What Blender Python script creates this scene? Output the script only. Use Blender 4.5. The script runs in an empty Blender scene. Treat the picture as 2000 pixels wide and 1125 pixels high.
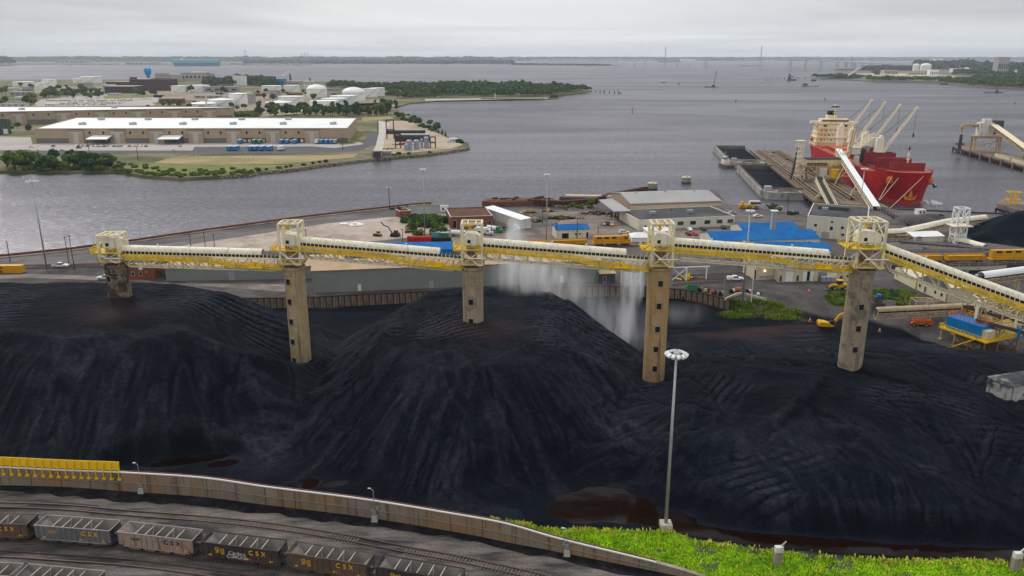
import bpy,math,random
import numpy as np
from mathutils import Vector,Matrix
R=math.radians
random.seed(7);rng=np.random.default_rng(11)
sc=bpy.context.scene
COL=sc.collection
#camera and measuring helpers
CAMZ,F,PIT=80.0,1535.0,R(16.4)
CP,SP=math.cos(PIT),math.sin(PIT)
def _dir(px,py):
 dx=(px-1000)/F;dy=-(py-562.5)/F
 return dx,CP+dy*SP,-SP+dy*CP
def P(px,py,z=0.0):
 d=_dir(px,py);t=(z-CAMZ)/d[2]
 return Vector((d[0]*t,d[1]*t,z))
def Q(px,py,Y):
 d=_dir(px,py);t=Y/d[1]
 return Vector((d[0]*t,Y,CAMZ+d[2]*t))
cam=bpy.data.cameras.new('camera');co=bpy.data.objects.new('camera',cam);COL.objects.link(co)
co.location=(0,0,CAMZ);co.rotation_euler=(math.pi/2-PIT,0,0)
cam.sensor_width=36;cam.lens=F/2000*36;cam.clip_end=150000;cam.clip_start=1
sc.camera=co
vs=sc.view_settings;vs.view_transform='Standard';vs.look='None';vs.exposure=0;vs.gamma=1
sc.cycles.max_bounces=6;sc.cycles.diffuse_bounces=2;sc.cycles.glossy_bounces=3
sc.cycles.volume_bounces=2;sc.cycles.volume_step_rate=1;sc.cycles.use_denoising=True
sc.cycles.transparent_max_bounces=12;sc.cycles.sample_clamp_indirect=4
#noise
def _h(ix,iy,seed):
 n=(ix.astype(np.int64)*374761393+iy.astype(np.int64)*668265263+seed*1442695041)&0xffffffff
 n=((n^(n>>13))*1274126177)&0xffffffff
 return((n^(n>>16))&0xffff)/65535.0
def noise(x,y,seed=0):
 x=np.asarray(x,float);y=np.asarray(y,float)
 ix=np.floor(x);iy=np.floor(y);fx=x-ix;fy=y-iy
 fx=fx*fx*(3-2*fx);fy=fy*fy*(3-2*fy)
 a=_h(ix,iy,seed);b=_h(ix+1,iy,seed);c=_h(ix,iy+1,seed);d=_h(ix+1,iy+1,seed)
 return(a*(1-fx)+b*fx)*(1-fy)+(c*(1-fx)+d*fx)*fy*1.0
def fbm(x,y,seed=0,o=4,g=.5):
 s=0;a=1;t=0
 for i in range(o):
  s=s+a*noise(x*2**i+i*17.3,y*2**i-i*9.1,seed+i);t+=a;a*=g
 return s/t*2-1
def sstep(a,b,x):
 t=np.clip((x-a)/(b-a),0,1);return t*t*(3-2*t)
#tagging and meshes
def tag(o,label=None,cat=None,group=None,kind=None):
 if label:o['label']=label
 if cat:o['category']=cat
 if group:o['group']=group
 if kind:o['kind']=kind
 return o
def thing(name,label,cat,loc=(0,0,0),rz=0,group=None):
 o=bpy.data.objects.new(name,None);COL.objects.link(o)
 o.location=loc;o.rotation_euler=(0,0,rz);o.empty_display_size=.1
 return tag(o,label,cat,group)
class MB:
 def __init__(s):s.v=[];s.f=[]
 def add(s,vs,fs):
  n=len(s.v);s.v+=[tuple(v)for v in vs];s.f+=[tuple(i+n for i in f)for f in fs];return s
 def box(s,c,d,rz=0,tilt=None,taper=1):
  x,y,z=d[0]/2,d[1]/2,d[2]/2;pts=[]
  for sz in(-1,1):
   t=taper if sz>0 else 1
   for sx,sy in((-1,-1),(1,-1),(1,1),(-1,1)):pts.append(Vector((sx*x*t,sy*y*t,sz*z)))
  if tilt is not None:
   m=Matrix.Rotation(tilt[1],3,tilt[0]);pts=[m@p for p in pts]
  if rz:
   m=Matrix.Rotation(rz,3,'Z');pts=[m@p for p in pts]
  return s.add([p+Vector(c)for p in pts],[(3,2,1,0),(4,5,6,7),(0,1,5,4),(1,2,6,5),(2,3,7,6),(3,0,4,7)])
 def bx(s,x0,x1,y0,y1,z0,z1):return s.box(((x0+x1)/2,(y0+y1)/2,(z0+z1)/2),(x1-x0,y1-y0,z1-z0))
 def bar(s,a,b,w,h=None):
  a=Vector(a);b=Vector(b);d=b-a
  if d.length<1e-6:return s
  h=h or w;d.normalize()
  u=d.cross(Vector((0,0,1)))
  u=u.normalized()if u.length>1e-3 else Vector((1,0,0))
  v=u.cross(d).normalized();pts=[]
  for q in(a,b):
   for i,j in((-1,-1),(1,-1),(1,1),(-1,1)):pts.append(q+u*(w/2*i)+v*(h/2*j))
  return s.add(pts,[(3,2,1,0),(4,5,6,7),(0,1,5,4),(1,2,6,5),(2,3,7,6),(3,0,4,7)])
 def tube(s,a,b,r0,r1=None,n=8):
  a=Vector(a);b=Vector(b);r1=r0 if r1 is None else r1;d=(b-a).normalized()
  u=d.orthogonal().normalized();v=d.cross(u);pts=[]
  for q,r in((a,r0),(b,r1)):
   for i in range(n):
    t=2*math.pi*i/n;pts.append(q+u*(r*math.cos(t))+v*(r*math.sin(t)))
  return s.add(pts,[tuple(range(n))[::-1],tuple(range(n,2*n))]+[(i,(i+1)%n,n+(i+1)%n,n+i)for i in range(n)])
 def path(s,pts,w,h=None):
  for a,b in zip(pts[:-1],pts[1:]):s.bar(a,b,w,h)
  return s
 def prism(s,poly,z0,z1):
  n=len(poly);ar=sum(poly[i][0]*poly[(i+1)%n][1]-poly[(i+1)%n][0]*poly[i][1]for i in range(n))
  if ar<0:poly=poly[::-1]
  return s.add([(p[0],p[1],z0)for p in poly]+[(p[0],p[1],z1)for p in poly],[tuple(range(n))[::-1],tuple(range(n,2*n))]+[(i,(i+1)%n,n+(i+1)%n,n+i)for i in range(n)])
 def sheet(s,poly,z):
  n=len(poly);ar=sum(poly[i][0]*poly[(i+1)%n][1]-poly[(i+1)%n][0]*poly[i][1]for i in range(n))
  if ar<0:poly=poly[::-1]
  return s.add([(p[0],p[1],z)for p in poly],[tuple(range(n))])
 def lathe(s,prof,n=20,c=(0,0,0)):
  pts=[]
  for r,z in prof:
   for i in range(n):
    t=2*math.pi*i/n;pts.append((c[0]+r*math.cos(t),c[1]+r*math.sin(t),c[2]+z))
  m=len(prof);fs=[tuple(range(n))[::-1],tuple(range((m-1)*n,m*n))]
  for j in range(m-1):
   fs+=[(j*n+i,j*n+(i+1)%n,(j+1)*n+(i+1)%n,(j+1)*n+i)for i in range(n)]
  return s.add(pts,fs)
 def arch(s,a,b,r,n=8,thick=.08,skirt=0,t0=0,t1=math.pi):
  "half barrel shell from a to b"
  a=Vector(a);b=Vector(b);d=(b-a);d.z=0;d.normalize();u=Vector((-d.y,d.x,0));pts=[]
  prof=[]
  if skirt:prof.append((r,-skirt))
  for i in range(n+1):
   t=t0+(t1-t0)*i/n;prof.append((r*math.cos(t),r*math.sin(t)))
  if skirt:prof.append((-r,-skirt))
  k=(r-thick)/r
  prof2=[(x*k,(y*k if y>0 else y))for x,y in prof[::-1]]
  pr=prof+prof2;m=len(pr)
  for q in(a,b):pts+=[q+u*x+Vector((0,0,y))for x,y in pr]
  nn=len(prof);fs=[(i,m+i,m+(i+1)%m,(i+1)%m)for i in range(m)]
  for i in range(nn-1):fs+=[(i,i+1,m-2-i,m-1-i),(m+m-1-i,m+m-2-i,m+i+1,m+i)]
  return s.add(pts,fs)
 def build(s,name,mat,parent=None,loc=None,rz=0,smooth=False):
  me=bpy.data.meshes.new(name);me.from_pydata(s.v,[],s.f)
  me.materials.append(M[mat]if isinstance(mat,str)else mat)
  if smooth:me.polygons.foreach_set('use_smooth',[True]*len(me.polygons))
  o=bpy.data.objects.new(name,me);COL.objects.link(o)
  if parent:o.parent=parent
  if loc is not None:o.location=loc
  if rz:o.rotation_euler=(0,0,rz)
  return o
def children(o):return list(o.children)
def dup(o,loc=None,rz=None,label=None,scale=None,group=None,parent=None,name=None):
 c=o.copy();COL.objects.link(c)
 if parent:c.parent=parent
 if loc is not None:c.location=loc
 if rz is not None:c.rotation_euler=(0,0,rz)
 if scale is not None:c.scale=(scale,)*3 if not hasattr(scale,'__len__')else scale
 if label:c['label']=label
 if group:c['group']=group
 for ch in children(o):dup(ch,parent=c)
 return c
def recolor(o,frm,to):
 "give copied parts their own colour"
 for ch in[o]+[c for c in o.children_recursive]:
  if ch.type=='MESH' and ch.data.materials and ch.data.materials[0]==M[frm]:
   ch.data=ch.data.copy();ch.data.materials[0]=M[to]
#materials
M={}
def mat(name,col,rough=.7,var=.25,scale=.5,bump=0,bscale=None,metal=0,streak=0,col2=None,spec=.22,emit=0):
 """noise-varied surface: col darkened / lightened by var; col2 = patches of second colour; streak = vertical weather streaks"""
 m=bpy.data.materials.new(name);m.use_nodes=True;nt=m.node_tree;N=nt.nodes;L=nt.links
 b=N['Principled BSDF'];b.inputs['Roughness'].default_value=rough;b.inputs['Metallic'].default_value=metal
 b.inputs['Specular IOR Level'].default_value=spec
 tc=N.new('ShaderNodeTexCoord')
 no=N.new('ShaderNodeTexNoise');no.inputs['Scale'].default_value=scale;no.inputs['Detail'].default_value=6;no.inputs['Roughness'].default_value=.65
 L.new(tc.outputs['Object'],no.inputs['Vector'])
 cr=N.new('ShaderNodeValToRGB');c=Vector(col[:3])
 d=c*(1-var);h=Vector([min(1,x)for x in c*(1+var)])
 cr.color_ramp.elements[0].position=.32;cr.color_ramp.elements[1].position=.68
 cr.color_ramp.elements[0].color=(*d,1);cr.color_ramp.elements[1].color=(*h,1)
 L.new(no.outputs['Fac'],cr.inputs['Fac']);out=cr.outputs['Color']
 if col2 is not None:
  n2=N.new('ShaderNodeTexNoise');n2.inputs['Scale'].default_value=scale*.37;n2.inputs['Detail'].default_value=8;n2.inputs['Roughness'].default_value=.7
  L.new(tc.outputs['Object'],n2.inputs['Vector'])
  r2=N.new('ShaderNodeValToRGB');r2.color_ramp.elements[0].position=.5;r2.color_ramp.elements[1].position=.62
  L.new(n2.outputs['Fac'],r2.inputs['Fac'])
  mx=N.new('ShaderNodeMixRGB');mx.inputs['Color2'].default_value=(*col2,1)
  L.new(r2.outputs['Color'],mx.inputs['Fac']);L.new(out,mx.inputs['Color1']);out=mx.outputs['Color']
 if streak:
  mp=N.new('ShaderNodeMapping');mp.inputs['Scale'].default_value=(1.6,1.6,.12);L.new(tc.outputs['Object'],mp.inputs['Vector'])
  n3=N.new('ShaderNodeTexNoise');n3.inputs['Scale'].default_value=1.0;n3.inputs['Detail'].default_value=5
  L.new(mp.outputs['Vector'],n3.inputs['Vector'])
  r3=N.new('ShaderNodeValToRGB');r3.color_ramp.elements[0].position=.52;r3.color_ramp.elements[1].position=.72
  L.new(n3.outputs['Fac'],r3.inputs['Fac'])
  mu=N.new('ShaderNodeMath');mu.operation='MULTIPLY';mu.inputs[1].default_value=streak;L.new(r3.outputs['Color'],mu.inputs[0])
  mx=N.new('ShaderNodeMixRGB');mx.inputs['Color2'].default_value=(.07,.045,.03,1)
  L.new(mu.outputs[0],mx.inputs['Fac']);L.new(out,mx.inputs['Color1']);out=mx.outputs['Color']
 L.new(out,b.inputs['Base Color'])
 if bump:
  nb=N.new('ShaderNodeTexNoise');nb.inputs['Scale'].default_value=bscale or scale*6;nb.inputs['Detail'].default_value=6
  L.new(tc.outputs['Object'],nb.inputs['Vector'])
  bp=N.new('ShaderNodeBump');bp.inputs['Strength'].default_value=bump;bp.inputs['Distance'].default_value=.3
  L.new(nb.outputs['Fac'],bp.inputs['Height']);L.new(bp.outputs['Normal'],b.inputs['Normal'])
 if emit:
  b.inputs['Emission Color'].default_value=(*col[:3],1);b.inputs['Emission Strength'].default_value=emit
 M[name]=m;return m
def ridged(name,axis='X',freq=2.0,strength=.5):
 "corrugated cladding added to an existing material"
 nt=M[name].node_tree;N=nt.nodes;L=nt.links
 tc=N.new('ShaderNodeTexCoord');w=N.new('ShaderNodeTexWave');w.bands_direction=axis;w.inputs['Scale'].default_value=freq
 L.new(tc.outputs['Object'],w.inputs['Vector'])
 bp=N.new('ShaderNodeBump');bp.inputs['Strength'].default_value=strength;bp.inputs['Distance'].default_value=.1
 L.new(w.outputs['Fac'],bp.inputs['Height']);L.new(bp.outputs['Normal'],N['Principled BSDF'].inputs['Normal'])
 b=N['Principled BSDF'];src=b.inputs['Base Color'].links[0].from_socket
 mx=N.new('ShaderNodeMixRGB');mx.blend_type='MULTIPLY';mx.inputs['Fac'].default_value=.3
 L.new(src,mx.inputs['Color1']);L.new(w.outputs['Color'],mx.inputs['Color2']);L.new(mx.outputs['Color'],b.inputs['Base Color'])
mat('cream',(.84,.75,.52),.55,.12,.8,streak=.35)
mat('cream_roof',(.86,.80,.62),.5,.10,.35,streak=.35)
mat('tan_steel',(.50,.38,.22),.6,.25,1.2,col2=(.25,.13,.07))
mat('yellow',(.86,.56,.01),.5,.18,.8,col2=(.60,.38,.03))
mat('bright_yellow',(.80,.50,.01),.5,.08,.5)
mat('galv',(.42,.43,.43),.45,.12,1,metal=.5)
mat('white',(.78,.78,.76),.5,.06,.5)
mat('white_dirty',(.68,.66,.61),.6,.15,.3,streak=.4)
mat('dark',(.012,.012,.013),.6,.2,1)
mat('rubber',(.02,.02,.02),.8,.2,1)
mat('glass',(.02,.028,.035),.12,.2,1,spec=.8)
mat('concrete',(.32,.28,.22),.85,.22,.35,bump=.15,streak=.5)
mat('concrete_pale',(.46,.42,.36),.85,.2,.35,bump=.1,streak=.3)
mat('rust',(.16,.065,.035),.85,.35,.6,bump=.2)
mat('rust_dark',(.07,.035,.025),.85,.35,.8)
mat('steel_dark',(.07,.07,.075),.6,.3,1)
mat('wood_pole',(.06,.045,.035),.85,.25,1)
mat('black_roof',(.055,.055,.06),.8,.3,.12,col2=(.09,.09,.09))
mat('brick',(.23,.075,.045),.85,.2,.8,bump=.1)
mat('brick_roof',(.11,.045,.025),.85,.35,.2)
mat('blue_paint',(.004,.20,.50),.7,.12,.3,spec=.1,streak=.2)
mat('blue_roof',(.010,.15,.46),.75,.22,.35,spec=.08,col2=(.03,.18,.42));ridged('blue_roof','X',1.2,.4)
mat('grey_clad',(.30,.32,.29),.55,.06,.15,streak=.1);ridged('grey_clad','X',1.0,.5)
mat('peach_roof',(.60,.42,.26),.7,.16,.12,col2=(.52,.33,.19));ridged('peach_roof','X',1.0,.3)
mat('grey_roof',(.42,.42,.40),.55,.08,.1);ridged('grey_roof','X',.8,.3)
mat('pink_clad',(.42,.30,.23),.7,.08,.1,streak=.1)
mat('beige_wall',(.62,.52,.36),.75,.08,.3,streak=.25)
mat('ivory_wall',(.68,.64,.52),.75,.08,.2,streak=.25)
mat('loco_yellow',(.62,.30,.01),.5,.15,.6)
mat('cat_yellow',(.70,.36,.01),.45,.12,.8)
mat('red',(.45,.02,.015),.4,.15,.5)
mat('orange',(.60,.12,.03),.5,.15,.6)
mat('green_paint',(.02,.22,.10),.5,.15,.6)
mat('teal',(.05,.35,.38),.6,.1,.02)
mat('silver',(.30,.33,.40),.5,.1,.3)
mat('hull_red',(.38,.004,.014),.6,.2,.05,streak=.35)
mat('hull_low',(.42,.035,.045),.5,.14,.05)
mat('hatch_red',(.26,.03,.035),.6,.2,.3,col2=(.33,.05,.045))
mat('deck_orange',(.50,.13,.06),.65,.2,.1)
mat('crane_cream',(.88,.80,.62),.5,.07,.2,streak=.2)
mat('super_cream',(.86,.72,.50),.55,.07,.1,streak=.12,col2=(.80,.56,.30))
mat('anchor_orange',(.62,.24,.02),.7,.2,.3)
mat('tank_white',(.88,.87,.84),.55,.06,.05,streak=.12)
mat('tank_grey',(.38,.36,.33),.7,.25,.1,streak=.5)
mat('wh_roof',(.87,.87,.86),.5,.05,.06)
mat('wh_wall',(.42,.32,.23),.8,.08,.1)
mat('wh_low',(.17,.16,.15),.8,.1,.1)
mat('asphalt',(.06,.06,.062),.85,.25,.1)
mat('road_grey',(.20,.19,.19),.85,.2,.1,col2=(.14,.13,.13))
mat('bark',(.09,.06,.04),.9,.3,1)
mat('leaf_a',(.05,.105,.025),.8,.5,.25);mat('leaf_b',(.11,.17,.03),.8,.5,.3);mat('leaf_c',(.032,.075,.03),.8,.45,.25)
mat('leaf_blue',(.05,.075,.06),.85,.35,.02)
mat('weed',(.38,.64,.010),.7,.3,.5,col2=(.17,.40,.01));mat('weed_yellow',(.50,.48,.05),.7,.3,.6)
mat('belt',(.018,.018,.02),.7,.3,.6)
mat('rail',(.12,.07,.05),.5,.3,2)
mat('tie',(.13,.11,.10),.9,.35,1.5)
mat('lamp_white',(.8,.8,.8),.4,.05,1)
mat('teal_dark',(.03,.12,.11),.6,.15,.5);mat('tan_roof',(.47,.36,.22),.6,.15,.5,streak=.3);mat('orange_rust',(.38,.15,.05),.8,.3,.8);mat('bunker',(.42,.41,.38),.85,.3,.5,streak=1.0,col2=(.06,.06,.065));mat('coal_slab',(.06,.065,.07),.8,.4,.6,col2=(.3,.3,.29))
mat('lit',(1,.6,.25),.4,.05,1,emit=14)
#daylight under cloud
SUN_EL,SUN_AZ=R(42),R(-38)
w=bpy.data.worlds.new('World');sc.world=w;w.use_nodes=True
nt=w.node_tree;N=nt.nodes;L=nt.links;bg=N['Background']
sky=N.new('ShaderNodeTexSky');sky.sky_type='NISHITA';sky.sun_disc=False
sky.sun_elevation=SUN_EL;sky.sun_rotation=SUN_AZ;sky.dust_density=4;sky.air_density=1.5
tc=N.new('ShaderNodeTexCoord');sx=N.new('ShaderNodeSeparateXYZ');L.new(tc.outputs['Generated'],sx.inputs[0])
def vmath(op,a,b=None):
 n=N.new('ShaderNodeMath');n.operation=op
 for i,q in enumerate((a,b)):
  if q is None:continue
  if isinstance(q,(int,float)):n.inputs[i].default_value=q
  else:L.new(q,n.inputs[i])
 return n.outputs[0]
zz=vmath('MAXIMUM',vmath('ADD',sx.outputs['Z'],.035),.01)
cx=vmath('DIVIDE',sx.outputs['X'],zz);cy=vmath('DIVIDE',sx.outputs['Y'],zz)
cb=N.new('ShaderNodeCombineXYZ');L.new(cx,cb.inputs[0]);L.new(cy,cb.inputs[1])
cn=N.new('ShaderNodeTexNoise');cn.inputs['Scale'].default_value=.16;cn.inputs['Detail'].default_value=5;cn.inputs['Roughness'].default_value=.5;cn.inputs['Distortion'].default_value=.6
L.new(cb.outputs[0],cn.inputs['Vector'])
elev=N.new('ShaderNodeValToRGB');e=elev.color_ramp.elements
e[0].position=0;e[0].color=(.74,.77,.795,1);e[1].position=1;e[1].color=(1.12,1.13,1.16,1)
for p_,c_ in((.012,(.77,.78,.79)),(.045,(.70,.705,.705)),(.10,(.62,.625,.63)),(.3,(.72,.73,.75))):
 q=e.new(p_);q.color=(*c_,1)
L.new(sx.outputs['Z'],elev.inputs['Fac'])
clr=N.new('ShaderNodeValToRGB');k=clr.color_ramp.elements
k[0].position=.33;k[0].color=(.76,.775,.81,1);k[1].position=.66;k[1].color=(1.10,1.095,1.085,1)
L.new(cn.outputs['Fac'],clr.inputs['Fac'])
mul=N.new('ShaderNodeMixRGB');mul.blend_type='MULTIPLY';mul.inputs['Fac'].default_value=1
L.new(elev.outputs['Color'],mul.inputs['Color1']);L.new(clr.outputs['Color'],mul.inputs['Color2'])
GA,GE=R(2),R(16)
sd=(math.sin(GA)*math.cos(GE),math.cos(GA)*math.cos(GE),math.sin(GE))
dt=N.new('ShaderNodeVectorMath');dt.operation='DOT_PRODUCT';L.new(tc.outputs['Generated'],dt.inputs[0]);dt.inputs[1].default_value=sd
gl=vmath('POWER',vmath('MAXIMUM',dt.outputs['Value'],0),12)
gcol=N.new('ShaderNodeMixRGB');gcol.blend_type='ADD';gcol.inputs['Color2'].default_value=(.34,.33,.335,1)
L.new(gl,gcol.inputs['Fac']);L.new(mul.outputs['Color'],gcol.inputs['Color1'])
nm=N.new('ShaderNodeMixRGB');nm.blend_type='MULTIPLY';nm.inputs['Fac'].default_value=1;nm.inputs['Color2'].default_value=(.05,.05,.05,1)
L.new(sky.outputs['Color'],nm.inputs['Color1'])
fin=N.new('ShaderNodeMixRGB');fin.inputs['Fac'].default_value=.93
L.new(nm.outputs['Color'],fin.inputs['Color1']);L.new(gcol.outputs['Color'],fin.inputs['Color2'])
L.new(fin.outputs['Color'],bg.inputs['Color']);bg.inputs['Strength'].default_value=1.0
sun=bpy.data.lights.new('sun','SUN');sun.energy=1.5;sun.angle=R(10);sun.color=(1,.96,.9)
so=bpy.data.objects.new('sun',sun);COL.objects.link(so)
so.rotation_euler=(math.pi/2-SUN_EL,0,math.pi-SUN_AZ)
#harbour water
def water_mat(name,base,f0,f1,rough,bstr=.5,scale=1.0):
 """choppy water: the mean slope of the waves keeps the grazing reflection well below a mirror's"""
 m=bpy.data.materials.new(name);m.use_nodes=True;nt=m.node_tree;N=nt.nodes;L=nt.links
 for q in list(N):
  if q.type=='BSDF_PRINCIPLED':N.remove(q)
 out=N['Material Output'];tc=N.new('ShaderNodeTexCoord')
 def tex(sc_,rot,det,ro,dist=0):
  mp=N.new('ShaderNodeMapping');mp.inputs['Scale'].default_value=sc_;mp.inputs['Rotation'].default_value=(0,0,rot);L.new(tc.outputs['Object'],mp.inputs['Vector'])
  n=N.new('ShaderNodeTexNoise');n.inputs['Scale'].default_value=1.0;n.inputs['Detail'].default_value=det;n.inputs['Roughness'].default_value=ro;n.inputs['Distortion'].default_value=dist
  L.new(mp.outputs[0],n.inputs['Vector']);return n.outputs['Fac']
 def mr(src,a,b,c,d):
  r=N.new('ShaderNodeMapRange');L.new(src,r.inputs['Value'])
  for i,v in zip(('From Min','From Max','To Min','To Max'),(a,b,c,d)):r.inputs[i].default_value=v
  return r.outputs[0]
 def ma(op,a,b):
  n=N.new('ShaderNodeMath');n.operation=op
  for i,q in enumerate((a,b)):
   if isinstance(q,(int,float)):n.inputs[i].default_value=q
   else:L.new(q,n.inputs[i])
  return n.outputs[0]
 rip=tex((.30*scale,.42*scale,1),.25,6,.7)
 chop=tex((.05*scale,.11*scale,1),.1,5,.65,.5)
 band=tex((.0012,.0045,1),-.12,6,.55,1.5)
 bandf=mr(band,.36,.64,-.5,.5)
 fac=ma('ADD',mr(rip,.32,.68,f0*.62,f0*1.38),ma('MULTIPLY',bandf,-.6*f0))
 fac=ma('ADD',fac,mr(chop,.3,.7,-.02,.02))
 lw=N.new('ShaderNodeLayerWeight');lw.inputs['Blend'].default_value=.5
 fac=ma('ADD',fac,ma('MULTIPLY',ma('POWER',lw.outputs['Facing'],6),f1-f0))
 gl=N.new('ShaderNodeBsdfGlossy');gl.inputs['Roughness'].default_value=rough;gl.inputs['Color'].default_value=(.97,.95,1,1)
 df=N.new('ShaderNodeBsdfDiffuse');df.inputs['Color'].default_value=(*base,1)
 bp=N.new('ShaderNodeBump');bp.inputs['Distance'].default_value=.6;bp.inputs['Strength'].default_value=bstr
 L.new(rip,bp.inputs['Height']);L.new(bp.outputs['Normal'],gl.inputs['Normal'])
 mx=N.new('ShaderNodeMixShader');L.new(ma('MAXIMUM',fac,.01),mx.inputs['Fac']);L.new(df.outputs[0],mx.inputs[1]);L.new(gl.outputs[0],mx.inputs[2])
 L.new(mx.outputs[0],out.inputs['Surface']);M[name]=m
water_mat('harbour',(.045,.046,.053),.225,.30,.24,.6)
mb=MB();n=48
ring=[(0,0,0)]
mb.add([(60000*math.cos(2*math.pi*i/n),60000*math.sin(2*math.pi*i/n),0)for i in range(n)],[tuple(range(n))])
tag(mb.build('water','harbour',loc=(0,0,-1)),kind='structure')
#coal yard terrain
TW=[(226,515,187,5.4),(574,520,185,5.0),(923,520,183,5.0),(1288,520,180,5.3),(1684,524,176,5.5)]
TWP=[Q(a,b,Y)for a,b,Y,d in TW]
GS=.36
gx=np.arange(-190,200,GS);gy=np.arange(90,300,GS)
X,Y=np.meshgrid(gx,gy)
def sdpoly(poly):
 "distance outside a closed polygon (0 inside) and the arc position of the nearest edge point"
 best=np.full(X.shape,1e9);arc=np.zeros(X.shape);ins=np.zeros(X.shape,bool);s0=0;n=len(poly)
 for i in range(n):
  a=poly[i];b=poly[(i+1)%n];ex,ey=b[0]-a[0],b[1]-a[1];l=math.hypot(ex,ey)
  t=np.clip(((X-a[0])*ex+(Y-a[1])*ey)/(l*l),0,1);d=np.hypot(X-a[0]-t*ex,Y-a[1]-t*ey)
  k=d<best;best=np.where(k,d,best)
  ang=np.arctan2(Y-a[1]-t*ey,X-a[0]-t*ex)
  arc=np.where(k,s0+t*l+ang*5,arc);s0+=l
  c=((a[1]>Y)!=(b[1]>Y))&(X<(b[0]-a[0])*(Y-a[1])/((b[1]-a[1])or 1e-9)+a[0]);ins^=c
 return np.where(ins,0,best),np.where(ins,best,0),arc
def pxpoly(l,z):return[tuple(P(a,b,z)[:2])for a,b in l]
STRK=[]
def pile(poly,z,slope,gul,seed,dome=0,rnd=4):
 d,di,arc=sdpoly(pxpoly(poly,z)if poly[0][0]>300 or poly[0][1]>300 else poly)
 dd=np.sqrt(d*d+rnd*rnd)-rnd
 g=fbm(arc*.28,d*.03,seed,4)*gul+fbm(arc*.9,d*.05,seed+9,3)*gul*.35
 wa=arc+fbm(X*.08,Y*.08,seed+2,3)*4
 for q_,am in((.22,1.0),(.55,.5)):g=g+sstep(.80,.99,1-np.abs(2*noise(wa*q_,d*.012*q_*4,seed+20)-1))*gul*am*.8*sstep(.52,.78,noise(wa*.05,d*.04,seed+3))
 STRK.append((fbm(wa*.5,d*.035,seed+5,4),d))
 return z-dd*slope-g*sstep(1,12,d)*(1.2-sstep(20,45,d))+dome*sstep(0,18,di)
wx=fbm(X*.02,Y*.02,5,3)*3
h0=.14+fbm(X*.06,Y*.06,3,5)*.32
h0+=.35*sstep(150,240,Y)
p1=pile([(-400,556),(60,553),(200,552),(330,556),(430,572),(478,600),(440,628),(330,648),(160,652),(-80,648),(-400,652)],20.5,.80,.7,21,dome=1.2,rnd=2.5)
p2=pile([(850,570),(900,562),(960,560),(1040,566),(1085,580),(1130,625),(1120,665),(1010,705),(930,722),(840,712),(775,690),(760,655),(790,605)],17,.72,1.0,33,dome=.8,rnd=1.6)
p3=pile([(1335,715),(1440,700),(1560,705),(1650,722),(1760,722),(1850,700),(1960,712),(2150,770),(2150,860),(1900,800),(1700,790),(1560,820),(1430,830),(1360,780)],8.8,.24,1.1,45,dome=.8,rnd=4)
p3b=pile([(1560,860),(1680,850),(1790,880),(1800,905),(1690,900),(1560,890)],6.5,.30,.9,61,rnd=6)
p3c=pile([(1340,800),(1370,860),(1350,920),(1330,860)],3.4,.3,.6,77,rnd=5)
def cone(px,py,z,r,s=.62,seed=1):
 c=P(px,py,z);d=np.hypot(X-c.x,Y-c.y);a=np.arctan2(Y-c.y,X-c.x)
 return z-np.maximum(0,np.sqrt(d*d+1)-1-r)*s+fbm(a*3,d*.2,seed,3)*.35
heaps=[cone(955,563,19.0,.6),cone(990,566,18.0,.5),cone(1070,573,17.6,.4,.8),cone(1105,588,16.8,.4,.8),cone(905,566,18.4,1),cone(850,574,17.8,1),cone(815,595,16,1.5),cone(480,592,17,1),cone(1600,720,9.2,1.5,.5),cone(1400,700,9.3,1.5,.4),cone(1850,700,9.6,2,.4),cone(1530,702,9.2,1,.45)]
def smax(a,b,k=1.6):
 h=np.clip(.5+.5*(a-b)/k,0,1);return b*(1-h)+a*h+k*h*(1-h)
tc_=[]
for i,dz in((0,22.3),(2,16.8)):
 t=TWP[i];d=np.hypot(X-t.x,Y-t.y);tc_.append(dz+2.0-d*.5)
t5=TWP[4];tc_.append(9.3-np.hypot(X-t5.x,Y-t5.y)*.45)
H=smax(p1,p2,1.2)
for q in heaps+tc_:H=smax(H,q,.5)
H=smax(H,smax(p3,smax(p3b,p3c,3),3),1.5)
t2=TWP[1];vd=np.hypot((X-t2.x)*1.0,(Y-t2.y)*.55);H=smax(H,5.8-vd*.30+fbm(X*.15,Y*.15,8,3)*.5,2)
t4=TWP[3];H=smax(H,1.6-np.hypot(X-t4.x,Y-t4.y)*.12,1)
for t_,z_ in((t2,7.4),(t4,2.6),(TWP[4],10.6)):H=smax(H,z_-np.hypot(X-t_.x-1,Y-t_.y-1)*.5,.6)
for t_,z_ in((t2,6.8),(t4,3.6)):
 d_=np.hypot(X-t_.x,Y-t_.y+1.5);H=-smax(-H,-(z_+np.maximum(0,d_-3.2)*.62),.8)
coalh=H
H=smax(H,h0,1.2)
on=sstep(.8,2.5,H-h0)
tr=np.zeros_like(H);trd=np.zeros_like(H)
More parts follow.
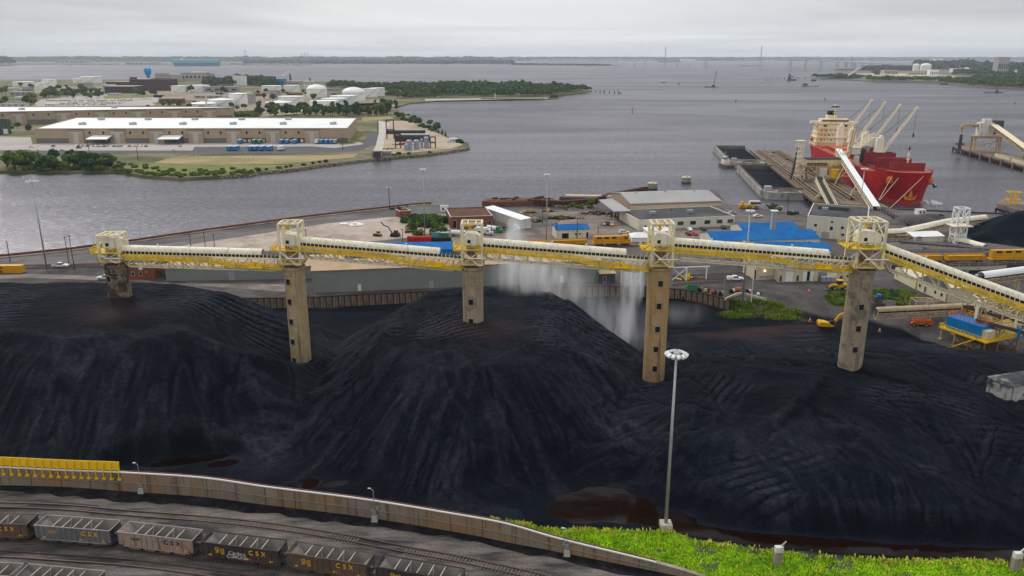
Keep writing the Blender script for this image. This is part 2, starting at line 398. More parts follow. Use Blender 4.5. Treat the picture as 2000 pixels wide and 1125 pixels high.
for s,(ang,f,x0,x1,y0,y1,am)in enumerate(((R(3),1.7,-190,-55,168,205,.30),(R(-20),1.5,-38,-5,160,186,.55),(R(35),1.6,-28,-2,168,195,.4),(R(6),1.9,0,32,165,215,.42),(R(62),1.6,38,60,140,174,.22),(R(-38),1.7,70,104,140,166,.26),(R(14),1.5,36,66,116,138,.18),(R(-24),1.5,66,92,118,138,.2),(R(78),.9,42,95,178,205,.25),(R(-16),1.4,88,140,116,148,.22),(R(50),1.7,100,140,145,172,.2),(R(8),.8,20,130,200,236,.18),(R(75),.8,-22,-2,190,215,.4))):
 u=X*math.cos(ang)+Y*math.sin(ang);v=-X*math.sin(ang)+Y*math.cos(ang)+fbm(X*.03,Y*.03,90+s,2)*1.8
 mk=sstep(x0,x0+10,X)*(1-sstep(x1-10,x1,X))*sstep(y0,y0+5,Y)*(1-sstep(y1-6,y1,Y))*sstep(-.15,.25,fbm(X*.05,Y*.05,50+s,3))
 g=np.abs(((v*f/3.2)%1)-.5)*2
 trd+=mk*(1-sstep(.55,.8,g))*.55
 tr+=-1.7*am*mk*(sstep(.62,.78,g)-.35)+mk*am*.4*fbm(u*.15,v*1.2,70+s,3)
H=H+tr*(.35+.65*on)
def ridge(pts,amp,w,seed=0):
 global H
 q=[P(a,b,z)for a,b,z in pts];best=np.full(X.shape,1e9);sg=np.zeros(X.shape);L0=0;al=np.zeros(X.shape);T_=sum((b-a).length for a,b in zip(q[:-1],q[1:]))
 for a,b in zip(q[:-1],q[1:]):
  ex,ey=b.x-a.x,b.y-a.y;l2=ex*ex+ey*ey;t=np.clip(((X-a.x)*ex+(Y-a.y)*ey)/l2,0,1);d=np.hypot(X-a.x-t*ex,Y-a.y-t*ey);k_=d<best
  best=np.where(k_,d,best);sg=np.where(k_,np.sign(ex*(Y-a.y)-ey*(X-a.x)),sg);al=np.where(k_,(L0+t*(b-a).length)/T_,al);L0+=(b-a).length
 best=best+fbm(X*.3,Y*.3,60+seed,3)*.8*w;f=np.exp(-(best/np.where(sg>0,w,w*2.6))**2)
 H=H+amp*f*(.6+.8*fbm(X*.1,Y*.1,61+seed,3))*sstep(0,.1,al)*(1-sstep(.85,1,al))
for i_,r_ in enumerate((([(1610,735,9),(1560,790,8),(1505,868,6)],1.6,1.3),([(1500,868,6),(1560,888,6),(1650,900,5)],1.1,1.2),([(1600,845,7),(1680,862,6),(1720,900,5),(1745,960,2),(1770,1010,1)],1.5,1.4),([(1660,880,6),(1700,940,3),(1720,1000,1)],.9,.9),([(1345,705,8),(1365,780,6),(1350,860,4),(1320,920,2)],1.3,1.6),([(1420,720,8),(1410,800,6),(1385,880,4)],.9,1.0),([(1480,730,8),(1450,800,6),(1420,880,4)],.8,1.0),([(1700,740,8),(1760,790,7),(1830,840,5)],1.0,1.0),([(1760,740,8),(1800,800,7),(1830,850,5)],.8,1.0),([(1900,720,9),(1950,780,7),(2000,840,6)],1.2,1.4),([(1850,880,5),(1900,930,3),(2000,970,2)],1.0,1.3),([(1440,720,8.5),(1540,738,8.5),(1640,735,9)],1.3,1.0),([(1330,630,1),(1450,640,1),(1640,660,2)],.5,1.0),([(1350,650,1),(1500,665,2),(1640,690,3)],.6,1.2),([(770,655,16),(680,740,10),(560,850,4),(470,900,1)],1.3,1.0),([(800,690,16),(720,790,9),(640,890,2)],.9,.8),([(760,640,16),(640,750,9),(520,850,3)],.9,.8),([(740,625,16),(620,720,10),(585,790,6)],1.2,1.2),([(1000,900,3),(1040,930,1.5),(1100,960,.6)],.7,1.0),([(900,905,3),(950,915,2.6),(1000,915,2.6)],.8,.7),([(820,700,17),(880,690,17),(930,725,17)],.9,.8),([(930,725,17),(1000,690,17),(1100,650,17)],1.0,.9),([(700,600,14),(780,640,16),(830,700,17)],.9,.9),([(330,900,.5),(450,880,.5),(560,860,1)],.7,.8),([(480,930,.4),(600,900,.6),(680,880,1)],.6,.8),([(250,650,21),(350,655,21),(450,615,20)],.8,.8),([(0,640,21),(120,655,21),(240,648,21)],.8,.9))):ridge(*r_,seed=i_)
H+=(fbm(X*.5,Y*.5,13,4)*.22+fbm(X*.09,Y*.09,15,3)*.45)*(.4+.6*on)
rg=1-np.abs(fbm(X*.075+Y*.02,Y*.03,17,4));H-=sstep(.90,.99,rg)*.5*sstep(2,6,H)*(1-sstep(16,19,H))
def blob(px,py,rx,ry,dep,rz=0,seed=1):
 global H
 c=P(px,py,0);c_,s_=math.cos(rz),math.sin(rz);u=((X-c.x)*c_+(Y-c.y)*s_)/rx;v=(-(X-c.x)*s_+(Y-c.y)*c_)/ry
 d=np.hypot(u,v)+fbm(X*.12,Y*.12,30+seed,4)*.5
 mw=1-sstep(.9,2.4,d);H=H*(1-mw)+np.minimum(H,.15)*mw;m=1-sstep(.8,1.05,d);H=H*(1-m)+np.minimum(H,-dep)*m
blob(1170,985,10,7,.3,-.12,1);blob(1260,1008,9,3.2,.3,-.35,2)
blob(345,903,6.5,2.2,.3,.25,3);blob(395,897,5,1.3,.4,.3,4);blob(606,944,2.3,2.6,.5,0,5);blob(655,945,3.4,1.6,.2,.3,6)
blob(440,905,4,2,.2,.3,8)
def seg(pts,w,dep,z=0):
 global H
 q=[P(a,b,z)for a,b in pts];best=np.full(X.shape,1e9)
 for a,b in zip(q[:-1],q[1:]):
  ex,ey=b.x-a.x,b.y-a.y;t=np.clip(((X-a.x)*ex+(Y-a.y)*ey)/(ex*ex+ey*ey),0,1);best=np.minimum(best,np.hypot(X-a.x-t*ex,Y-a.y-t*ey))
 best=best+fbm(X*.2,Y*.2,40,3)*.6;mw=1-sstep(w,w*3.5,best);H=H*(1-mw)+np.minimum(H,.15)*mw;m=1-sstep(w*.75,w*1.1,best);H=H*(1-m)+np.minimum(H,-dep)*m
seg([(1290,1015),(1330,1030),(1450,1050),(1600,1062),(1800,1078),(2050,1088)],2.0,.6)
WALL=[P(470,606,0),P(599,604,0),P(759,596,0),P(900,590,0),P(1030,585,0),P(1151,582,0),P(1260,583,0),P(1311,586,0),P(1355,593,0),P(1400,603,0),P(1429,610,0)]
yl=[(-300,254),(WALL[0].x-6,WALL[0].y+2)]+[(q.x,q.y+.3)for q in WALL]
rr=[(1450,616),(1500,621),(1560,622),(1620,634),(1700,640),(1780,660),(1850,700),(1960,712),(2100,700),(2300,690)]
ylx=[a for a,b in yl]+[P(a,b,0).x for a,b in rr];yly=[b for a,b in yl]+[P(a,b,0).y for a,b in rr]
o_=np.argsort(ylx);edge=np.interp(X,np.array(ylx)[o_],np.array(yly)[o_])
xw=WALL[-1].x
wid=1.0+sstep(xw-2,xw+4,X)*11+sstep(xw+14,xw+40,X)*22
side=Y-edge
k=sstep(0,1,side/wid)
YARD=4.0
H=np.where(side>0,np.maximum(np.minimum(H,h0)*(1-k)+YARD*k,0),H)
wallzone=(X<xw+1)&(side>0);H=np.where(wallzone,YARD-.05+0*H,H)
coalmask=1-sstep(-2.0,3.0,side-fbm(X*.1,Y*.1,6,3)*3-sstep(xw,xw+20,X)*5)
gr=np.zeros_like(H)
for px,py,rx,ry in((1480,600,11,6),(1520,603,9,7),(1450,604,8,4),(1650,588,6,7),(1748,586,8,8)):
 c=P(px,py,2.5);gr=np.maximum(gr,(.25+.75*sstep(-.25,.05,fbm(X*.3,Y*.3,26,3)))*(1-sstep(.7,1.1,np.hypot((X-c.x)/rx,(Y-c.y)/ry)+fbm(X*.15,Y*.15,22,3)*.4)))
H+=gr*(.15+.25*fbm(X*1.2,Y*1.2,24,2))
dust_relief=np.clip(fbm(X*.035,Y*.05,81,5)*1.1+.1,0,1)*.5
p=P(320,700,10);dust_relief+=.9*np.exp(-(((X-p.x+2*fbm(Y*.2,X*.05,3,2))/2.2)**2))*sstep(134,142,Y)*(1-sstep(160,168,Y))*(.4+.6*fbm(X*.5,Y*.3,83,4))
dust_relief+=.5*sstep(.1,.5,fbm(X*.08,Y*.12,85,5))*(1-sstep(-60,-45,X))*sstep(148,155,Y)*(1-sstep(168,174,Y))
for(sk,dd_),sl_ in zip(STRK[:3],(1.0,1.0,.6)):dust_relief+=sl_*.42*sstep(.02,.45,sk)*sstep(1,6,dd_)*(1-sstep(26,40,dd_))*(dd_>0)
dust_relief+=trd*sstep(-.4,.2,fbm(X*.2,Y*.2,93,3))  # track bands lighter: compacted dust, plus relief contrast put into the colour
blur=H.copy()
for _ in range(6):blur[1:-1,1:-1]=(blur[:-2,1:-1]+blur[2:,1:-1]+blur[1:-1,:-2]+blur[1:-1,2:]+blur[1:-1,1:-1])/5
dust_relief+=np.clip((H-blur)*2.2,-.1,.3)  # relief shading painted into the coal colour: crests lighter, hollows darker
red=sstep(.05,.5,fbm(X*.03,Y*.06,87,3))*sstep(205,225,Y)*sstep(20,35,X)*(1-sstep(85,105,X))
for px,py,z,r_ in((228,605,22,5),(940,650,17,5)):
 c=P(px,py,z);dust_relief+=.9*np.exp(-((X-c.x)**2+((Y-c.y)*1.6)**2)/r_**2)*sstep(0,.4,fbm(X*.5,Y*.5,88,3))
 red+=.8*np.exp(-((X-c.x)**2+((Y-c.y)*1.3)**2)/(r_*1.8)**2)
WL0=[(-60,951),(0,948),(125,951),(250,960),(400,971),(525,987),(712,1010),(900,1041),(990,1059),(1095,1079),(1290,1118),(1400,1142)]
gt=[(960,1010),(985,1018),(1040,1024),(1100,1034),(1180,1036),(1300,1037),(1350,1054),(1500,1076),(1700,1093),(1850,1094),(1985,1098),(2150,1100)]
gtw=[P(a,b,.5)for a,b in gt]
gedge=np.interp(X,[q.x for q in gtw],[q.y for q in gtw])+fbm(X*.5,X*0+3,71,3)*.5
weedz=sstep(-.3,.5,gedge-Y)*(X>gtw[0].x)*sstep(.2,1.0,Y-np.interp(X,[P(a,b,0).x for a,b in WL0],[P(a,b,0).y for a,b in WL0],right=80))
H=H*(1-weedz)+weedz*(.55+.35*fbm(X*.25,Y*.25,73,4)+.5*sstep(2,12,gedge-Y))
bare=sstep(.28,.42,fbm(X*.22,Y*.22,75,4))
gr=np.maximum(gr,weedz*(1-.8*bare));coalmask=coalmask*(1-weedz)
ny,nx=X.shape
co_=np.stack([X.ravel(),Y.ravel(),H.ravel()],1)
idx=np.arange(nx*ny).reshape(ny,nx)
qd=np.stack([idx[:-1,:-1],idx[:-1,1:],idx[1:,1:],idx[1:,:-1]],-1).reshape(-1,4)
WL=[(-60,951),(0,948),(125,951),(250,960),(400,971),(525,987),(712,1010),(900,1041),(990,1059),(1095,1079),(1290,1118),(1400,1142)]
WLW=[P(a,b,0)for a,b in WL]
we=np.interp(X,[q.x for q in WLW],[q.y for q in WLW],left=WLW[0].y+2,right=80)
keep=(Y>we+.15)
kq=keep[:-1,:-1]&keep[:-1,1:]&keep[1:,1:]&keep[1:,:-1]
qd=qd[kq.ravel()]
me=bpy.data.meshes.new('coal_yard');me.vertices.add(len(co_));me.vertices.foreach_set('co',co_.ravel())
me.loops.add(len(qd)*4);me.loops.foreach_set('vertex_index',qd.ravel())
me.polygons.add(len(qd));me.polygons.foreach_set('loop_start',np.arange(0,len(qd)*4,4));me.polygons.foreach_set('loop_total',np.full(len(qd),4))
me.update();me.validate();me.polygons.foreach_set('use_smooth',np.ones(len(qd),bool))
at=me.color_attributes.new('zones','FLOAT_COLOR','POINT')
at.data.foreach_set('color',np.stack([coalmask.ravel(),gr.ravel(),np.clip(dust_relief,0,1).ravel(),np.clip(red,0,1).ravel()],1).ravel())
def hgt(x,y):
 i=int(round((x-gx[0])/GS));j=int(round((y-gy[0])/GS));return float(H[min(max(j,0),ny-1),min(max(i,0),nx-1)])
m=bpy.data.materials.new('coal');m.use_nodes=True;nt=m.node_tree;N=nt.nodes;L=nt.links;b=N['Principled BSDF']
b.inputs['Roughness'].default_value=.72;b.inputs['Specular IOR Level'].default_value=.03
tc=N.new('ShaderNodeTexCoord');va=N.new('ShaderNodeVertexColor');va.layer_name='zones';sp=N.new('ShaderNodeSeparateColor');L.new(va.outputs['Color'],sp.inputs[0])
def nz(scale,det=8,ro=.65,sc3=None):
 n=N.new('ShaderNodeTexNoise');n.inputs['Scale'].default_value=scale;n.inputs['Detail'].default_value=det;n.inputs['Roughness'].default_value=ro
 if sc3:
  mp=N.new('ShaderNodeMapping');mp.inputs['Scale'].default_value=sc3;L.new(tc.outputs['Object'],mp.inputs['Vector']);L.new(mp.outputs[0],n.inputs['Vector'])
 else:L.new(tc.outputs['Object'],n.inputs['Vector'])
 return n.outputs['Fac']
def ramp(src,stops):
 r=N.new('ShaderNodeValToRGB');e=r.color_ramp.elements
 e[0].position,e[0].color=stops[0][0],(*stops[0][1],1);e[1].position,e[1].color=stops[-1][0],(*stops[-1][1],1)
 for p_,c_ in stops[1:-1]:q=e.new(p_);q.color=(*c_,1)
 L.new(src,r.inputs['Fac']);return r.outputs['Color']
def mix(f,a,b_,t='MIX'):
 x=N.new('ShaderNodeMixRGB');x.blend_type=t
 for i,q in(('Fac',f),('Color1',a),('Color2',b_)):
  if isinstance(q,(int,float)):x.inputs[i].default_value=q
  elif isinstance(q,tuple):x.inputs[i].default_value=(*q,1)
  else:L.new(q,x.inputs[i])
 return x.outputs['Color']
coalc=ramp(nz(.12),[(.3,(.0018,.0036,.0075)),(.5,(.0030,.0056,.0108)),(.7,(.0060,.0088,.0155))])
coalc=mix(ramp(nz(1.3),[(.5,(0,0,0)),(.8,(.5,)*3)]),coalc,(.012,.0165,.026))
coalc=mix(ramp(nz(1.9,3,.7),[(.36,(.75,)*3),(.52,(0,0,0))]),coalc,(.0015,.0025,.0045))
coalc=mix(ramp(nz(2.6,3,.75),[(.58,(0,0,0)),(.70,(.55,)*3)]),coalc,(.031,.037,.050))
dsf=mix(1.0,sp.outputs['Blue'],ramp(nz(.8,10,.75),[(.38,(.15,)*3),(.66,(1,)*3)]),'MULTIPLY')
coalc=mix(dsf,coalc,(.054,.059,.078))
coalc=mix(va.outputs['Alpha'],coalc,mix(.5,(.034,.022,.022),(.05,.035,.034)))
yardc=ramp(nz(.09),[(.3,(.045,.04,.042)),(.5,(.10,.09,.088)),(.7,(.17,.15,.14))])
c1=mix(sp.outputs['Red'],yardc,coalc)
c1=mix(sp.outputs['Green'],c1,ramp(nz(.9),[(.35,(.07,.10,.02)),(.55,(.14,.24,.02)),(.7,(.18,.20,.06))]))
L.new(c1,b.inputs['Base Color'])
bp=N.new('ShaderNodeBump');bp.inputs['Strength'].default_value=1.0;bp.inputs['Distance'].default_value=.5
L.new(nz(1.6,10,.7),bp.inputs['Height']);L.new(bp.outputs['Normal'],b.inputs['Normal'])
me.materials.append(m);M['coal']=m
o=bpy.data.objects.new('terrain',me);COL.objects.link(o);tag(o,kind='structure')
water_mat('puddle',(.008,.003,.002),.020,.03,.03,.02)
tag(MB().sheet([(-110,118),(-110,150),(10,150),(50,146),(160,146),(160,100),(40,100),(0,112)],0).build('puddle_water','puddle',loc=(0,0,-.05)),kind='structure')
#lettering helper
def text(name,body,size,mt,parent,loc,rot=(math.pi/2,0,0),ext=.02,sx=1.0,align='CENTER',space=1.0):
 cu=bpy.data.curves.new(name,'FONT');cu.body=body;cu.size=size;cu.extrude=ext;cu.align_x=align;cu.align_y='CENTER';cu.offset=size*.02;cu.space_character=space;cu.space_line=.8
 ob=bpy.data.objects.new(name,cu);COL.objects.link(ob);dg=bpy.context.evaluated_depsgraph_get()
 me=bpy.data.meshes.new_from_object(ob.evaluated_get(dg));bpy.data.objects.remove(ob);me.materials.clear();me.materials.append(M[mt])
 o=bpy.data.objects.new(name,me);COL.objects.link(o);o.parent=parent;o.location=loc;o.rotation_euler=rot;o.scale=(sx,1,1)
 return o
def polyline(pts,step):
 "even resampling of a smooth curve through pts"
 pts=[Vector(p)for p in pts];out=[]
 for i in range(len(pts)-1):
  p0=pts[max(i-1,0)];p1=pts[i];p2=pts[i+1];p3=pts[min(i+2,len(pts)-1)]
  for k in range(12):
   t=k/12;out.append(.5*((2*p1)+(p2-p0)*t+(2*p0-5*p1+4*p2-p3)*t*t+(3*p1-p0-3*p2+p3)*t**3))
 out.append(pts[-1]);res=[out[0]];acc=0
 for a,b in zip(out[:-1],out[1:]):
  d=(b-a).length;u=step-acc
  while u<=d:res.append(a.lerp(b,u/d));u+=step
  acc=(acc+d)%step if d else acc
 return res
def track(pts,z=0.0,ties=None,gauge=1.5):
 q=polyline(pts,.62);r=MB()
 t=MB()
 for i,p in enumerate(q[:-1]):
  d=(q[i+1]-p).normalized();nrm=Vector((-d.y,d.x,0));a=math.atan2(d.y,d.x)
  if ties is None or ties(p):t.box((p.x,p.y,z+.02+random.uniform(-.02,.03)),(.26,2.6,.12),rz=a)
 for sgn in(-1,1):
  pp=[]
  for i,p in enumerate(q[::4]+[q[-1]]):
   j=min(i*4,len(q)-2);d=(q[j+1]-q[j]).normalized();nrm=Vector((-d.y,d.x,0));pp.append(Vector((p.x,p.y,z+.16))+nrm*gauge/2*sgn)
  r.path(pp,.16,.18)
 o=r.build('railway_track','rail');tag(o,kind='structure')
 if t.v:t.build('sleepers','tie',o)
 return o
#rail yard ground
m=bpy.data.materials.new('ballast');m.use_nodes=True;nt=m.node_tree;N=nt.nodes;L=nt.links;b=N['Principled BSDF'];b.inputs['Roughness'].default_value=.9;b.inputs['Specular IOR Level'].default_value=.2
tc=N.new('ShaderNodeTexCoord')
c=ramp(nz(1.0,9,.68,(.06,.30,1)),[(.34,(.024,.022,.025)),(.43,(.055,.050,.050)),(.50,(.15,.13,.12)),(.66,(.27,.235,.21))])
c=mix(ramp(nz(1.0,6,.6,(.15,.5,1)),[(.5,(0,0,0)),(.62,(.55,)*3)]),c,(.085,.085,.055))
c=mix(ramp(nz(2.2,8,.7),[(.35,(.5,)*3),(.7,(0,0,0))]),c,(.02,.02,.022))
L.new(c,b.inputs['Base Color']);bp=N.new('ShaderNodeBump');bp.inputs['Strength'].default_value=.5;bp.inputs['Distance'].default_value=.15
L.new(nz(3.0,8,.7),bp.inputs['Height']);L.new(bp.outputs['Normal'],b.inputs['Normal']);M['ballast']=m
poly=[(q.x,q.y+.2)for q in WLW]
poly=[(-170,WLW[0].y+.5)]+poly+[(poly[-1][0]+6,76),(poly[-1][0]+30,50),(-170,50)]
tag(MB().sheet(poly,0).build('rail_yard','ballast',loc=(0,0,.0)),kind='structure')
mat('spilled_coal',(.012,.012,.015),.9,.5,.8,spec=.05,col2=(.03,.028,.03))
fp=polyline([q for q in WLW],.8);out=[(q.x,q.y-1.3-1.1*float(noise(q.x*.35,3.0,5))-1.6*float(noise(q.x*.07,8.0,6)))for q in fp if q.y>70]
tag(MB().sheet([(q.x,q.y+.1)for q in fp if q.y>70]+out[::-1],.006).build('spilled_coal','spilled_coal'),kind='structure')
#retaining wall beside the track
topy=[916,914,920,925,935,953,977,1008,1025,1055,1103,1136]
rw=thing('retaining_wall','long stained concrete retaining wall between coal piles and rail yard, pipes along its top','wall',WLW[0])
base=[p.copy()for p in WLW];hts=[Q(a,t,w_.y).z for(a,b_),t,w_ in zip(WL,topy,WLW)]
o0=WLW[0]
bb=polyline([Vector((p.x,p.y,h_))for p,h_ in zip(base,hts)],1.5);bb=[q-Vector((o0.x,o0.y,0))for q in bb]
def strip(mb,q,y0,y1,zb,zt):
 for i in range(len(q)-1):
  a,b_=q[i],q[i+1];d=(b_-a);d.z=0;d.normalize();n_=Vector((-d.y,d.x,0))
  z0a=zb if not callable(zb)else zb(a.z);z0b=zb if not callable(zb)else zb(b_.z)
  v=[a+n_*y0,b_+n_*y0,b_+n_*y1,a+n_*y1]
  mb.add([Vector((p.x,p.y,z))for p,z in zip(v,(z0a,z0b,z0b,z0a))]+[Vector((p.x,p.y,z))for p,z in zip(v,(zt(a.z),zt(b_.z),zt(b_.z),zt(a.z)))],[(3,2,1,0),(4,5,6,7),(0,1,5,4),(2,3,7,6)]+([(3,0,4,7)]if i==0 else[])+([(1,2,6,5)]if i==len(q)-2 else[]))
 return mb
mat('wall_conc',(.27,.21,.15),.88,.16,.25,bump=.2,streak=.6,col2=(.33,.19,.09))
strip(MB(),bb,0,.55,-.4,lambda z:z).build('wall','wall_conc',rw)
cp=strip(MB(),bb,-.08,.63,lambda z:z+.0,lambda z:z+.16);cp.build('coping','concrete',rw)
j=MB()
for i in range(4,len(bb)-1,4):
 d=(bb[i+1]-bb[i]);d.z=0;j.box(bb[i]+Vector((0,-.02,-bb[i].z/2)),(.07,.12,bb[i].z),rz=math.atan2(d.y,d.x))
j.build('joint','steel_dark',rw)
e_=[q+Vector((0,-.06,.28))for q in bb];e_=[q for q in e_ if q.x+o0.x<P(1290,1118).x]
MB().path(e_,.22).build('pipe','white',rw)
MB().path([q+Vector((0,.32,.12))for q in e_],.2).build('pipe','rust',rw)
MB().path([Vector((q.x,q.y-.12,q.z*.52))for q in bb if q.x+o0.x<P(1290,1118).x],.11).build('pipe','galv',rw)
#yellow barrier standing on the wall
be=[Q(-80,897,WLW[0].y),Q(0,896,WLW[1].y),Q(230,906,WLW[3].y+.2)]
br=thing('spill_barrier','long bright yellow steel spill barrier with braces standing on top of the concrete wall','barrier',(be[1].x,be[1].y,3.6))
zb_=3.55;L0=Vector((be[1].x,be[1].y,3.6));pa=be[0]-L0;pb=be[2]-L0
def bpt(t):
 q=[x for x in bb];xx=be[0].x+(be[2].x-be[0].x)*t-o0.x;kk=min(q,key=lambda p:abs(p.x-xx));i=q.index(kk);return Vector((xx+o0.x,kk.y+o0.y+(xx-kk.x)*((q[min(i+1,len(q)-1)].y-q[i].y)/max(.01,(q[min(i+1,len(q)-1)].x-q[i].x))),kk.z))-L0
pn=MB();nb=21
for i in range(nb-1):
 a=bpt(i/(nb-1));b_=bpt((i+1)/(nb-1));up=Vector((0,.30,2.0))
 o1=Vector((0,.15,.18));n_=Vector((0,.10,0))
 pn.add([a+o1,b_+o1,b_+o1+n_,a+o1+n_,a+o1+up,b_+o1+up,b_+o1+up+n_,a+o1+up+n_],[(3,2,1,0),(4,5,6,7),(0,1,5,4),(2,3,7,6),(1,2,6,5),(3,0,4,7)])
pn.build('panel','bright_yellow',br)
for i in range(nb):
 a=bpt(i/(nb-1));q=MB().bar(a+Vector((0,.12,2.1)),a+Vector((0,-.35,.1)),.14).bar(a+Vector((0,.10,.3)),a+Vector((0,.38,2.15)),.16).bar(a+Vector((0,-.3,.3)),a+Vector((0,-.3,-1.1)),.16).box(a+Vector((0,-.22,-1.15)),(.7,.35,.4))
 q.build('brace','bright_yellow',br)
#small wall lamps
def wall_lamp(px,py,top,label,short=False):
 p=P(px,py);t=thing('street_lamp',label,'lamp post',p,0,'lamps along the retaining wall')
 MB().box((0,0,.5),(1.1,1.1,1.0),taper=.8).build('base','concrete_pale',t)
 MB().box((0,.1,1.6),(.6,.4,.8)).box((.55,.25,2.4),(.4,.3,.5)).box((-.5,.2,2.0),(.35,.3,.5)).build('junction_box','galv',t)
 z=Q(px,top,p.y).z
 MB().tube((0,0,1),(0,0,z),.055).tube((0,0,z),(-.5,.1,z+.35),.045).build('pole','galv',t)
 MB().box((-.7,.1,z+.4),(.55,.2,.12),taper=.8).build('lamp_head','lamp_white',t)
 MB().bar((-.9,.3,3.2),(1.2,.3,3.2),.06).bar((-.9,.3,2.4),(.9,.3,3.9),.05).build('bracket','steel_dark',t)
wall_lamp(277,962,908,'small arched lamp on a concrete block beside the end of the yellow barrier')
wall_lamp(732,1017,958,'small lamp on a concrete block in front of the wall, below the centre coal pile')
wall_lamp(1107,1084,1036,'small lamp on a concrete block where weeds begin behind the wall')
for px,py,lb in((1518,1100,'weathered equipment post with white box standing alone in the green weeds'),(1982,1112,'pale equipment post at the end of the weedy bank in the corner of the picture')):
 p=P(px,py,.6);t=thing('equipment_post',lb,'post',p)
 MB().box((0,0,1.0),(1.3,.9,2.4)).build('pedestal','concrete',t)
 MB().box((0,-.05,2.7),(1.25,.8,.95)).build('cabinet','white_dirty',t)
 MB().tube((.75,0,-.2),(.75,0,3.6),.07).bar((.4,0,3.3),(1.1,0,4.1),.22,.14).build('bracket','galv',t)
#high mast light
def mast(px,py,top,label,z=0,r=.34,n=12,ring=1.5,mt='galv',basec=True):
 p=P(px,py,z);zt=Q(px,top,p.y).z-z
 t=thing('light_mast',label,'light mast',p,0,'high mast lights')
 if basec:MB().box((0,0,.5),(2.0,2.0,1.0)).build('base','concrete_pale',t)
 MB().tube((0,0,.3),(0,0,zt),r,r*.55,12).build('pole',mt,t,smooth=True)
 h=MB().tube((0,0,zt-.4),(0,0,zt+.25),.5,.5,12)
 for k in range(10):
  a=k*math.pi/5;h.bar((0,0,zt-.3),(ring*math.cos(a),ring*math.sin(a),zt),.08)
  a2=a+math.pi/5;h.bar((ring*math.cos(a),ring*math.sin(a),zt),(ring*math.cos(a2),ring*math.sin(a2),zt),.08)
 h.build('ring','galv',t)
 if r>.3:
  for k in range(n):
   a=k*2*math.pi/n;MB().box((ring*1.1*math.cos(a),ring*1.1*math.sin(a),zt+.05),(.75,.55,.45),rz=a,tilt=('Y',.5)).build('floodlight','lamp_white',t)
 else:
  q=MB()
  for k in range(8):a=k*math.pi/4;q.box((ring*1.05*math.cos(a),ring*1.05*math.sin(a),zt),(.7,.5,.4),rz=a)
  q.build('floodlight','lamp_white',t)
 return t
mast(1300,1030,692,'nearest tall grey mast with floodlight ring, rising from the green weeds before the coal',.4,r=.33,n=12,ring=1.4)
#tracks
def W(l,z=0,dy=0):return[P(a,b,z)+Vector((0,dy,0))for a,b in l]
t1=W([(-120,985),(0,987),(125,992),(250,1003),(380,1013),(500,1025),(650,1047),(800,1076),(900,1094),(1060,1130),(1250,1180)])
track(t1,0,ties=lambda p:(fbm(np.array(p.x*.06),np.array(0.),4,2)>.12)or p.x>P(790,1076).x)
nb2=[(-230,1048),(-100,1048),(0,1050),(72,1053),(222,1065),(397,1086),(565,1108),(740,1136),(900,1165),(1050,1200)]
t2_=W(nb2,1.1,1.5);t2_=[Vector((p.x,p.y,0))for p in t2_];track(t2_,0)
t3_=W([(-150,1080),(0,1083),(125,1091),(250,1100),(400,1119),(500,1135),(700,1175)]);track(t3_,0,ties=lambda p:fbm(np.array(p.x*.1),np.array(9.),4,2)>.35)
t4_=W([(-200,1150),(-60,1150),(100,1160),(240,1177),(400,1205)]);track(t4_,0)
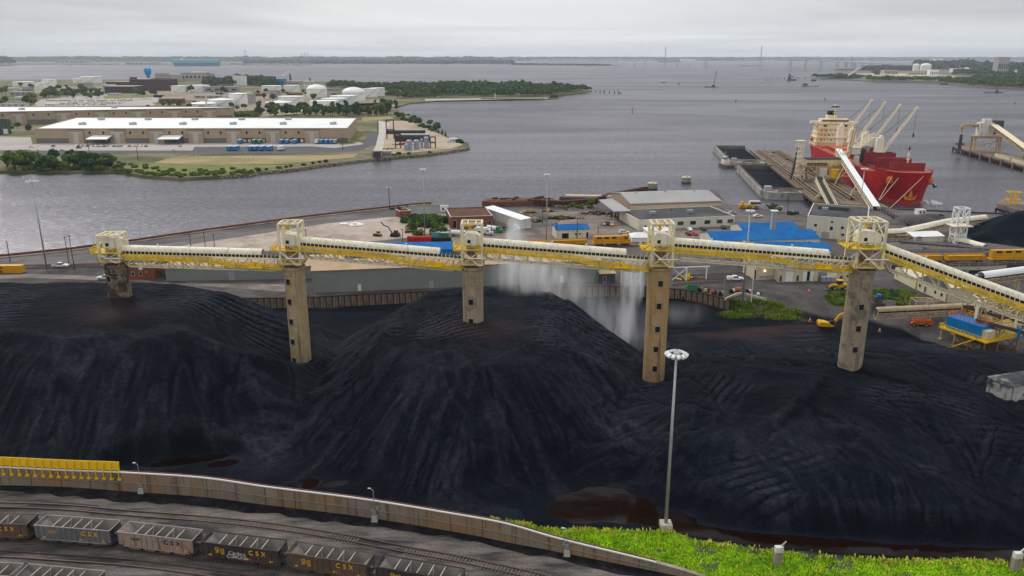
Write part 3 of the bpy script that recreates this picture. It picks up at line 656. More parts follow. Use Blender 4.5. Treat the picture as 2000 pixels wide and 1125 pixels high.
#hopper cars
mat('car_black',(.055,.045,.042),.8,.35,.5,col2=(.10,.062,.045),streak=.3);mat('car_brown',(.12,.085,.065),.8,.35,.5,col2=(.18,.10,.06),streak=.4)
mat('car_grey',(.15,.15,.16),.7,.15,.4,streak=.3);mat('car_pink',(.42,.30,.25),.75,.22,.5,streak=.7,col2=(.33,.15,.07))
mat('car_inner',(.30,.275,.25),.85,.2,.4,streak=.3);mat('car_yellow',(.75,.40,.02),.6,.1,.5);mat('car_floor',(.05,.03,.03),.9,.4,.6)
mat('graffiti',(.5,.5,.48),.7,.1,.5)
LC,WC,ZB,ZT=13.7,3.1,1.15,3.7
def hopper(col,label,letter='car_yellow',loc=(0,0,0),rz=0,graf=False,faded=False):
 t=thing('hopper_car',label,'rail car',loc,rz,'hopper cars standing in line on the curved track')
 l=LC/2;b_=MB()
 b_.bx(-l,l,-WC/2,-WC/2+.08,ZB+.25,ZT);b_.bx(-l,l,WC/2-.08,WC/2,ZB+.25,ZT)
 for s in(-1,1):
  b_.add([(s*l,-WC/2+.08,ZT),(s*l,WC/2-.08,ZT),(s*(l-1.9),WC/2-.08,ZB+.35),(s*(l-1.9),-WC/2+.08,ZB+.35),(s*(l-.08),-WC/2+.08,ZT),(s*(l-.08),WC/2-.08,ZT),(s*(l-2.0),WC/2-.08,ZB+.35),(s*(l-2.0),-WC/2+.08,ZB+.35)],[(0,1,2,3),(7,6,5,4),(0,4,5,1)])
 b_.bx(-l+1.4,l-1.4,-WC/2,WC/2,ZB,ZB+.25)
 for i in range(4):
  x=-4.2+i*2.8;b_.box((x,0,.85),(1.7,2.6,.7),taper=1.25)
 b_.build('body',col,t)
 inn=MB();inn.bx(-l+.1,l-.1,-WC/2+.085,-WC/2+.10,ZB+.3,ZT-.01);inn.bx(-l+.1,l-.1,WC/2-.10,WC/2-.085,ZB+.3,ZT-.01)
 for s in(-1,1):inn.add([(s*(l-.09),-WC/2+.1,ZT-.02),(s*(l-.09),WC/2-.1,ZT-.02),(s*(l-2.02),WC/2-.1,ZB+.37),(s*(l-2.02),-WC/2+.1,ZB+.37)],[(0,1,2,3)if s<0 else(3,2,1,0)])
 inn.build('lining','car_inner',t)
 MB().bx(-l+1.9,l-1.9,-WC/2+.1,WC/2-.1,ZB+.25,ZB+.42).build('floor','car_floor',t)
 r_=MB()
 for i in range(14):
  x=-l+.25+i*(LC-.5)/13
  for s in(-1,1):r_.box((x,s*(WC/2+.05),(ZB+ZT)/2+.12),(.10,.10,ZT-ZB-.25))
 for s in(-1,1):
  r_.bx(-l-.05,l+.05,s*(WC/2+.02)-.09,s*(WC/2+.02)+.09,ZT-.02,ZT+.12);r_.bx(-l+.8,l-.8,s*(WC/2+.02)-.07,s*(WC/2+.02)+.07,ZB-.05,ZB+.12)
  r_.bx(s*l-.07,s*l+.07,-WC/2,WC/2,ZT-.02,ZT+.10)
 rb=r_.build('rib','car_inner' if col in('car_pink','car_grey')else col,t)
 for i,x in enumerate((-3.8,-2.0,-.1,1.8,3.7)):
  c_=MB().bar((x,-WC/2+.1,ZT-.15),(x,WC/2-.1,ZT-.15),.14)
  if i in(1,3):c_.bar((x,WC/2-.3,ZT-.2),(x+.2,.1,ZB+.5),.10)
  c_.build('crossbar','concrete_pale',t)
 for s in(-1,1):
  e=MB()
  e.bx(s*(l-.05)-.06,s*(l-.05)+.06,-1.45,-1.3,1.0,ZB+.4).bx(s*(l-.05)-.06,s*(l-.05)+.06,1.3,1.45,1.0,ZB+.4);e.bx(min(s*(l-1.9),s*(l+.05)),max(s*(l-1.9),s*(l+.05)),-1.4,1.4,.95,1.15)
  for k in range(4):e.bar((s*(l+.06),-1.5,1.3+k*.5),(s*(l+.06),-1.0,1.3+k*.5),.05)
  for k in(.35,1.3):e.bar((s*(l-k),-1.5,1.1),(s*(l-k),-1.5,ZB+1.0),.07)
  e.bar((s*(l-1.5),-1.5,1.45),(s*l,-1.5,1.45),.06)
  e.tube((s*l,0,1.0),(s*(l+.65),0,1.0),.14);e.bar((s*(l-1.6),-1.48,1.05),(s*(l+.05),-1.48,1.05),.1);e.bar((s*(l+.03),-1.5,1.0),(s*(l+.03),-1.5,2.9),.06);e.bar((s*(l+.03),-1.45,1.05),(s*(l+.03),1.45,1.05),.12);e.build('end_frame','steel_dark',t)
  bg_=MB()
  for y in(-.95,.95):bg_.box((s*(l-1.9),y,.55),(2.2,.22,.35))
  bg_.box((s*(l-1.9),0,.6),(.5,2.0,.3));bo=bg_.build('bogie','steel_dark',t)
  for x in(-.85,.85):
   for y in(-.75,.75):MB().tube((s*(l-1.9)+x,y-.07,.45),(s*(l-1.9)+x,y+.07,.45),.43,n=14).build('wheel','rust_dark',bo)
 yf=-WC/2-.045
 if letter:
  for i,ch in enumerate('CSX'):text('lettering',ch,1.15,letter,t,(2.0+i*1.12,yf,2.8),ext=.02,sx=1.0)
  if letter=='car_yellow' and not faded:
   for i,(x,z)in enumerate(((-4.0,2.55),(-3.05,2.4))):text('lettering','CS\n29' if i==0 else 'XT\n25',.68,letter,t,(x,yf,z),ext=.02)
  else:text('lettering','CSXT',.65,letter,t,(-3.6,yf,2.7),ext=.02)
  for x in(-5.3,1.4,5.5):MB().bx(x-.28,x+.28,yf-.02,yf+.01,1.45,1.75).build('marker_plate','car_yellow',t)
 if graf:text('graffiti','Catbm\nCIMUEL',.85,'graffiti',t,(-.5,yf,2.0),ext=.02,sx=1.3)
 return t
tp=polyline(t2_,.25);cum=[0]
for a,b_ in zip(tp[:-1],tp[1:]):cum.append(cum[-1]+(b_-a).length)
def atlen(s):
 for i in range(len(cum)-1):
  if cum[i+1]>=s:return tp[i].lerp(tp[i+1],(s-cum[i])/max(1e-6,cum[i+1]-cum[i]))
 return tp[-1]
s0=min(range(len(tp)),key=lambda i:abs(tp[i].x-P(147,1058,1.1).x));s0=cum[s0]
specs=[(-1,'car_brown','dark brown hopper car with yellow letters, partly out of the frame at the far left','car_yellow',False,False),(0,'car_grey','light grey hopper car with faded yellow letters','car_yellow',False,True),(1,'car_pink','rusty pinkish white hopper car with black letters','dark',False,False),(2,'car_black','black hopper car with yellow letters and pale graffiti','car_yellow',True,False),(3,'car_brown','dark brown hopper car with yellow letters behind the graffitied black one','car_yellow',False,False),(4,'car_black','hopper car showing only its open top at the lower edge','car_yellow',False,False)]
for k,c_,lb,le,gf,fd in specs:
 s=s0+k*15.25;a=atlen(s-5.0);b_=atlen(s+5.0);cpos=(a+b_)/2
 hopper(c_,lb,le,(cpos.x,cpos.y,.1),math.atan2(b_.y-a.y,b_.x-a.x),gf,fd)
tp4=polyline(t4_,.25)
for k,x in enumerate((P(-30,1152).x,P(122,1158).x)):
 i=min(range(4,len(tp4)-24),key=lambda i:abs(tp4[i].x-x));a=tp4[i-20]if i>20 else tp4[0];b_=tp4[i+20]
 h_=hopper('car_grey',('grey hopper car on the lowest track in the corner, cut off by the frame','second grey hopper car from the corner on the lowest track')[k],'car_yellow',(tp4[i].x,tp4[i].y,.1),math.atan2(b_.y-a.y,b_.x-a.x),False,True)
 h_['group']='hopper cars on the lowest track'
#weeds
def tufts(name,spots,mt,hmin,hmax,blades=5,spread=.25):
 n=len(spots);sp_=np.array(spots);V=[];
 for k in range(blades):
  a=rng.uniform(0,6.28,n);ln=rng.uniform(hmin,hmax,n);lean=rng.uniform(.15,.9,n)*ln;w_=ln*rng.uniform(.25,.5,n)
  ox=rng.normal(0,spread,n);oy=rng.normal(0,spread,n)
  bx_=sp_[:,0]+ox;by_=sp_[:,1]+oy;bz_=sp_[:,2]-.05
  dx,dy=np.cos(a),np.sin(a)
  p0=np.stack([bx_-dy*w_*.3,by_+dx*w_*.3,bz_],1);p1=np.stack([bx_+dy*w_*.3,by_-dx*w_*.3,bz_],1)
  p2=np.stack([bx_+dx*lean*.6+dy*w_*.6,by_+dy*lean*.6-dx*w_*.6,bz_+ln*.7],1);p3=np.stack([bx_+dx*lean+0*dy,by_+dy*lean,bz_+ln],1);p4=np.stack([bx_+dx*lean*.6-dy*w_*.6,by_+dy*lean*.6+dx*w_*.6,bz_+ln*.7],1)
  V.append(np.stack([p0,p1,p2,p3,p4],1).reshape(-1,3))
 V=np.concatenate(V);m_=len(V)//5;F_=[(i*5,i*5+1,i*5+2,i*5+3,i*5+4)for i in range(m_)]
 me=bpy.data.meshes.new(name);me.from_pydata(V.tolist(),[],F_);me.materials.append(M[mt]);o=bpy.data.objects.new(name,me);COL.objects.link(o)
 return o
sp1,sp2=[],[]
gi=np.argwhere(weedz>.5)
pick=gi[rng.integers(0,len(gi),64000)]
for j_,i_ in pick:
 x=X[j_,i_]+random.uniform(-.2,.2);y=Y[j_,i_]+random.uniform(-.2,.2)
 if y<96 or x>105:continue
 if bare[j_,i_]>.5 and random.random()<.8:continue
 (sp2 if(gedge[j_,i_]-y<1.3 and random.random()<.22)or random.random()<.02 else sp1).append((x,y,H[j_,i_]))
tag(tufts('weeds',sp1,'weed',.14,.42),kind='stuff');tag(tufts('grass',sp2,'weed_yellow',.25,.7,4),kind='stuff')
sp3=[];gi=np.argwhere((gr>.5)&(weedz<.1));pick=gi[rng.integers(0,len(gi),5000)]
for j_,i_ in pick:sp3.append((X[j_,i_]+random.uniform(-.2,.2),Y[j_,i_]+random.uniform(-.2,.2),H[j_,i_]))
mat('weed_far',(.13,.20,.02),.8,.4,.3,col2=(.20,.20,.06));tag(tufts('grass',sp3,'weed_far',.3,.8,4,.4),kind='stuff')
#conveyor towers
def column_mat(name,c1,c2,c3,pos):
 m=bpy.data.materials.new(name);m.use_nodes=True
 global nt,N,L,b,tc
 nt=m.node_tree;N=nt.nodes;L=nt.links;b=N['Principled BSDF'];b.inputs['Roughness'].default_value=.88;b.inputs['Specular IOR Level'].default_value=.25
 tc=N.new('ShaderNodeTexCoord')
 c=ramp(nz(.5,7,.6),[(.32,c1),(.68,c2)])
 c=mix(ramp(nz(1.0,5,.6,(1.1,1.1,.07)),[(.52,(0,0,0)),(.70,(.75,)*3)]),c,(.10,.07,.045))
 c=mix(ramp(nz(1.0,7,.7,(.25,.25,.22)),[(pos,(0,0,0)),(pos+.10,(.85,)*3)]),c,c3)
 c=mix(ramp(nz(2.2,6,.7),[(.62,(0,0,0)),(.72,(.6,)*3)]),c,(.42,.36,.30))
 sz=N.new('ShaderNodeSeparateXYZ');L.new(tc.outputs['Object'],sz.inputs[0])
 w_=N.new('ShaderNodeMath');w_.operation='FRACT';v=N.new('ShaderNodeMath');v.operation='MULTIPLY';v.inputs[1].default_value=.55;L.new(sz.outputs['Z'],v.inputs[0]);L.new(v.outputs[0],w_.inputs[0])
 c=mix(ramp(w_.outputs[0],[(0,(.35,)*3),(.05,(0,0,0))]),c,(.09,.07,.05))
 L.new(c,b.inputs['Base Color']);bp=N.new('ShaderNodeBump');bp.inputs['Strength'].default_value=.35;bp.inputs['Distance'].default_value=.15
 L.new(nz(2.0,8,.7),bp.inputs['Height']);L.new(bp.outputs['Normal'],b.inputs['Normal']);M[name]=m
column_mat('column_tan',(.37,.27,.13),(.46,.37,.22),(.30,.19,.08),.60)
column_mat('column_orange',(.44,.26,.10),(.46,.33,.18),(.46,.17,.05),.57)
column_mat('column_grey',(.29,.23,.155),(.37,.31,.21),(.13,.11,.09),.52)
column_mat('column_sooty',(.20,.15,.09),(.33,.25,.15),(.02,.018,.018),.46)
column_mat('column_mauve',(.34,.26,.16),(.42,.34,.23),(.15,.11,.11),.55)
tspec=[(461,494,511,2.35,'column_sooty',[(213,545,0),(222,528,1)],'shortest sooty blackened concrete tower with pale steel head frame, leftmost in the conveyor line'),(438,489,516,2.35,'column_tan',[(563,533,1),(563,551,0),(566,590,0),(569,629,0),(572,668,0),(575,705,0)],'tan concrete tower with five dark windows standing between the two big coal piles'),(438,488,517,2.35,'column_mauve',[(920,533,1),(920,550,1),(920,590,0),(920,628,0)],'tan concrete tower on top of the centre coal pile, soot stained near its foot'),(438,489,520,2.45,'column_orange',[(1290,535,1),(1290,554,0),(1287,598,0),(1284,643,0),(1281,682,0),(1279,720,0)],'orange rust stained concrete tower with pointed foot beside the water spray'),(434,486,523,2.95,'column_grey',[(1686,536,1),(1689,557,1),(1682,600,0),(1676,642,0),(1670,683,0)],'grey weathered concrete tower beside the yellow excavator, rightmost in the conveyor line')]
def tower(i):
 (px,py,Y,dia),(fy,my,ly,hw,cm,wins,lb)=TW[i],tspec[i];t0=TWP[i]
 zc=t0.z;t=thing('conveyor_tower',lb,'tower',(t0.x,t0.y,0),0,'concrete towers carrying the conveyor')
 r=dia/2;prof=[(r,-2),(r,zc-.8),(r+.05,zc-.8),(r+.25,zc-.4),(r+.25,zc+.15)]
 MB().lathe(prof,32).build('column',cm,t)
 for wx_,wy,blk in wins:
  q=Q(wx_,wy,Y-r*.96);lx=q.x-t0.x;th=math.asin(max(-.9,min(.9,lx/r)));c=Vector((r*math.sin(th),-r*math.cos(th),q.z));
  f=MB();hw_,hh=.60,.74
  for a in(-1,1):
   f.box((a*hw_,-.04,0),(.09,.26,hh*2+.09));f.box((0,-.04,a*hh),(hw_*2-.09,.26,.09))
  fo=f.build('window','concrete',t,loc=c,rz=th)
  MB().box((0,.02,0),(hw_*2-.1,.22,hh*2-.1)).build('boarding' if blk else 'opening',cm if blk else 'dark',fo)
 z3=Q(px,fy,Y-hw).z;z2=Q(px,my,Y-hw).z;z1=Q(px,ly,Y-hw).z
 f=MB();d=hw
 for sx_ in(-1,1):
  for sy_ in(-1,1):f.bar((sx_*hw,sy_*d,z1),(sx_*hw,sy_*d,z3),.52)
 for z in(z3,z2-.1,z1+.1):
  f.bar((-hw,-d,z),(hw,-d,z),.34).bar((-hw,d,z),(hw,d,z),.34).bar((-hw,-d,z),(-hw,d,z),.34).bar((hw,-d,z),(hw,d,z),.34)
 zz3=z2+(z3-z2)*.35
 for sx_ in(-1,1):f.bar((sx_*hw,-d,z3-.2),(sx_*hw,d,zz3),.18).bar((sx_*hw,d,z3-.2),(sx_*hw,-d,zz3),.18)
 f.bar((-hw,d,z3),(hw,d,z2+1),.2).bar((hw,d,z3),(-hw,d,z2+1),.2)
 f.bar((-hw*.4,-d,z3),(-hw*.4,d,z3),.22).bar((hw*.4,-d,z3),(hw*.4,d,z3),.22).bar((-hw,-.2,z3),(hw,-.2,z3),.2)
 f.bar((-hw,-d,z1),(hw,-d,z2),.2).bar((-hw,d,z1),(hw,d,z2),.2)
 f.build('head_frame','cream',t)
 MB().bar((-hw*.8,-.6,z3-.6),(hw*.2,-.6,z3-.5),.45,.6).box((-hw*.2,-.6,z3-1.3),(.6,.5,.8)).bar((-hw*.2,-.6,z3-.5),(-hw*.2,-.6,z3+.1),.2).build('hoist','yellow',t)
 h=MB();hz=z2+2.0;hp=[(-1.9,z2+.9),(2.2,z2+.9),(2.4,z2+2.9),(1.0,z2+3.6),(-1.2,z2+3.9),(-1.9,z2+3.0)]
 n_=len(hp);h.add([(x*hw/2.35,-1.45,z)for x,z in hp]+[(x*hw/2.35,1.45,z)for x,z in hp],[tuple(range(n_)),tuple(range(n_,2*n_))[::-1]]+[(k,k+n_,(k+1)%n_+n_,(k+1)%n_)for k in range(n_)])
 ho=h.build('hood','cream_roof',t);MB().box((-.7,-1.47,z2+1.8),(.75,.08,.8)).build('hatch','dark',ho)
 mc=MB();mc.box((.2,0,z2+.45),(2.6,2.2,.9)).box((-.9,-1.2,z2+.5),(.8,.8,.9)).box((1.2,-1.0,z2+.55),(.5,.5,1.1)).box((0,0,(z1+z2)/2),(2.0,2.0,z2-z1),taper=1.3).build('chute','tan_steel',t)
 MB().tube((-.2,-1.7,z2+.75),(.9,-1.7,z2+.75),.4,n=12).tube((.2,-.9,z2+.6),(.2,-1.7,z2+.6),.25).build('motor','galv',t)
 pl=MB().bx(-hw-2.1,hw+.4,-d-.5,d+.3,z2-.12,z2);pl.build('platform','yellow',t)
 p2_=MB().bx(-hw-.3,hw+.5,-d-.6,d+.4,z1-.1,z1+.05);p2_.build('platform','tan_steel',t)
 def rails(pts,h_=1.1,n=2.0,closed=False):
  r_=MB()
  for a,b_ in zip(pts[:-1],pts[1:]):
   a=Vector(a);b_=Vector(b_);k=max(1,int((b_-a).length/1.4))
   for j_ in range(k+1):p=a.lerp(b_,j_/k);r_.bar(p,p+Vector((0,0,h_)),.09)
   for hh in(h_,h_*.55,.1):r_.bar(a+Vector((0,0,hh)),b_+Vector((0,0,hh)),.09)
  return r_
 rails([(hw+.3,-d-.5,z2),(-hw-2.1,-d-.5,z2),(-hw-2.1,d+.2,z2)]).build('railing','yellow',t)
 rails([(-hw-.3,d,z1),(-hw-.3,-d-.55,z1),(hw+.5,-d-.55,z1),(hw+.5,d,z1)]).build('railing','yellow',t)
 s_=MB()
 for y in(-d-.1,-d+.6):s_.bar((-hw-2.0,y,z2),(-hw+.2,y,z2+1.9),.14,.28);s_.bar((-hw-2.0,y,z2+1.1),(-hw+.2,y,z2+3.0),.08)
 for k in range(7):q=k/6;s_.box((-hw-2.0+2.2*q,-d+.25,z2+1.9*q),(.3,.7,.06))
 s_.build('stair','yellow',t)
 s_=MB()
 for y in(-d-.75,-d-.35):s_.bar((-hw+.1,y,z2-.2),(hw-.7,y,z1-.1),.16,.34);s_.bar((hw-.7,y,z1-.1),(hw+.4,y,z1+.2),.16,.3)
 for k in range(10):q=k/9;s_.box((-hw+.1+(2*hw-.8)*q,-d-.55,z2-.2+(z1+.1-z2)*q),(.28,.4,.06))
 so_=s_.build('stair','cream',t)
 MB().tube((-hw+1.5,-d-.9,(z1+z2)/2-.1),(hw+1.0,-d-.9,(z1+z2)/2-.1),.16).build('pipe','white',t)
 k_=MB()
 for sx_ in(-1,1):k_.bar((sx_*(hw+.4),-d-.4,z1),(sx_*1.2,-r*.8,zc-.6),.25).bar((sx_*(hw+.4),d,z1),(sx_*1.2,r*.8,zc-.6),.25)
 k_.bx(-hw-.2,hw+.2,-.2,.2,z1-.35,z1-.1);k_.build('bracket','tan_steel',t)
 if i==0:MB().box((1.0,-hw-.9,z1+1.2),(5.5,.2,.25)).build('beam','galv',t)
 return z1,z2,z3
TZ=[tower(i)for i in range(5)]
#covered conveyor galleries between the towers
def gallery(A,B,label,Lopen=4.5,r=1.12,dip=True,group='covered conveyor galleries between the towers',Lx=0,rails_on=True,ts=1.0,deck='yellow',trussm='cream'):
 """A, B: top of the roof barrel at both ends; Lopen: uncovered length beyond B"""
 d=B-A;Lr=math.hypot(d.x,d.y);sl=d.z/Lr;rz=math.atan2(d.y,d.x);Lt=Lr+Lopen
 t=thing('conveyor_gallery',label,'conveyor',A,rz,group)
 def z(x,o=0):return sl*x+o
 def pt(x,y,o):return(x,y,z(x,o))
 MB().arch(pt(0,0,-r),pt(Lr,0,-r),r,10,.08,.15).build('roof','cream_roof',t)
 n=int(Lt/.95);f=MB();f2=MB()
 for y,q in((-1.15*r/1.3,f),(1.15*r/1.3,f2)):
  for k in range(n+1):x=k*Lt/n;q.bar(pt(x,y,-r-.1),pt(x,y,-r-.95),.16)
  q.bar(pt(0,y,-r-.08),pt(Lt if Lopen<.1 else Lr,y,-r-.08),.12,.14);q.bar(pt(0,y,-r-1.0),pt(Lt,y,-r-1.0),.22,.3)
  q.build('side_frame','tan_steel' if q is f2 else 'cream',t)
 MB().bar(pt(0,0,-r-.75),pt(Lt,0,-r-.75),1.7*r/1.3,.3).build('belt','belt',t)
 MB().bar(pt(0,0,-r-1.02),pt(Lt,0,-r-1.02),1.9*r/1.3,.12).build('deck','tan_steel',t)
 zb=-r-4.0*ts;tt=-r-1.2;x0,x1=2.6,Lt-2.2;nb_=max(4,int(round((x1-x0)/3.4)))
 for y in(-1.35*r/1.3,1.35*r/1.3):
  q=MB();q.bar(pt(x0,y,zb),pt(x1,y,zb),.24,.24).bar(pt(0,y,tt),pt(Lt,y,tt),.22,.22).bar(pt(0,y,tt),pt(x0,y,zb),.22).bar(pt(Lt,y,tt),pt(x1,y,zb),.22)
  for k in range(nb_+1):
   x=x0+(x1-x0)*k/nb_;q.bar(pt(x,y,zb),pt(x,y,tt),.24)
   if k<nb_:
    xn=x0+(x1-x0)*(k+1)/nb_
    q.bar(pt(x,y,tt),pt(xn,y,zb),.2)if k<nb_/2 else q.bar(pt(x,y,zb),pt(xn,y,tt),.2)
  q.build('truss',trussm,t)
 q=MB()
 for k in range(nb_+1):
  x=x0+(x1-x0)*k/nb_;q.bar(pt(x,-1.3,zb),pt(x,1.3,zb),.14)
  if k<nb_:xn=x0+(x1-x0)*(k+1)/nb_;q.bar(pt(x,-1.3,zb),pt(xn,1.3,zb),.1)
 q.bar(pt(x0,0,zb+.15),pt(x1,0,zb+.15),1.4,.06);q.build('bracing','tan_steel',t)
 if rails_on:
  wy0,wy1=-1.45*r/1.3,-2.45*r/1.3;
  xs=[0,Lt*.12,Lt*.55,Lt*.72,Lt]if dip else[0,Lt*.3,Lt*.6,Lt]
  zo=[-r-2.1,-r-1.95,-r-2.1,-r-3.1,-r-3.4]if dip else[-r-2.0]*4
  w1=[pt(x,(wy0+wy1)/2,o)for x,o in zip(xs,zo)]
  MB().path(w1,1.0,.12).path([(p[0],wy1,p[2])for p in w1],.12,.26).build('walkway',deck,t)
  for yy in(wy1,wy0):
   ra=MB()
   for a,b_ in zip(w1[:-1],w1[1:]):
    a=Vector((a[0],yy,a[2]));b_=Vector((b_[0],yy,b_[2]));k=max(1,int((b_-a).length/1.9))
    for j_ in range(k+1):p=a.lerp(b_,j_/k);ra.bar(p,p+Vector((0,0,1.1)),.12)
    for hh in(1.08,.58,.14):ra.bar(a+Vector((0,0,hh)),b_+Vector((0,0,hh)),.13)
   ra.build('handrail',deck,t)
  if dip:
   xm=Lt*.8;MB().bx(xm,xm+3.6,wy1-.9,wy0,z(xm)-r-3.1,z(xm)-r-2.95).bx(xm+.4,xm+1.4,wy1,wy0,z(xm)-r-2.95,z(xm)-r-1.9).bx(xm+2.0,xm+3.2,wy1-.4,wy0,z(xm)-r-2.95,z(xm)-r-2.2).bar((xm,wy1-.9,z(xm)-r-1.9),(xm+3.6,wy1-.9,z(xm)-r-1.9),.1).bar((xm,wy1-.9,z(xm)-r-3),(xm,wy1-.9,z(xm)-r-1.9),.1).bar((xm+3.6,wy1-.9,z(xm)-r-3),(xm+3.6,wy1-.9,z(xm)-r-1.9),.1).build('equipment_box',deck,t)
  hg=MB();k=0
  while k*3.4+x0<x1:x=x0+k*3.4;hg.bar(pt(x,wy1,-r-1.6 if not dip or x<Lt*.6 else-r-2.9),pt(x,-1.35,zb+.4),.1);hg.bar(pt(x,-1.35,zb+.4),pt(x,-1.35,tt),.1);k+=1
  hg.bar(pt(x0,-1.35,zb+.4),pt(x1,-1.35,zb+.4),.08);hg.build('hanger',trussm,t)
 for k in range(1,4):
  x=Lr*k/4+random.uniform(-1,1)
  if x<Lr:MB().tube((x,0,z(x)-.05),(x,0,z(x)+.32),.11).box((x,0,z(x)+.36),(.42,.3,.14)).build('vent','lamp_white',t)
 return t
def QY(i,px,py,f=0):
 Ya=TW[i][2];Yb=TW[min(i+1,4)][2];return Q(px,py,Ya+(Yb-Ya)*f)
gallery(QY(0,232,478),QY(0,513,486,.85),'covered cream conveyor gallery between the sooty short tower and the next tower',5.2)
gallery(QY(1,577,461),QY(1,860,484,.8),'covered cream conveyor gallery above the big grey shed, second span from the left',5.2)
gallery(QY(2,928,463),QY(2,1223,486,.8),'covered cream conveyor gallery crossing in front of the water spray, third span',5.2)
gallery(QY(3,1308,463),QY(3,1618,487,.8),'covered cream conveyor gallery in front of the blue roofs, fourth span',5.2)
gallery(QY(4,1722,472),Q(2120,618,158),'covered cream conveyor gallery sloping down to the right over the blue machinery platform',1,dip=False,ts=1.15)
#yard ground behind the coal
ZY=4.0
qy=[(-420,542),(-150,517),(0,502),(120,490),(230,476),(400,451),(600,424),(757,406),(800,401),(842,398),(875,404),(905,410),(960,409),(1010,412),(1060,415),(1090,411),(1120,404),(1165,399),(1185,388),(1200,376),(1395,370),(1425,400),(1480,404),(1520,413),(1568,418),(1620,412),(1700,404),(1745,408),(1870,414),(2010,418),(2350,436)]
yp=[tuple(P(a,b,ZY)[:2])for a,b in qy]
front=[(230,292),(230,292),(-205,292)]
m=bpy.data.materials.new('yard');m.use_nodes=True;nt=m.node_tree;N=nt.nodes;L=nt.links;b=N['Principled BSDF'];b.inputs['Roughness'].default_value=.9;b.inputs['Specular IOR Level'].default_value=.2
tc=N.new('ShaderNodeTexCoord')
c=ramp(nz(.05,9,.68,(.6,1.3,1)),[(.32,(.055,.048,.047)),(.46,(.105,.092,.088)),(.6,(.17,.15,.14)),(.72,(.25,.22,.20))])
c=mix(ramp(nz(.25,8,.7),[(.52,(0,0,0)),(.66,(.6,)*3)]),c,(.07,.06,.06));L.new(c,b.inputs['Base Color']);M['yard']=m
g=MB().prism(yp+[(260,290),(-230,290)],-4,ZY-.03).build('ground','yard');tag(g,kind='structure')
def over(name,pts,mt,dz,z=ZY):
 return tag(MB().sheet([tuple(P(a,b,z)[:2])for a,b in pts],z+dz).build(name,mt),kind='structure')
mat('pad',(.44,.36,.30),.9,.18,.09,col2=(.27,.205,.17));mat('tarmac',(.12,.115,.115),.9,.2,.06,col2=(.17,.16,.155));mat('yard_dark',(.065,.058,.058),.9,.3,.08,col2=(.12,.105,.10));mat('mud',(.22,.175,.15),.9,.35,.12,col2=(.10,.085,.08))
over('road',[(-300,552),(-100,530),(230,489),(400,465),(545,444),(700,424),(760,412),(800,408),(840,404),(870,412),(850,419),(800,420),(700,428),(640,436),(545,451),(400,473),(240,500),(-100,541),(-300,560)],'tarmac',.004)
over('pavement',[(236,500),(400,473),(545,451),(640,436),(760,424),(830,421),(900,417),(930,422),(885,428),(880,448),(800,464),(700,474),(600,484),(240,512)],'pad',.010)
over('road',[(-200,552),(60,543),(250,549),(560,570),(560,556),(310,552),(250,541),(60,535),(-200,543)],'mud',.016,4.0)
over('road',[(880,448),(1000,455),(1085,440),(1100,425),(1060,415),(1150,412),(1200,425),(1240,450),(1440,446),(1440,462),(1100,480),(880,486)],'mud',.022)
qw=thing('quay_wall','low rusty brown bulkhead along the edge of the yard by the water','wall',P(230,476,4))
qp=[P(a,b,4)for a,b in qy[1:10]];o_q=P(230,476,4)
MB().path([q-o_q+Vector((0,.3,.45))for q in qp],.9,1.0).build('bulkhead','rust',qw);MB().path([q-o_q+Vector((0,-2.2,.15))for q in qp],2.2,.25).build('coping','mud',qw)
rw2=thing('retaining_wall','low panelled timber and concrete retaining wall behind the coal piles, below the long grey shed','wall',WALL[1])
cl=polyline([Vector((q.x,q.y,0))for q in WALL],.5)
def stack_panels():
 acc=0;n=0
 mat('panel_tan',(.26,.19,.13),.9,.25,.5,streak=.8,col2=(.13,.09,.07));mat('panel_grey',(.23,.20,.17),.9,.25,.5,streak=.8)
 i=0;step=4;o_=WALL[1]
 while i+step<len(cl):
  a=cl[i];b_=cl[i+step];d=(b_-a);rz=math.atan2(d.y,d.x);c_=(a+b_)/2
  MB().box((0,0,0),(d.length-.1,.4,5.0)).build('panel',('panel_tan','panel_grey')[n%2],rw2,loc=(c_.x-o_.x,c_.y-o_.y,1.6-o_.z),rz=rz)
  n+=1;i+=step
 ps=MB()
 for k in range(0,len(cl),step):p=cl[k];ps.box((p.x-o_.x,p.y-.3-o_.y,1.7-o_.z),(.3,.35,5.0))
 ps.path([Vector((q.x-o_.x,q.y-.1-o_.y,4.2-o_.z))for q in cl[::step]],.5,.25);ps.build('post','rust_dark',rw2)
stack_panels()
#buildings
def frame2(pl,pr,z):
 A=P(*pl,z);B=P(*pr,z);d=B-A;return A,math.atan2(d.y,d.x),math.hypot(d.x,d.y)
def windows(t,wins,L_,h,y0=0):
 for w_ in wins:
  u,zc,ww,hh=w_[:4];kd=w_[4]if len(w_)>4 else 'window'
  x=u*L_;f=MB()
  f.bx(x-ww/2-.09,x+ww/2+.09,y0-.06,y0-.003,zc-hh/2-.09,zc-hh/2).bx(x-ww/2-.09,x+ww/2+.09,y0-.06,y0-.003,zc+hh/2,zc+hh/2+.09).bx(x-ww/2-.09,x-ww/2,y0-.06,y0-.003,zc-hh/2,zc+hh/2).bx(x+ww/2,x+ww/2+.09,y0-.06,y0-.003,zc-hh/2,zc+hh/2)
  o=f.build('door' if 'door' in kd or kd=='shutter' else 'window','white_dirty',t)
  MB().bx(x-ww/2,x+ww/2,y0-.03,y0-.003,zc-hh/2,zc+hh/2).build('leaf' if 'door' in kd or kd=='shutter' else 'pane',{'window':'glass','door':'steel_dark','white_door':'white','dark_door':'dark','shutter':'grey_roof'}[kd],o)
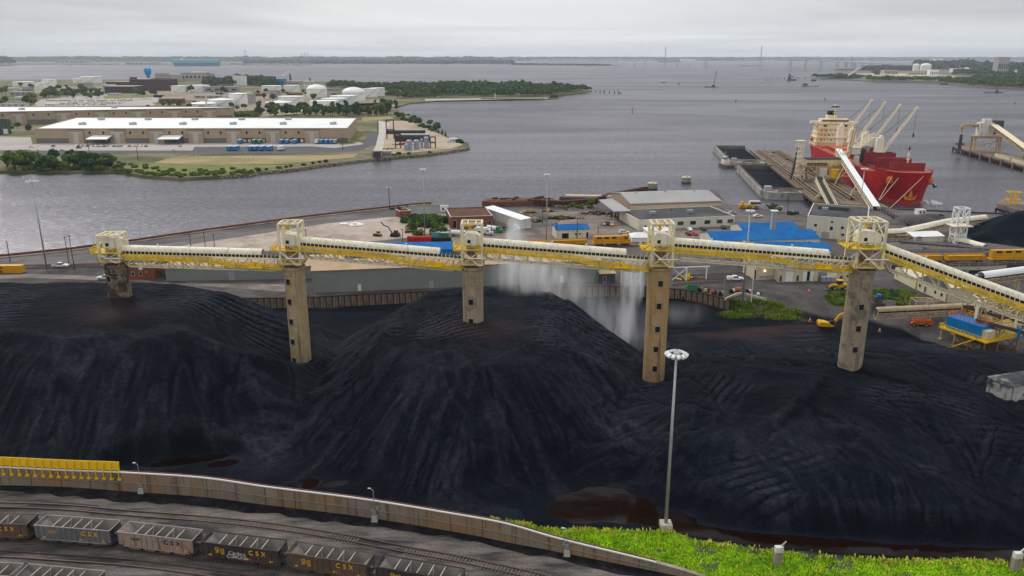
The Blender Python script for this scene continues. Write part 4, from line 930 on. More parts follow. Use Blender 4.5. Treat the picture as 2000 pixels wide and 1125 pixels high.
def building(name,label,cat,pl,pr,top,depth,wall,roof,kind='flat',rise=1.5,wins=(),z=ZY,group=None,eave=.35,vents=0,ac=0,band=None,h=None,sink=0):
 A,rz,L_=frame2(pl,pr,z);h=h or Q(pl[0],top,A.y).z-z
 t=thing(name,label,cat,(A.x,A.y,z),rz,group);w_=MB();D=depth;s0_=-.3
 if kind=='flat':
  w_.bx(0,L_,0,D,s0_,h-.25);w_.bx(0,L_,0,.3,h-.25,h+.25).bx(0,L_,D-.3,D,h-.25,h+.25).bx(0,.3,.3,D-.3,h-.25,h+.25).bx(L_-.3,L_,.3,D-.3,h-.25,h+.25)
  w_.build('wall',wall,t);MB().bx(.3,L_-.3,.3,D-.3,h-.25,h-.05).build('roof',roof,t)
  MB().bx(-.06,L_+.06,-.06,.36,h+.25,h+.33).bx(-.06,.36,.36,D,h+.25,h+.33).bx(L_-.36,L_+.06,.36,D,h+.25,h+.33).build('coping','white_dirty',t)
 else:
  yr=D/2 if kind=='gable' else D;hr=h+rise
  pr_=[(0,s0_),(D,s0_),(D,h if kind=='gable' else hr)]+([(yr,hr)]if kind=='gable' else[])+[(0,h)]
  n_=len(pr_);w_.add([(0,y,zz_)for y,zz_ in pr_]+[(L_,y,zz_)for y,zz_ in pr_],[tuple(range(n_)),tuple(range(n_,2*n_))[::-1]]+[(k,k+n_,(k+1)%n_+n_,(k+1)%n_)for k in range(n_)])
  w_.build('wall',wall,t);r_=MB();e=eave
  def slab(y0,z0,y1,z1):
   r_.add([(-e,y0,z0),(L_+e,y0,z0),(L_+e,y1,z1),(-e,y1,z1),(-e,y0,z0+.14),(L_+e,y0,z0+.14),(L_+e,y1,z1+.14),(-e,y1,z1+.14)],[(3,2,1,0),(4,5,6,7),(0,1,5,4),(1,2,6,5),(2,3,7,6),(3,0,4,7)])
  k_=rise/yr*e
  slab(-e,h-k_+.02,yr,hr+.02)
  if kind=='gable':slab(yr+.01,hr+.02,D+e,h-k_+.02)
  rf=r_.build('roof',roof,t)
  for k in range(vents):x=L_*(k+.5)/vents;MB().box((x,yr*.98,hr+.4),(.9,.9,.7),taper=.8).build('vent','grey_roof',rf)
 if band:MB().bx(-.02,L_+.02,-.04,-.003,h*band[0],h*band[1]).build('band',band[2],t)
 windows(t,wins,L_,h)
 for k in range(ac):
  x=L_*(.25+.4*k);MB().box((x,D*.5,h+.75),(2.6,1.8,1.3)).box((x-.5,D*.5,h+1.45),(.8,.8,.15)).build('air_conditioner','galv',t)
 return t
building('storage_shed','long low grey clad shed with peach roof behind the sooty tower','shed',(325,549),(668,543),524,16,'grey_clad','peach_roof','gable',1.6,[(.37,1.3,1.6,2.4,'shutter'),(.74,1.3,1.4,2.4,'shutter')])
building('storage_shed','largest long grey clad shed with peach roof beside the panelled retaining wall','shed',(612,572),(1172,549),529,13,'grey_clad','peach_roof','gable',1.9,[(.155,1.2,1.0,2.2,'white_door'),(.40,1.2,1.0,2.2,'shutter'),(.86,1.4,1.1,2.4,'white_door')])
building('electrical_hut','small rusty roofed lean-to hut at the right end of the grey shed','hut',(1172,553),(1201,552),535,4,'steel_dark','peach_roof','shed',.6,[(.3,1.2,1.0,2.0,'door')])
t=building('brick_building','small salmon brick building with two windows behind the sooty tower','building',(249,547),(304,546),517,10,'brick','black_roof','flat',0,[(.22,2.2,1.0,1.3),(.50,2.2,1.0,1.3),(.7,2.9,.5,.4)])
MB().box((5.2,-.3,4.2),(1.2,.6,.9)).build('air_conditioner','white',t)
s_=MB()
for k in range(8):s_.box((10.6+k*.33,.6,2.9-k*.38),(.4,1.1,.08))
s_.bar((10.4,.1,3),(13.2,.1,0),.12).bar((10.4,1.1,3),(13.2,1.1,0),.12).bar((10.4,.1,4),(13.2,.1,1),.07).bar((10.4,.1,3),(10.4,.1,4),.07).bar((13.2,.1,0),(13.2,.1,1),.07).build('stair','dark',t)
building('brick_hut','tiny red brick hut with flat roof near the quay edge','hut',(781,426),(803,424),414,6,'brick','brick_roof','flat',0,[(.4,1.2,.9,2,'door')])
building('brick_building','flat roofed dark red brick building behind the head of the third tower','building',(880,446),(962,443),425,23,'brick','brick_roof','flat',0,[(.10,1.8,1.6,3.4,'dark_door'),(.27,1.8,1.6,3.0,'dark_door'),(.8,2,1.2,1.2),(.93,1.5,1.2,3,'dark_door')])
A=P(946,421,4);B=P(1016,447,4)
building('white_shed','long narrow white clad shed with white roof next to the brick building','shed',(946,422),(1017,447.5),408,5.5,'white_dirty','wh_roof','shed',.35,[(.15,2,.15,3.6,'shutter'),(.35,2,.15,3.6,'shutter'),(.55,2,.15,3.6,'shutter'),(.78,1.4,2,2.6,'shutter')],h=4.3)
building('workshop','large tan workshop with wide pale gabled roof near the water','building',(1231,419),(1407,413),398,34,'pink_clad','grey_roof','gable',2.6,[],band=(.55,.78,'beige_wall'),vents=3)
building('office_block','low ivory office block with black flat roof before the tan workshop','building',(1247,450),(1434,441),431,26,'ivory_wall','black_roof','flat',0,[(.07,1.2,1.0,2.0,'door')]+[(u,2.4,2.9,1.8)for u in(.29,.43,.56,.71,.84,.955)],ac=2)
t=thing('canopy','open grey roofed canopy over stored pipes beside the tan workshop','canopy',P(1199,432,4))
o_=P(1199,432,4);cs=[P(1169,391,9.5),P(1196,389,9.5),P(1232,413,9.5),P(1199,414,9.5)];cs=[q-o_ for q in cs]
MB().add(cs+[q+Vector((0,0,.3))for q in cs],[(3,2,1,0),(4,5,6,7),(0,1,5,4),(1,2,6,5),(2,3,7,6),(3,0,4,7)]).build('roof','grey_roof',t)
for q in cs+[(cs[0]+cs[3])/2,(cs[0]*.75+cs[3]*.25)]:MB().bar((q.x*.96,q.y+.3,0),(q.x*.96,q.y+.3,q.z),.3).build('post','galv',t)
t=building('yard_shed','small ivory shed with bright blue roof above the yellow locomotive','shed',(1086,467),(1150,465),449,9,'ivory_wall','blue_roof','gable',1.4,[(.28,1.3,3,2.3,'dark_door'),(.6,2,.8,.8),(.72,2,.8,.8),(.95,1.4,1.0,2.4,'dark_door')])
building('yard_shed','upper bright blue roofed shed with the white chimney in front','shed',(1452,463),(1560,460),451,15,'ivory_wall','blue_roof','gable',1.8,[])
building('yard_shed','longest bright blue roofed ivory shed behind the fourth gallery','shed',(1393,486),(1600,481),471,17,'ivory_wall','blue_roof','gable',2.2,[(.86,1.8,.7,.7),(.9,1.8,.7,.7)])
building('yard_shed','lowest blue roofed shed partly hidden by the fourth gallery, touching its roof in view','shed',(1478,502),(1622,505),486,13,'ivory_wall','blue_roof','gable',1.5,[])
p=P(1508,462,4);t=thing('chimney','square white chimney standing before the upper blue roof','chimney',p);h_=Q(1508,413,p.y).z-4
MB().box((0,0,h_/2),(1.9,1.9,h_)).build('stack','grey_roof',t);MB().box((0,0,h_+.3),(2.8,2.8,.35)).build('cap','white',t)
t=building('control_building','ivory two storey building with dark flat roof at the foot of the pier','building',(1573,462),(1690,472),422,34,'ivory_wall','black_roof','flat',0,[(.15,5.4,1.2,1.2),(.15,1.5,1.4,2.4,'door'),(.42,4.6,1.3,1.6),(.42,7.4,1.0,.8),(.6,5.2,1.2,1.2),(.62,2.2,1.2,1.0),(.8,3.4,2.6,5.5,'shutter'),(.33,1.4,3.2,2.7,'shutter')],ac=1)
MB().bx(3,16,20,24,9.2,10.6).build('roof_duct','steel_dark',t)
t=building('maintenance_building','tan building with white double doors and narrow blue roof strip below the fourth gallery','building',(1520,551),(1597,549),525,9,'beige_wall','blue_roof','gable',.9,[(.05,1.3,.9,2.2,'door'),(.27,1.9,2.6,3.4,'white_door'),(.48,1.3,.9,2.1,'door'),(.66,1.9,1.3,3.5,'white_door'),(.75,1.9,1.2,3.5,'dark_door'),(.83,1.9,1.2,3.5,'white_door')])
t=building('maintenance_building','tan building with a lit wall lamp beside the railway tracks','building',(1474,547),(1518,545),512,10,'beige_wall','black_roof','flat',0,[(-.0,2.0,.6,3.5,'dark_door'),(.6,.9,7,1.2,'shutter')])
MB().box((3.4,-.3,3.3),(.25,.25,.2)).build('wall_lamp','lit',t)
building('maintenance_building','small tan building half hidden behind the grey weathered tower','building',(1632,551),(1672,551),531,8,'beige_wall','black_roof','flat',0,[(.25,1.3,1.0,2.1,'door'),(.55,2.2,.8,.8),(.75,2.2,.8,.8)])
for k,px in enumerate((1607,1616,1624)):
 t=thing('transformer',('left','middle','right')[k]+'most of the three pale blue transformer boxes by the tan buildings','transformer',P(px,550,4),0,'transformers by the tan buildings')
 MB().box((0,0,.9),(1.5,1.3,1.8)).box((0,-.75,1.0),(.9,.25,1.3)).build('tank','silver',t);MB().tube((-.4,0,1.8),(-.4,0,2.4),.1).build('bushing','white',t);MB().tube((.4,0,1.8),(.4,0,2.4),.1).build('bushing','white',t)
mat('yellow_wall',(.62,.57,.38),.75,.06,.2,streak=.15)
building('depot_building','nearest-left pale yellow depot building with one window beyond the grey tower','building',(1746,543.5),(1787,565),531,9,'yellow_wall','yellow_wall','flat',0,[(.12,1.9,.9,1.0)],h=3.6)
building('depot_building','pale yellow depot building with dark roof, a door and three windows','building',(1790,566),(1845,590),551,9,'yellow_wall','black_roof','gable',.9,[(.1,1.9,1.0,1.1),(.3,1.3,1.0,2.1,'door'),(.65,1.9,1.0,1.1),(.87,1.9,1.0,1.1)],h=4.0)
building('depot_building','plain pale yellow windowless depot building next to the dark roofed one','building',(1850,591),(1892,594),562,15,'yellow_wall','yellow_wall','gable',.5,[],h=5.0)
building('blue_shed','long low blue roofed shed beyond the second gallery','shed',(590,505),(884,500),492,10,'blue_paint','blue_roof','shed',.8,[])
building('white_hut','tiny white hut with two windows at the quay corner','hut',(861,413.5),(876,413),404,3,'white','white','flat',0,[(.3,1.4,.8,1.2),(.75,1.4,.8,1.2)])
building('gatehouse','tiny white gatehouse with dark windows near the red ship bow','hut',(1793,420),(1808,420),411,4,'white','white','flat',0,[(.3,1.4,.8,1.2),(.75,1.4,.9,1.2)])
building('rail_shelter','pale canopy shed between the white lattice tower and the viaduct','shed',(1784,474),(1842,472),463,10,'ivory_wall','wh_roof','gable',1.0,[])
for k,(a,b_,tp_,lb)in enumerate((((1234,473),(1268,473),464,'flat white marquee tent right of the yellow locomotive'),((1265,462),(1312,461),452,'pointed white marquee tent behind the head of the fourth tower'))):
 A,rz,L_=frame2(a,b_,4);h_=Q(a[0],tp_,A.y).z-4;t=thing('marquee',lb,'tent',A,rz,'white tents');D=8
 MB().bx(0,L_,0,D,0,h_).build('wall','white',t);MB().add([(-.3,-.3,h_),(L_+.3,-.3,h_),(L_+.3,D+.3,h_),(-.3,D+.3,h_),(L_*.3,D/2,h_+1.5),(L_*.7,D/2,h_+1.5)],[(0,1,5,4),(1,2,5),(2,3,4,5),(3,0,4),(3,2,1,0)]).build('roof','white',t)
#poles and masts
def pole(px,py,top,label,z=ZY,r=.16,arm=True,mt='wood_pole',lamp=False,group='dark utility poles across the yard'):
 p=P(px,py,z);h_=Q(px,top,p.y).z-z;t=thing('utility_pole',label,'pole',p,0,group)
 MB().tube((0,0,0),(0,0,h_),r,r*.7).build('shaft',mt,t)
 if arm:MB().bar((-.9,0,h_-.5),(.9,0,h_-.5),.12).build('crossarm',mt,t)
 if lamp:MB().bar((-1.0,0,h_),(1.0,0,h_),.15).box((-1.0,0,h_),(.7,.5,.3)).box((1.0,0,h_),(.7,.5,.3)).build('floodlight','lamp_white',t)
 return t
for a in((20,511,470,'dark utility pole nearest the left frame edge, above the yellow container'),(135,517,461,'shorter dark pole of the pair next to the white pickup'),(146,528,458,'taller dark pole of the pair next to the white pickup'),(373,482,459,'leftmost of three short poles on the quay road behind the first gallery'),(401,483,452,'middle of three short poles on the quay road behind the first gallery'),(419,482,457,'rightmost of three short poles on the quay road behind the first gallery'),(598,462,447,'short dark pole just right of the second tower head frame'),(787,477,446,'dark pole between the excavators and the hedge'),(795,414,400,'thin post beside the tiny red brick hut'),(960,462,437,'dark pole by the green and white tank truck'),(1086,466,434,'dark pole at the corner of the small blue roofed shed'),(1127,466,424,'tall dark pole in front of the small blue roofed shed'),(1168,457,442,'short pole by the white sport vehicle'),(1060,438,400,'pole near the barges behind the white shed'),(1310,431,407,'pole on the office block front'),(1538,415,376,'slim pole at the water edge left of the control building')):pole(*a)
pole(761,409,366,'tall dark pole with twin lamps at the quay edge',r=.22,arm=False,lamp=True)
mast(92,528,355,'grey light mast leaning in view over the water at the left, beside the white pickup',4,r=.30,ring=1.6,basec=False)
mast(830,462,331,'slim grey light mast in front of the dark green hedge',4,r=.26,ring=1.0,basec=False)
mast(1067,472,341,'slim grey light mast between the small blue shed and the white shed',4,r=.26,ring=1.0,basec=False)
mast(1449,603,412,'thick grey light mast in the weeds at the end of the panelled wall',3,r=.30,ring=1.0,basec=False)
mast(1674,448,330,'slim grey light mast in front of the ship hull',4,r=.28,ring=1.2,basec=False)
pole(1467,590,545,'short white post beside the thick mast',4,.14,False,'white',group='white posts');pole(1413,583,540,'thin grey post at the end of the row of small machines',4,.14,False,'galv',group='white posts')
t=thing('pipe_rack','white pipe rack beside the foot of the fourth gallery and the tracks','pipe rack',P(1340,549,4));o_=P(1340,549,4)
hz_=Q(1340,523,o_.y).z-4;x1_=P(1379,546,4)-o_
MB().bar((0,0,0),(0,0,hz_),.35).build('post','white',t);MB().bar((x1_.x,x1_.y,0),(x1_.x,x1_.y,hz_),.35).build('post','white',t)
MB().bar((-6,0,hz_),(x1_.x+1,x1_.y,hz_),.3).bar((-5,0,.3),(0,0,hz_),.2).bar((-5,0,hz_),(0,0,.3),.2).build('beam','white',t)
t=thing('pipe_rack','white pipe frame at the right end of the long grey shed, inside the water spray','pipe rack',P(1213,553,4));o_=P(1213,553,4);hz_=Q(1213,524,o_.y).z-4;dx_=(P(1262,553,4)-o_).x
for q in(0,.4,.75):MB().bar((dx_*q,0,0),(dx_*q,0,hz_),.25).build('post','white',t)
MB().bar((-.5,0,hz_),(dx_,0,hz_),.3).bar((dx_*.4,0,0),(dx_*.75,0,hz_),.18).build('beam','white',t)
track([P(a,b,4)for a,b in((-150,525),(60,519),(250,515),(330,512))],4.01)
track([P(a,b,4)for a,b in((-150,530),(60,524),(240,520))],4.01)
track([P(a,b,4)for a,b in((1000,487),(1120,484),(1250,481),(1420,478))],4.01)
track([P(a,b,4)for a,b in((1312,548),(1400,544),(1476,540))],4.01);track([P(a,b,4)for a,b in((1312,539),(1400,536),(1470,533))],4.01);track([P(a,b,4)for a,b in((1312,557),(1380,552),(1440,548))],4.02)
#vehicles
def extr(mb,prof,y0,y1):
 n_=len(prof);return mb.add([(x,y0,z)for x,z in prof]+[(x,y1,z)for x,z in prof],[tuple(range(n_)),tuple(range(n_,2*n_))[::-1]]+[(k,k+n_,(k+1)%n_+n_,(k+1)%n_)for k in range(n_)])
def wheels(t,xs,hw_,r=.38,w=.25):
 for x in xs:
  for s in(-1,1):
   o=MB().tube((x,s*hw_-w/2,r),(x,s*hw_+w/2,r),r,n=14).build('wheel','rubber',t);MB().tube((x,s*(hw_+w*.52)-.02,r),(x,s*(hw_+w*.52)+.02,r),r*.55,n=10).build('rim','galv',o)
mat('car_white',(.78,.79,.80),.25,.04,.5,spec=.6);mat('car_red',(.45,.015,.015),.25,.05,.5,spec=.6);mat('car_dark',(.03,.032,.036),.25,.05,.5,spec=.6);mat('car_silver',(.35,.36,.38),.3,.05,.5,spec=.6);mat('car_maroon',(.16,.02,.025),.3,.05,.5);mat('car_blue',(.03,.08,.22),.3,.05,.5)
def pickup(px,py,rz,col,label,z=ZY,utility=False,group='pickups and cars in the coal yard',s=1.0):
 t=thing('pickup_truck',label,'pickup',P(px,py,z),rz,group)
 b_=MB();extr(b_,[(-2.9,.5),(2.8,.5),(2.9,.75),(2.85,1.05),(1.5,1.2),(.2,1.22),(-2.9,1.22)],-.98,.98)
 extr(b_,[(.9,1.2),(.45,1.85),(-.95,1.88),(-1.15,1.2)],-.82,.82);b_.build('body',col,t)
 g_=MB();extr(g_,[(.98,1.22),(.52,1.78),(-.9,1.80),(-1.05,1.24)],-.84,.84);g_.add([(1.0,-.75,1.22),(1.0,.75,1.22),(.5,.7,1.80),(.5,-.7,1.80)],[(0,1,2,3)]);g_.build('window','glass',t)
 if utility:
  MB().bx(-2.9,-1.25,-1.0,-.55,1.0,1.6).bx(-2.9,-1.25,.55,1.0,1.0,1.6).bx(-2.9,-1.25,-.55,.55,.9,1.05).build('service_body','white',t)
 else:MB().bx(-2.8,-1.3,-.8,.8,1.225,1.24).build('bed','dark',t)
 MB().bx(2.86,2.94,-.9,-.5,.8,1.0).build('headlight','lamp_white',t);MB().bx(2.86,2.94,.5,.9,.8,1.0).build('headlight','lamp_white',t)
 wheels(t,(-1.9,1.85),.88,.42);t.scale=(s,s,s);return t
def car(px,py,rz,col,label,z=ZY,suv=False,group='pickups and cars in the coal yard',loc=None):
 t=thing('parked_car',label,'car',loc or P(px,py,z),rz,group);k=1.12 if suv else 1
 b_=MB();extr(b_,[(-2.3,.35),(2.25,.35),(2.35,.7),(2.2,.85*k),(1.2,.95*k),(-2.1,1.0*k),(-2.35,.8)],-.9,.9)
 top=[(1.15,.94*k),(.45,1.42*k),(-1.0 if not suv else-1.9,1.46*k),(-1.8 if not suv else-2.2,.98*k)];extr(b_,top,-.72,.72);b_.build('body',col,t)
 g_=MB();extr(g_,[(1.0,.97*k),(.42,1.37*k),(-.95 if not suv else-1.75,1.40*k),(-1.55 if not suv else-2.0,.99*k)],-.745,.745);g_.add([(1.2,-.68,.96*k),(1.2,.68,.96*k),(.5,.62,1.40*k),(.5,-.62,1.40*k)],[(0,1,2,3)]);g_.build('window','glass',t)
 wheels(t,(-1.4,1.4),.82,.33,.22);return t
pickup(119,522,R(2),'car_white','white crew cab pickup parked on the quay road by the paired dark poles');pickup(207,546,R(184),'car_white','white pickup half hidden behind the sooty concrete tower')
pickup(1436,548,R(2),'car_white','white service truck with side lockers beside the tracks under the fourth gallery',utility=True)
car(1219,456,R(3),'car_white','white sport utility vehicle beside the pole and the small blue roofed shed',suv=True)
for a in((1346,450,96,'car_white','white car parked at the office block windows, leftmost of its row'),(1373,449,94,'car_dark','grey car in the middle of the row at the office block windows'),(1344,459,94,'car_maroon','dark maroon car next to the bright red one'),(1357,459,92,'car_red','bright red car in front of the office block'),(1383,458,92,'car_white','white car right of the bright red car'),(1413,446,85,'car_dark','black car by the right end of the office block'),(1430,418,10,'car_silver','silver car by the rear corner of the office block'),(1408,427,15,'car_white','white car behind the office block roof end'),(1418,457,90,'car_white','white car against the lower blue roof edge'),(1262,446,60,'car_dark','dark car at the left wall of the office block'),(1834,423,20,'car_dark','dark green car on the quay by the gatehouse'),(1480,424,5,'car_white','white car on the road above the chimney'),(1555,452,30,'car_dark','dark car beside the ivory control building')):
 car(a[0],a[1],R(a[2]),a[3],a[4])
for k,a in enumerate(((1985,650,-20,'car_white'),(1976,640,-18,'car_silver'),(1995,634,-15,'car_white'),(1962,627,-25,'car_dark'))):
 car(a[0],a[1],R(a[2]),a[3],('white and blue car nearest the frame edge beyond the blue platform','silver car second in the lot beyond the blue platform','white car at the back of the lot by the frame edge','dark car deepest under the sloping gallery')[k],z=2.0,group='cars beyond the blue platform')
def truck(px,py,rz,cab,load,kind,label,s=1.0):
 t=thing('truck',label,'truck',P(px,py,ZY),rz,'trucks parked by the white shed')
 b_=MB();extr(b_,[(1.4,.6),(4.0,.6),(4.1,1.3),(3.9,1.65),(2.9,1.75),(2.6,2.6),(1.5,2.65)],-1.1,1.1);b_.build('cab',cab,t)
 g_=MB();extr(g_,[(2.85,1.78),(2.6,2.5),(1.8,2.5),(1.8,1.75)],-1.12,1.12);g_.build('window','glass',t)
 MB().bx(-4,4,-.5,.5,.55,.85).build('chassis','steel_dark',t)
 if kind=='tank':MB().tube((-3.9,0,1.75),(1.2,0,1.75),1.05,n=16).tube((-1.5,0,2.7),(-1.5,0,3.0),.3).build('tank',load,t,smooth=False)
 elif kind=='box':MB().bx(-4,1.2,-1.2,1.2,.9,3.2).build('box',load,t)
 else:extr(MB(),[(-4,.9),(1.2,.9),(1.2,2.3),(-4,2.1)],-1.2,1.2).build('dump_body',load,t)
 wheels(t,(-2.9,3.1),.95,.5,.35);t.scale=(s,s,s)
truck(966,453,R(-35),'green_paint','white','tank','tank truck with white tank and green cab in front of the white shed')
truck(946,458,R(-25),'car_white','white','box','white box truck right of the third tower head frame')
truck(999,450,R(-20),'car_white','steel_dark','dump','white cab dump truck with dark body at the white shed')
truck(925,462,R(-20),'car_dark','dark','dump','dark truck seen through the third tower head frame')
truck(898,462,R(-15),'car_white','white','tank','white tank truck behind the left leg of the third tower')
A=P(-12,533,ZY);t=thing('shipping_container','yellow shipping container with dark letters at the left frame edge','container',(P(0,534,ZY).x-4.3,P(0,534,ZY).y,ZY),R(1))
MB().bx(0,12.2,0,2.4,.1,2.8).build('box','cat_yellow',t);r_=MB()
for k in range(40):r_.box((.3+k*.297,-.03,1.45),(.12,.06,2.5))
r_.bx(-.04,12.24,-.06,.08,2.72,2.84).bx(-.04,12.24,-.06,.08,.06,.2);r_.build('corrugation','cat_yellow',t);text('lettering','m\nsc',1.7,'dark',t,(4.9,-.09,1.5),ext=.02)
t=thing('dumpster','green metal dumpster on the yard behind the orange stained tower','dumpster',P(1351,567,ZY),R(5));b_=MB();extr(b_,[(-1.7,.1),(1.5,.1),(1.9,1.9),(-1.9,1.9)],-1.0,1.0);b_.build('bin','green_paint',t);MB().bx(-1.7,1.7,-.9,.9,1.91,1.95).build('opening','dark',t)
for s_ in(-1,1):MB().bx(s_*1.85-.1,s_*1.85+.1,-1.05,1.05,1.1,1.35).build('lifting_pocket','green_paint',t)
for k,(px,py,c1,c2,lb)in enumerate(((1367,569,'dark','orange','small red and black machine, first of the row along the panelled wall'),(1380,571,'tan_steel','dark','tan and black machine, second of the row along the panelled wall'),(1394,575,'red','dark','bright red pump unit, third of the row along the panelled wall'),(1408,577,'dark','tan_steel','black and tan machine, fourth of the row along the panelled wall'),(1429,572,'dark','white','black crate like machine just left of the thick mast'),(1440,569,'orange','tan_steel','rusty orange machine touching the thick mast in view'),(1461,573,'dark','white','black machine right of the thick mast'),(1482,577,'white','dark','small white box on the low block wall'))):
 t=thing('pump_unit',lb,'machine',P(px,py,ZY),R(random.uniform(-20,20)),'small machines along the panelled wall');s=.8 if k==7 else 1
 MB().box((0,0,.5*s),(1.6*s,1.1*s,.7*s)).box((-.3*s,0,1.0*s),(.8*s,.9*s,.6*s)).build('body',c1,t);MB().box((.55*s,-.2,.9*s),(.5*s,.7*s,1.0*s)).tube((.2*s,.2,1.0*s),(.2*s,.2,1.7*s),.07).build('engine',c2,t)
 for x in(-.5*s,.5*s):MB().tube((x,-.6*s,.28*s),(x,.6*s,.28*s),.28*s,n=10).build('wheel','rubber',t)
t=thing('block_wall','low concrete block wall round the foot of the thick mast','wall',P(1429,588,ZY));o_=P(1429,588,ZY)
MB().path([P(a,b,ZY)-o_+Vector((0,0,.2))for a,b in((1416,586),(1438,576),(1448,574))],.5,.8).build('block','concrete_pale',t);MB().path([P(a,b,ZY)-o_+Vector((0,0,.2))for a,b in((1456,575),(1475,581),(1496,586))],.5,.8).build('block','concrete_pale',t)
for k,(px,py,z,lb)in enumerate(((1580,570,4,'orange traffic cone on the road left of the wheel loader'),(1583,616,2.5,'orange traffic cone on the road above the yellow excavator'),(1718,647,.6,'leaning orange marker on the coal floor right of the grey tower'),(1048,449,4,'orange barrel at the corner of the white shed'))):
 p=P(px,py,z);p.z=hgt(p.x,p.y)if p.y<295 else z;t=thing('traffic_cone',lb,'cone',p);MB().box((0,0,.08),(.9,.9,.12)).build('base','orange',t);MB().lathe([(.32,.1),(.25,.6),(.2,.9),(.08,1.3)],10).build('cone','orange',t);MB().tube((0,0,.62),(0,0,.88),.26,.21,10).build('band','white',t)
#wheel loader
def ground(px,py,z0):
 p=P(px,py,z0)
 for _ in range(6):z0=hgt(p.x,p.y)if p.y<297 else ZY;p=P(px,py,z0)
 return p
t=thing('wheel_loader','yellow wheel loader with lowered bucket beside the grass patch','loader',ground(1634,566,4),R(178))
b_=MB();extr(b_,[(-3.6,1.1),(-.4,1.1),(-.4,2.1),(-3.2,2.3),(-3.7,1.9)],-1.0,1.0);extr(b_,[(-.2,1.0),(1.6,1.0),(1.3,1.9),(.1,2.0)],-.6,.6);b_.build('body','cat_yellow',t)
MB().bx(-1.6,.1,-.85,.85,2.15,3.35).build('cab','glass',t);MB().bx(-1.75,.2,-.95,.95,3.35,3.5).build('roof','cat_yellow',t)
b_=MB();
for s_ in(-1,1):b_.path([(.6,s_*.5,1.9),(2.0,s_*.5,1.6),(3.0,s_*.5,.7)],.25,.35)
b_.bar((1.9,-.6,1.5),(1.9,.6,1.5),.25);b_.build('lift_arm','cat_yellow',t)
b_=MB();extr(b_,[(2.9,.9),(3.1,.15),(4.4,.1),(4.4,.2),(3.3,.4),(3.1,1.3)],-1.5,1.5);b_.build('bucket','steel_dark',t);wheels(t,(-2.4,1.1),.95,.8,.6)
#excavator
p=ground(1616,643,1)
t=thing('excavator','yellow excavator with raised bent boom working at the foot of the grey tower','excavator',p,R(-3))
for s_ in(-1,1):
 tr_=MB();extr(tr_,[(-2.3,.45),(-2.0,.05),(2.0,.05),(2.3,.45),(2.0,.9),(-2.0,.9)],s_*1.35-.3,s_*1.35+.3);tr_.build('track','rubber',t)
MB().box((0,0,.7),(2.4,2.2,.5)).tube((0,0,.9),(0,0,1.25),.9,n=16).build('undercarriage','steel_dark',t)
b_=MB();extr(b_,[(-2.9,1.3),(1.2,1.25),(1.5,1.6),(.6,2.0),(-.8,2.5),(-2.7,2.7),(-3.0,2.2)],-1.4,1.4);b_.build('body','cat_yellow',t)
c_=MB().bx(.1,1.5,-1.35,-.35,1.5,2.95);c_.build('cab','glass',t);MB().bx(0,1.6,-1.4,-.3,2.95,3.08).build('roof','dark',t)
b_=MB();extr(b_,[(1.0,1.5),(2.9,4.6),(5.6,6.3),(5.9,5.9),(3.4,4.0),(1.8,1.4)],-.1,.4);b_.build('boom','cat_yellow',t)
b_=MB();extr(b_,[(5.3,6.5),(6.0,6.3),(6.9,2.6),(6.6,2.5)],-.08,.38);b_.build('stick','cat_yellow',t);MB().bar((2.0,.15,1.8),(3.8,.15,4.9),.16).bar((3.7,.15,5.6),(5.6,.15,6.6),.15).build('hydraulic_ram','steel_dark',t)
b_=MB();extr(b_,[(6.4,2.6),(7.1,2.5),(7.3,1.4),(6.4,.8),(5.7,1.2),(6.2,1.6)],-.5,.8);b_.build('bucket','steel_dark',t)
def dozer(px,py,rz,label,boom=False,s=1.0):
 t=thing('mini_excavator' if boom else 'bulldozer',label,'machine',P(px,py,ZY),rz,'machines on the pale concrete pad')
 for k in(-1,1):tr_=MB();extr(tr_,[(-1.7,.4),(-1.4,.05),(1.4,.05),(1.7,.4),(1.4,.85),(-1.4,.85)],k*.85-.22,k*.85+.22);tr_.build('track','rubber',t)
 b_=MB();extr(b_,[(-1.5,.6),(1.5,.6),(1.5,1.3),(.2,1.5),(-1.5,1.4)],-.65,.65);b_.build('body','tan_steel' if not boom else 'steel_dark',t)
 MB().bx(-.9,.3,-.6,.6,1.4,2.3).build('cab','glass',t);MB().bx(-1.0,.4,-.7,.7,2.3,2.42).build('roof','cat_yellow',t)
 if boom:MB().path([(1.2,0,1.4),(2.6,0,3.4),(4.2,0,3.8),(5.2,0,5.0)],.25,.3).build('boom','dark',t)
 else:MB().box((1.9,0,.6),(.2,2.4,1.0)).bar((1.8,-.7,.5),(0,-.7,.6),.18).bar((1.8,.7,.5),(0,.7,.6),.18).build('blade','cat_yellow',t)
 t.scale=(s,)*3
dozer(738,461,R(160),'small yellow and black bulldozer, left of the three machines on the pad');dozer(772,462,R(165),'dark mini excavator with long raised boom, middle of the three machines on the pad',True,1.25);dozer(797,454,R(10),'small yellow bulldozer nearest the green hedge',False,.9)
mb=MB();t=thing('plastic_sheet','crumpled white sheet lying on the pale concrete pad','sheet',P(686,439,ZY))
for k in range(14):mb.box((random.uniform(-4.5,4.5),random.uniform(-2.5,2.5),random.uniform(.1,.4)),(random.uniform(1.2,3),random.uniform(1,3),random.uniform(.2,.5)),rz=random.random(),tilt=('X',random.uniform(-.2,.2)))
mb.build('sheet','white',t)
t=thing('pipe_stack','stack of bright red pipes behind the long blue roofed shed','pipe stack',P(818,473,ZY));q=MB()
for k in range(16):q.tube((-5+.2*(k%3),(k%4)*.7,.4+.55*(k//4)),(5+.2*(k%3),(k%4)*.7,.4+.55*(k//4)),.3,n=8)
q.build('pipe','red',t)
t=thing('pipe_stack','stack of black pipes right of the bright red ones','pipe stack',P(858,472,ZY));q=MB()
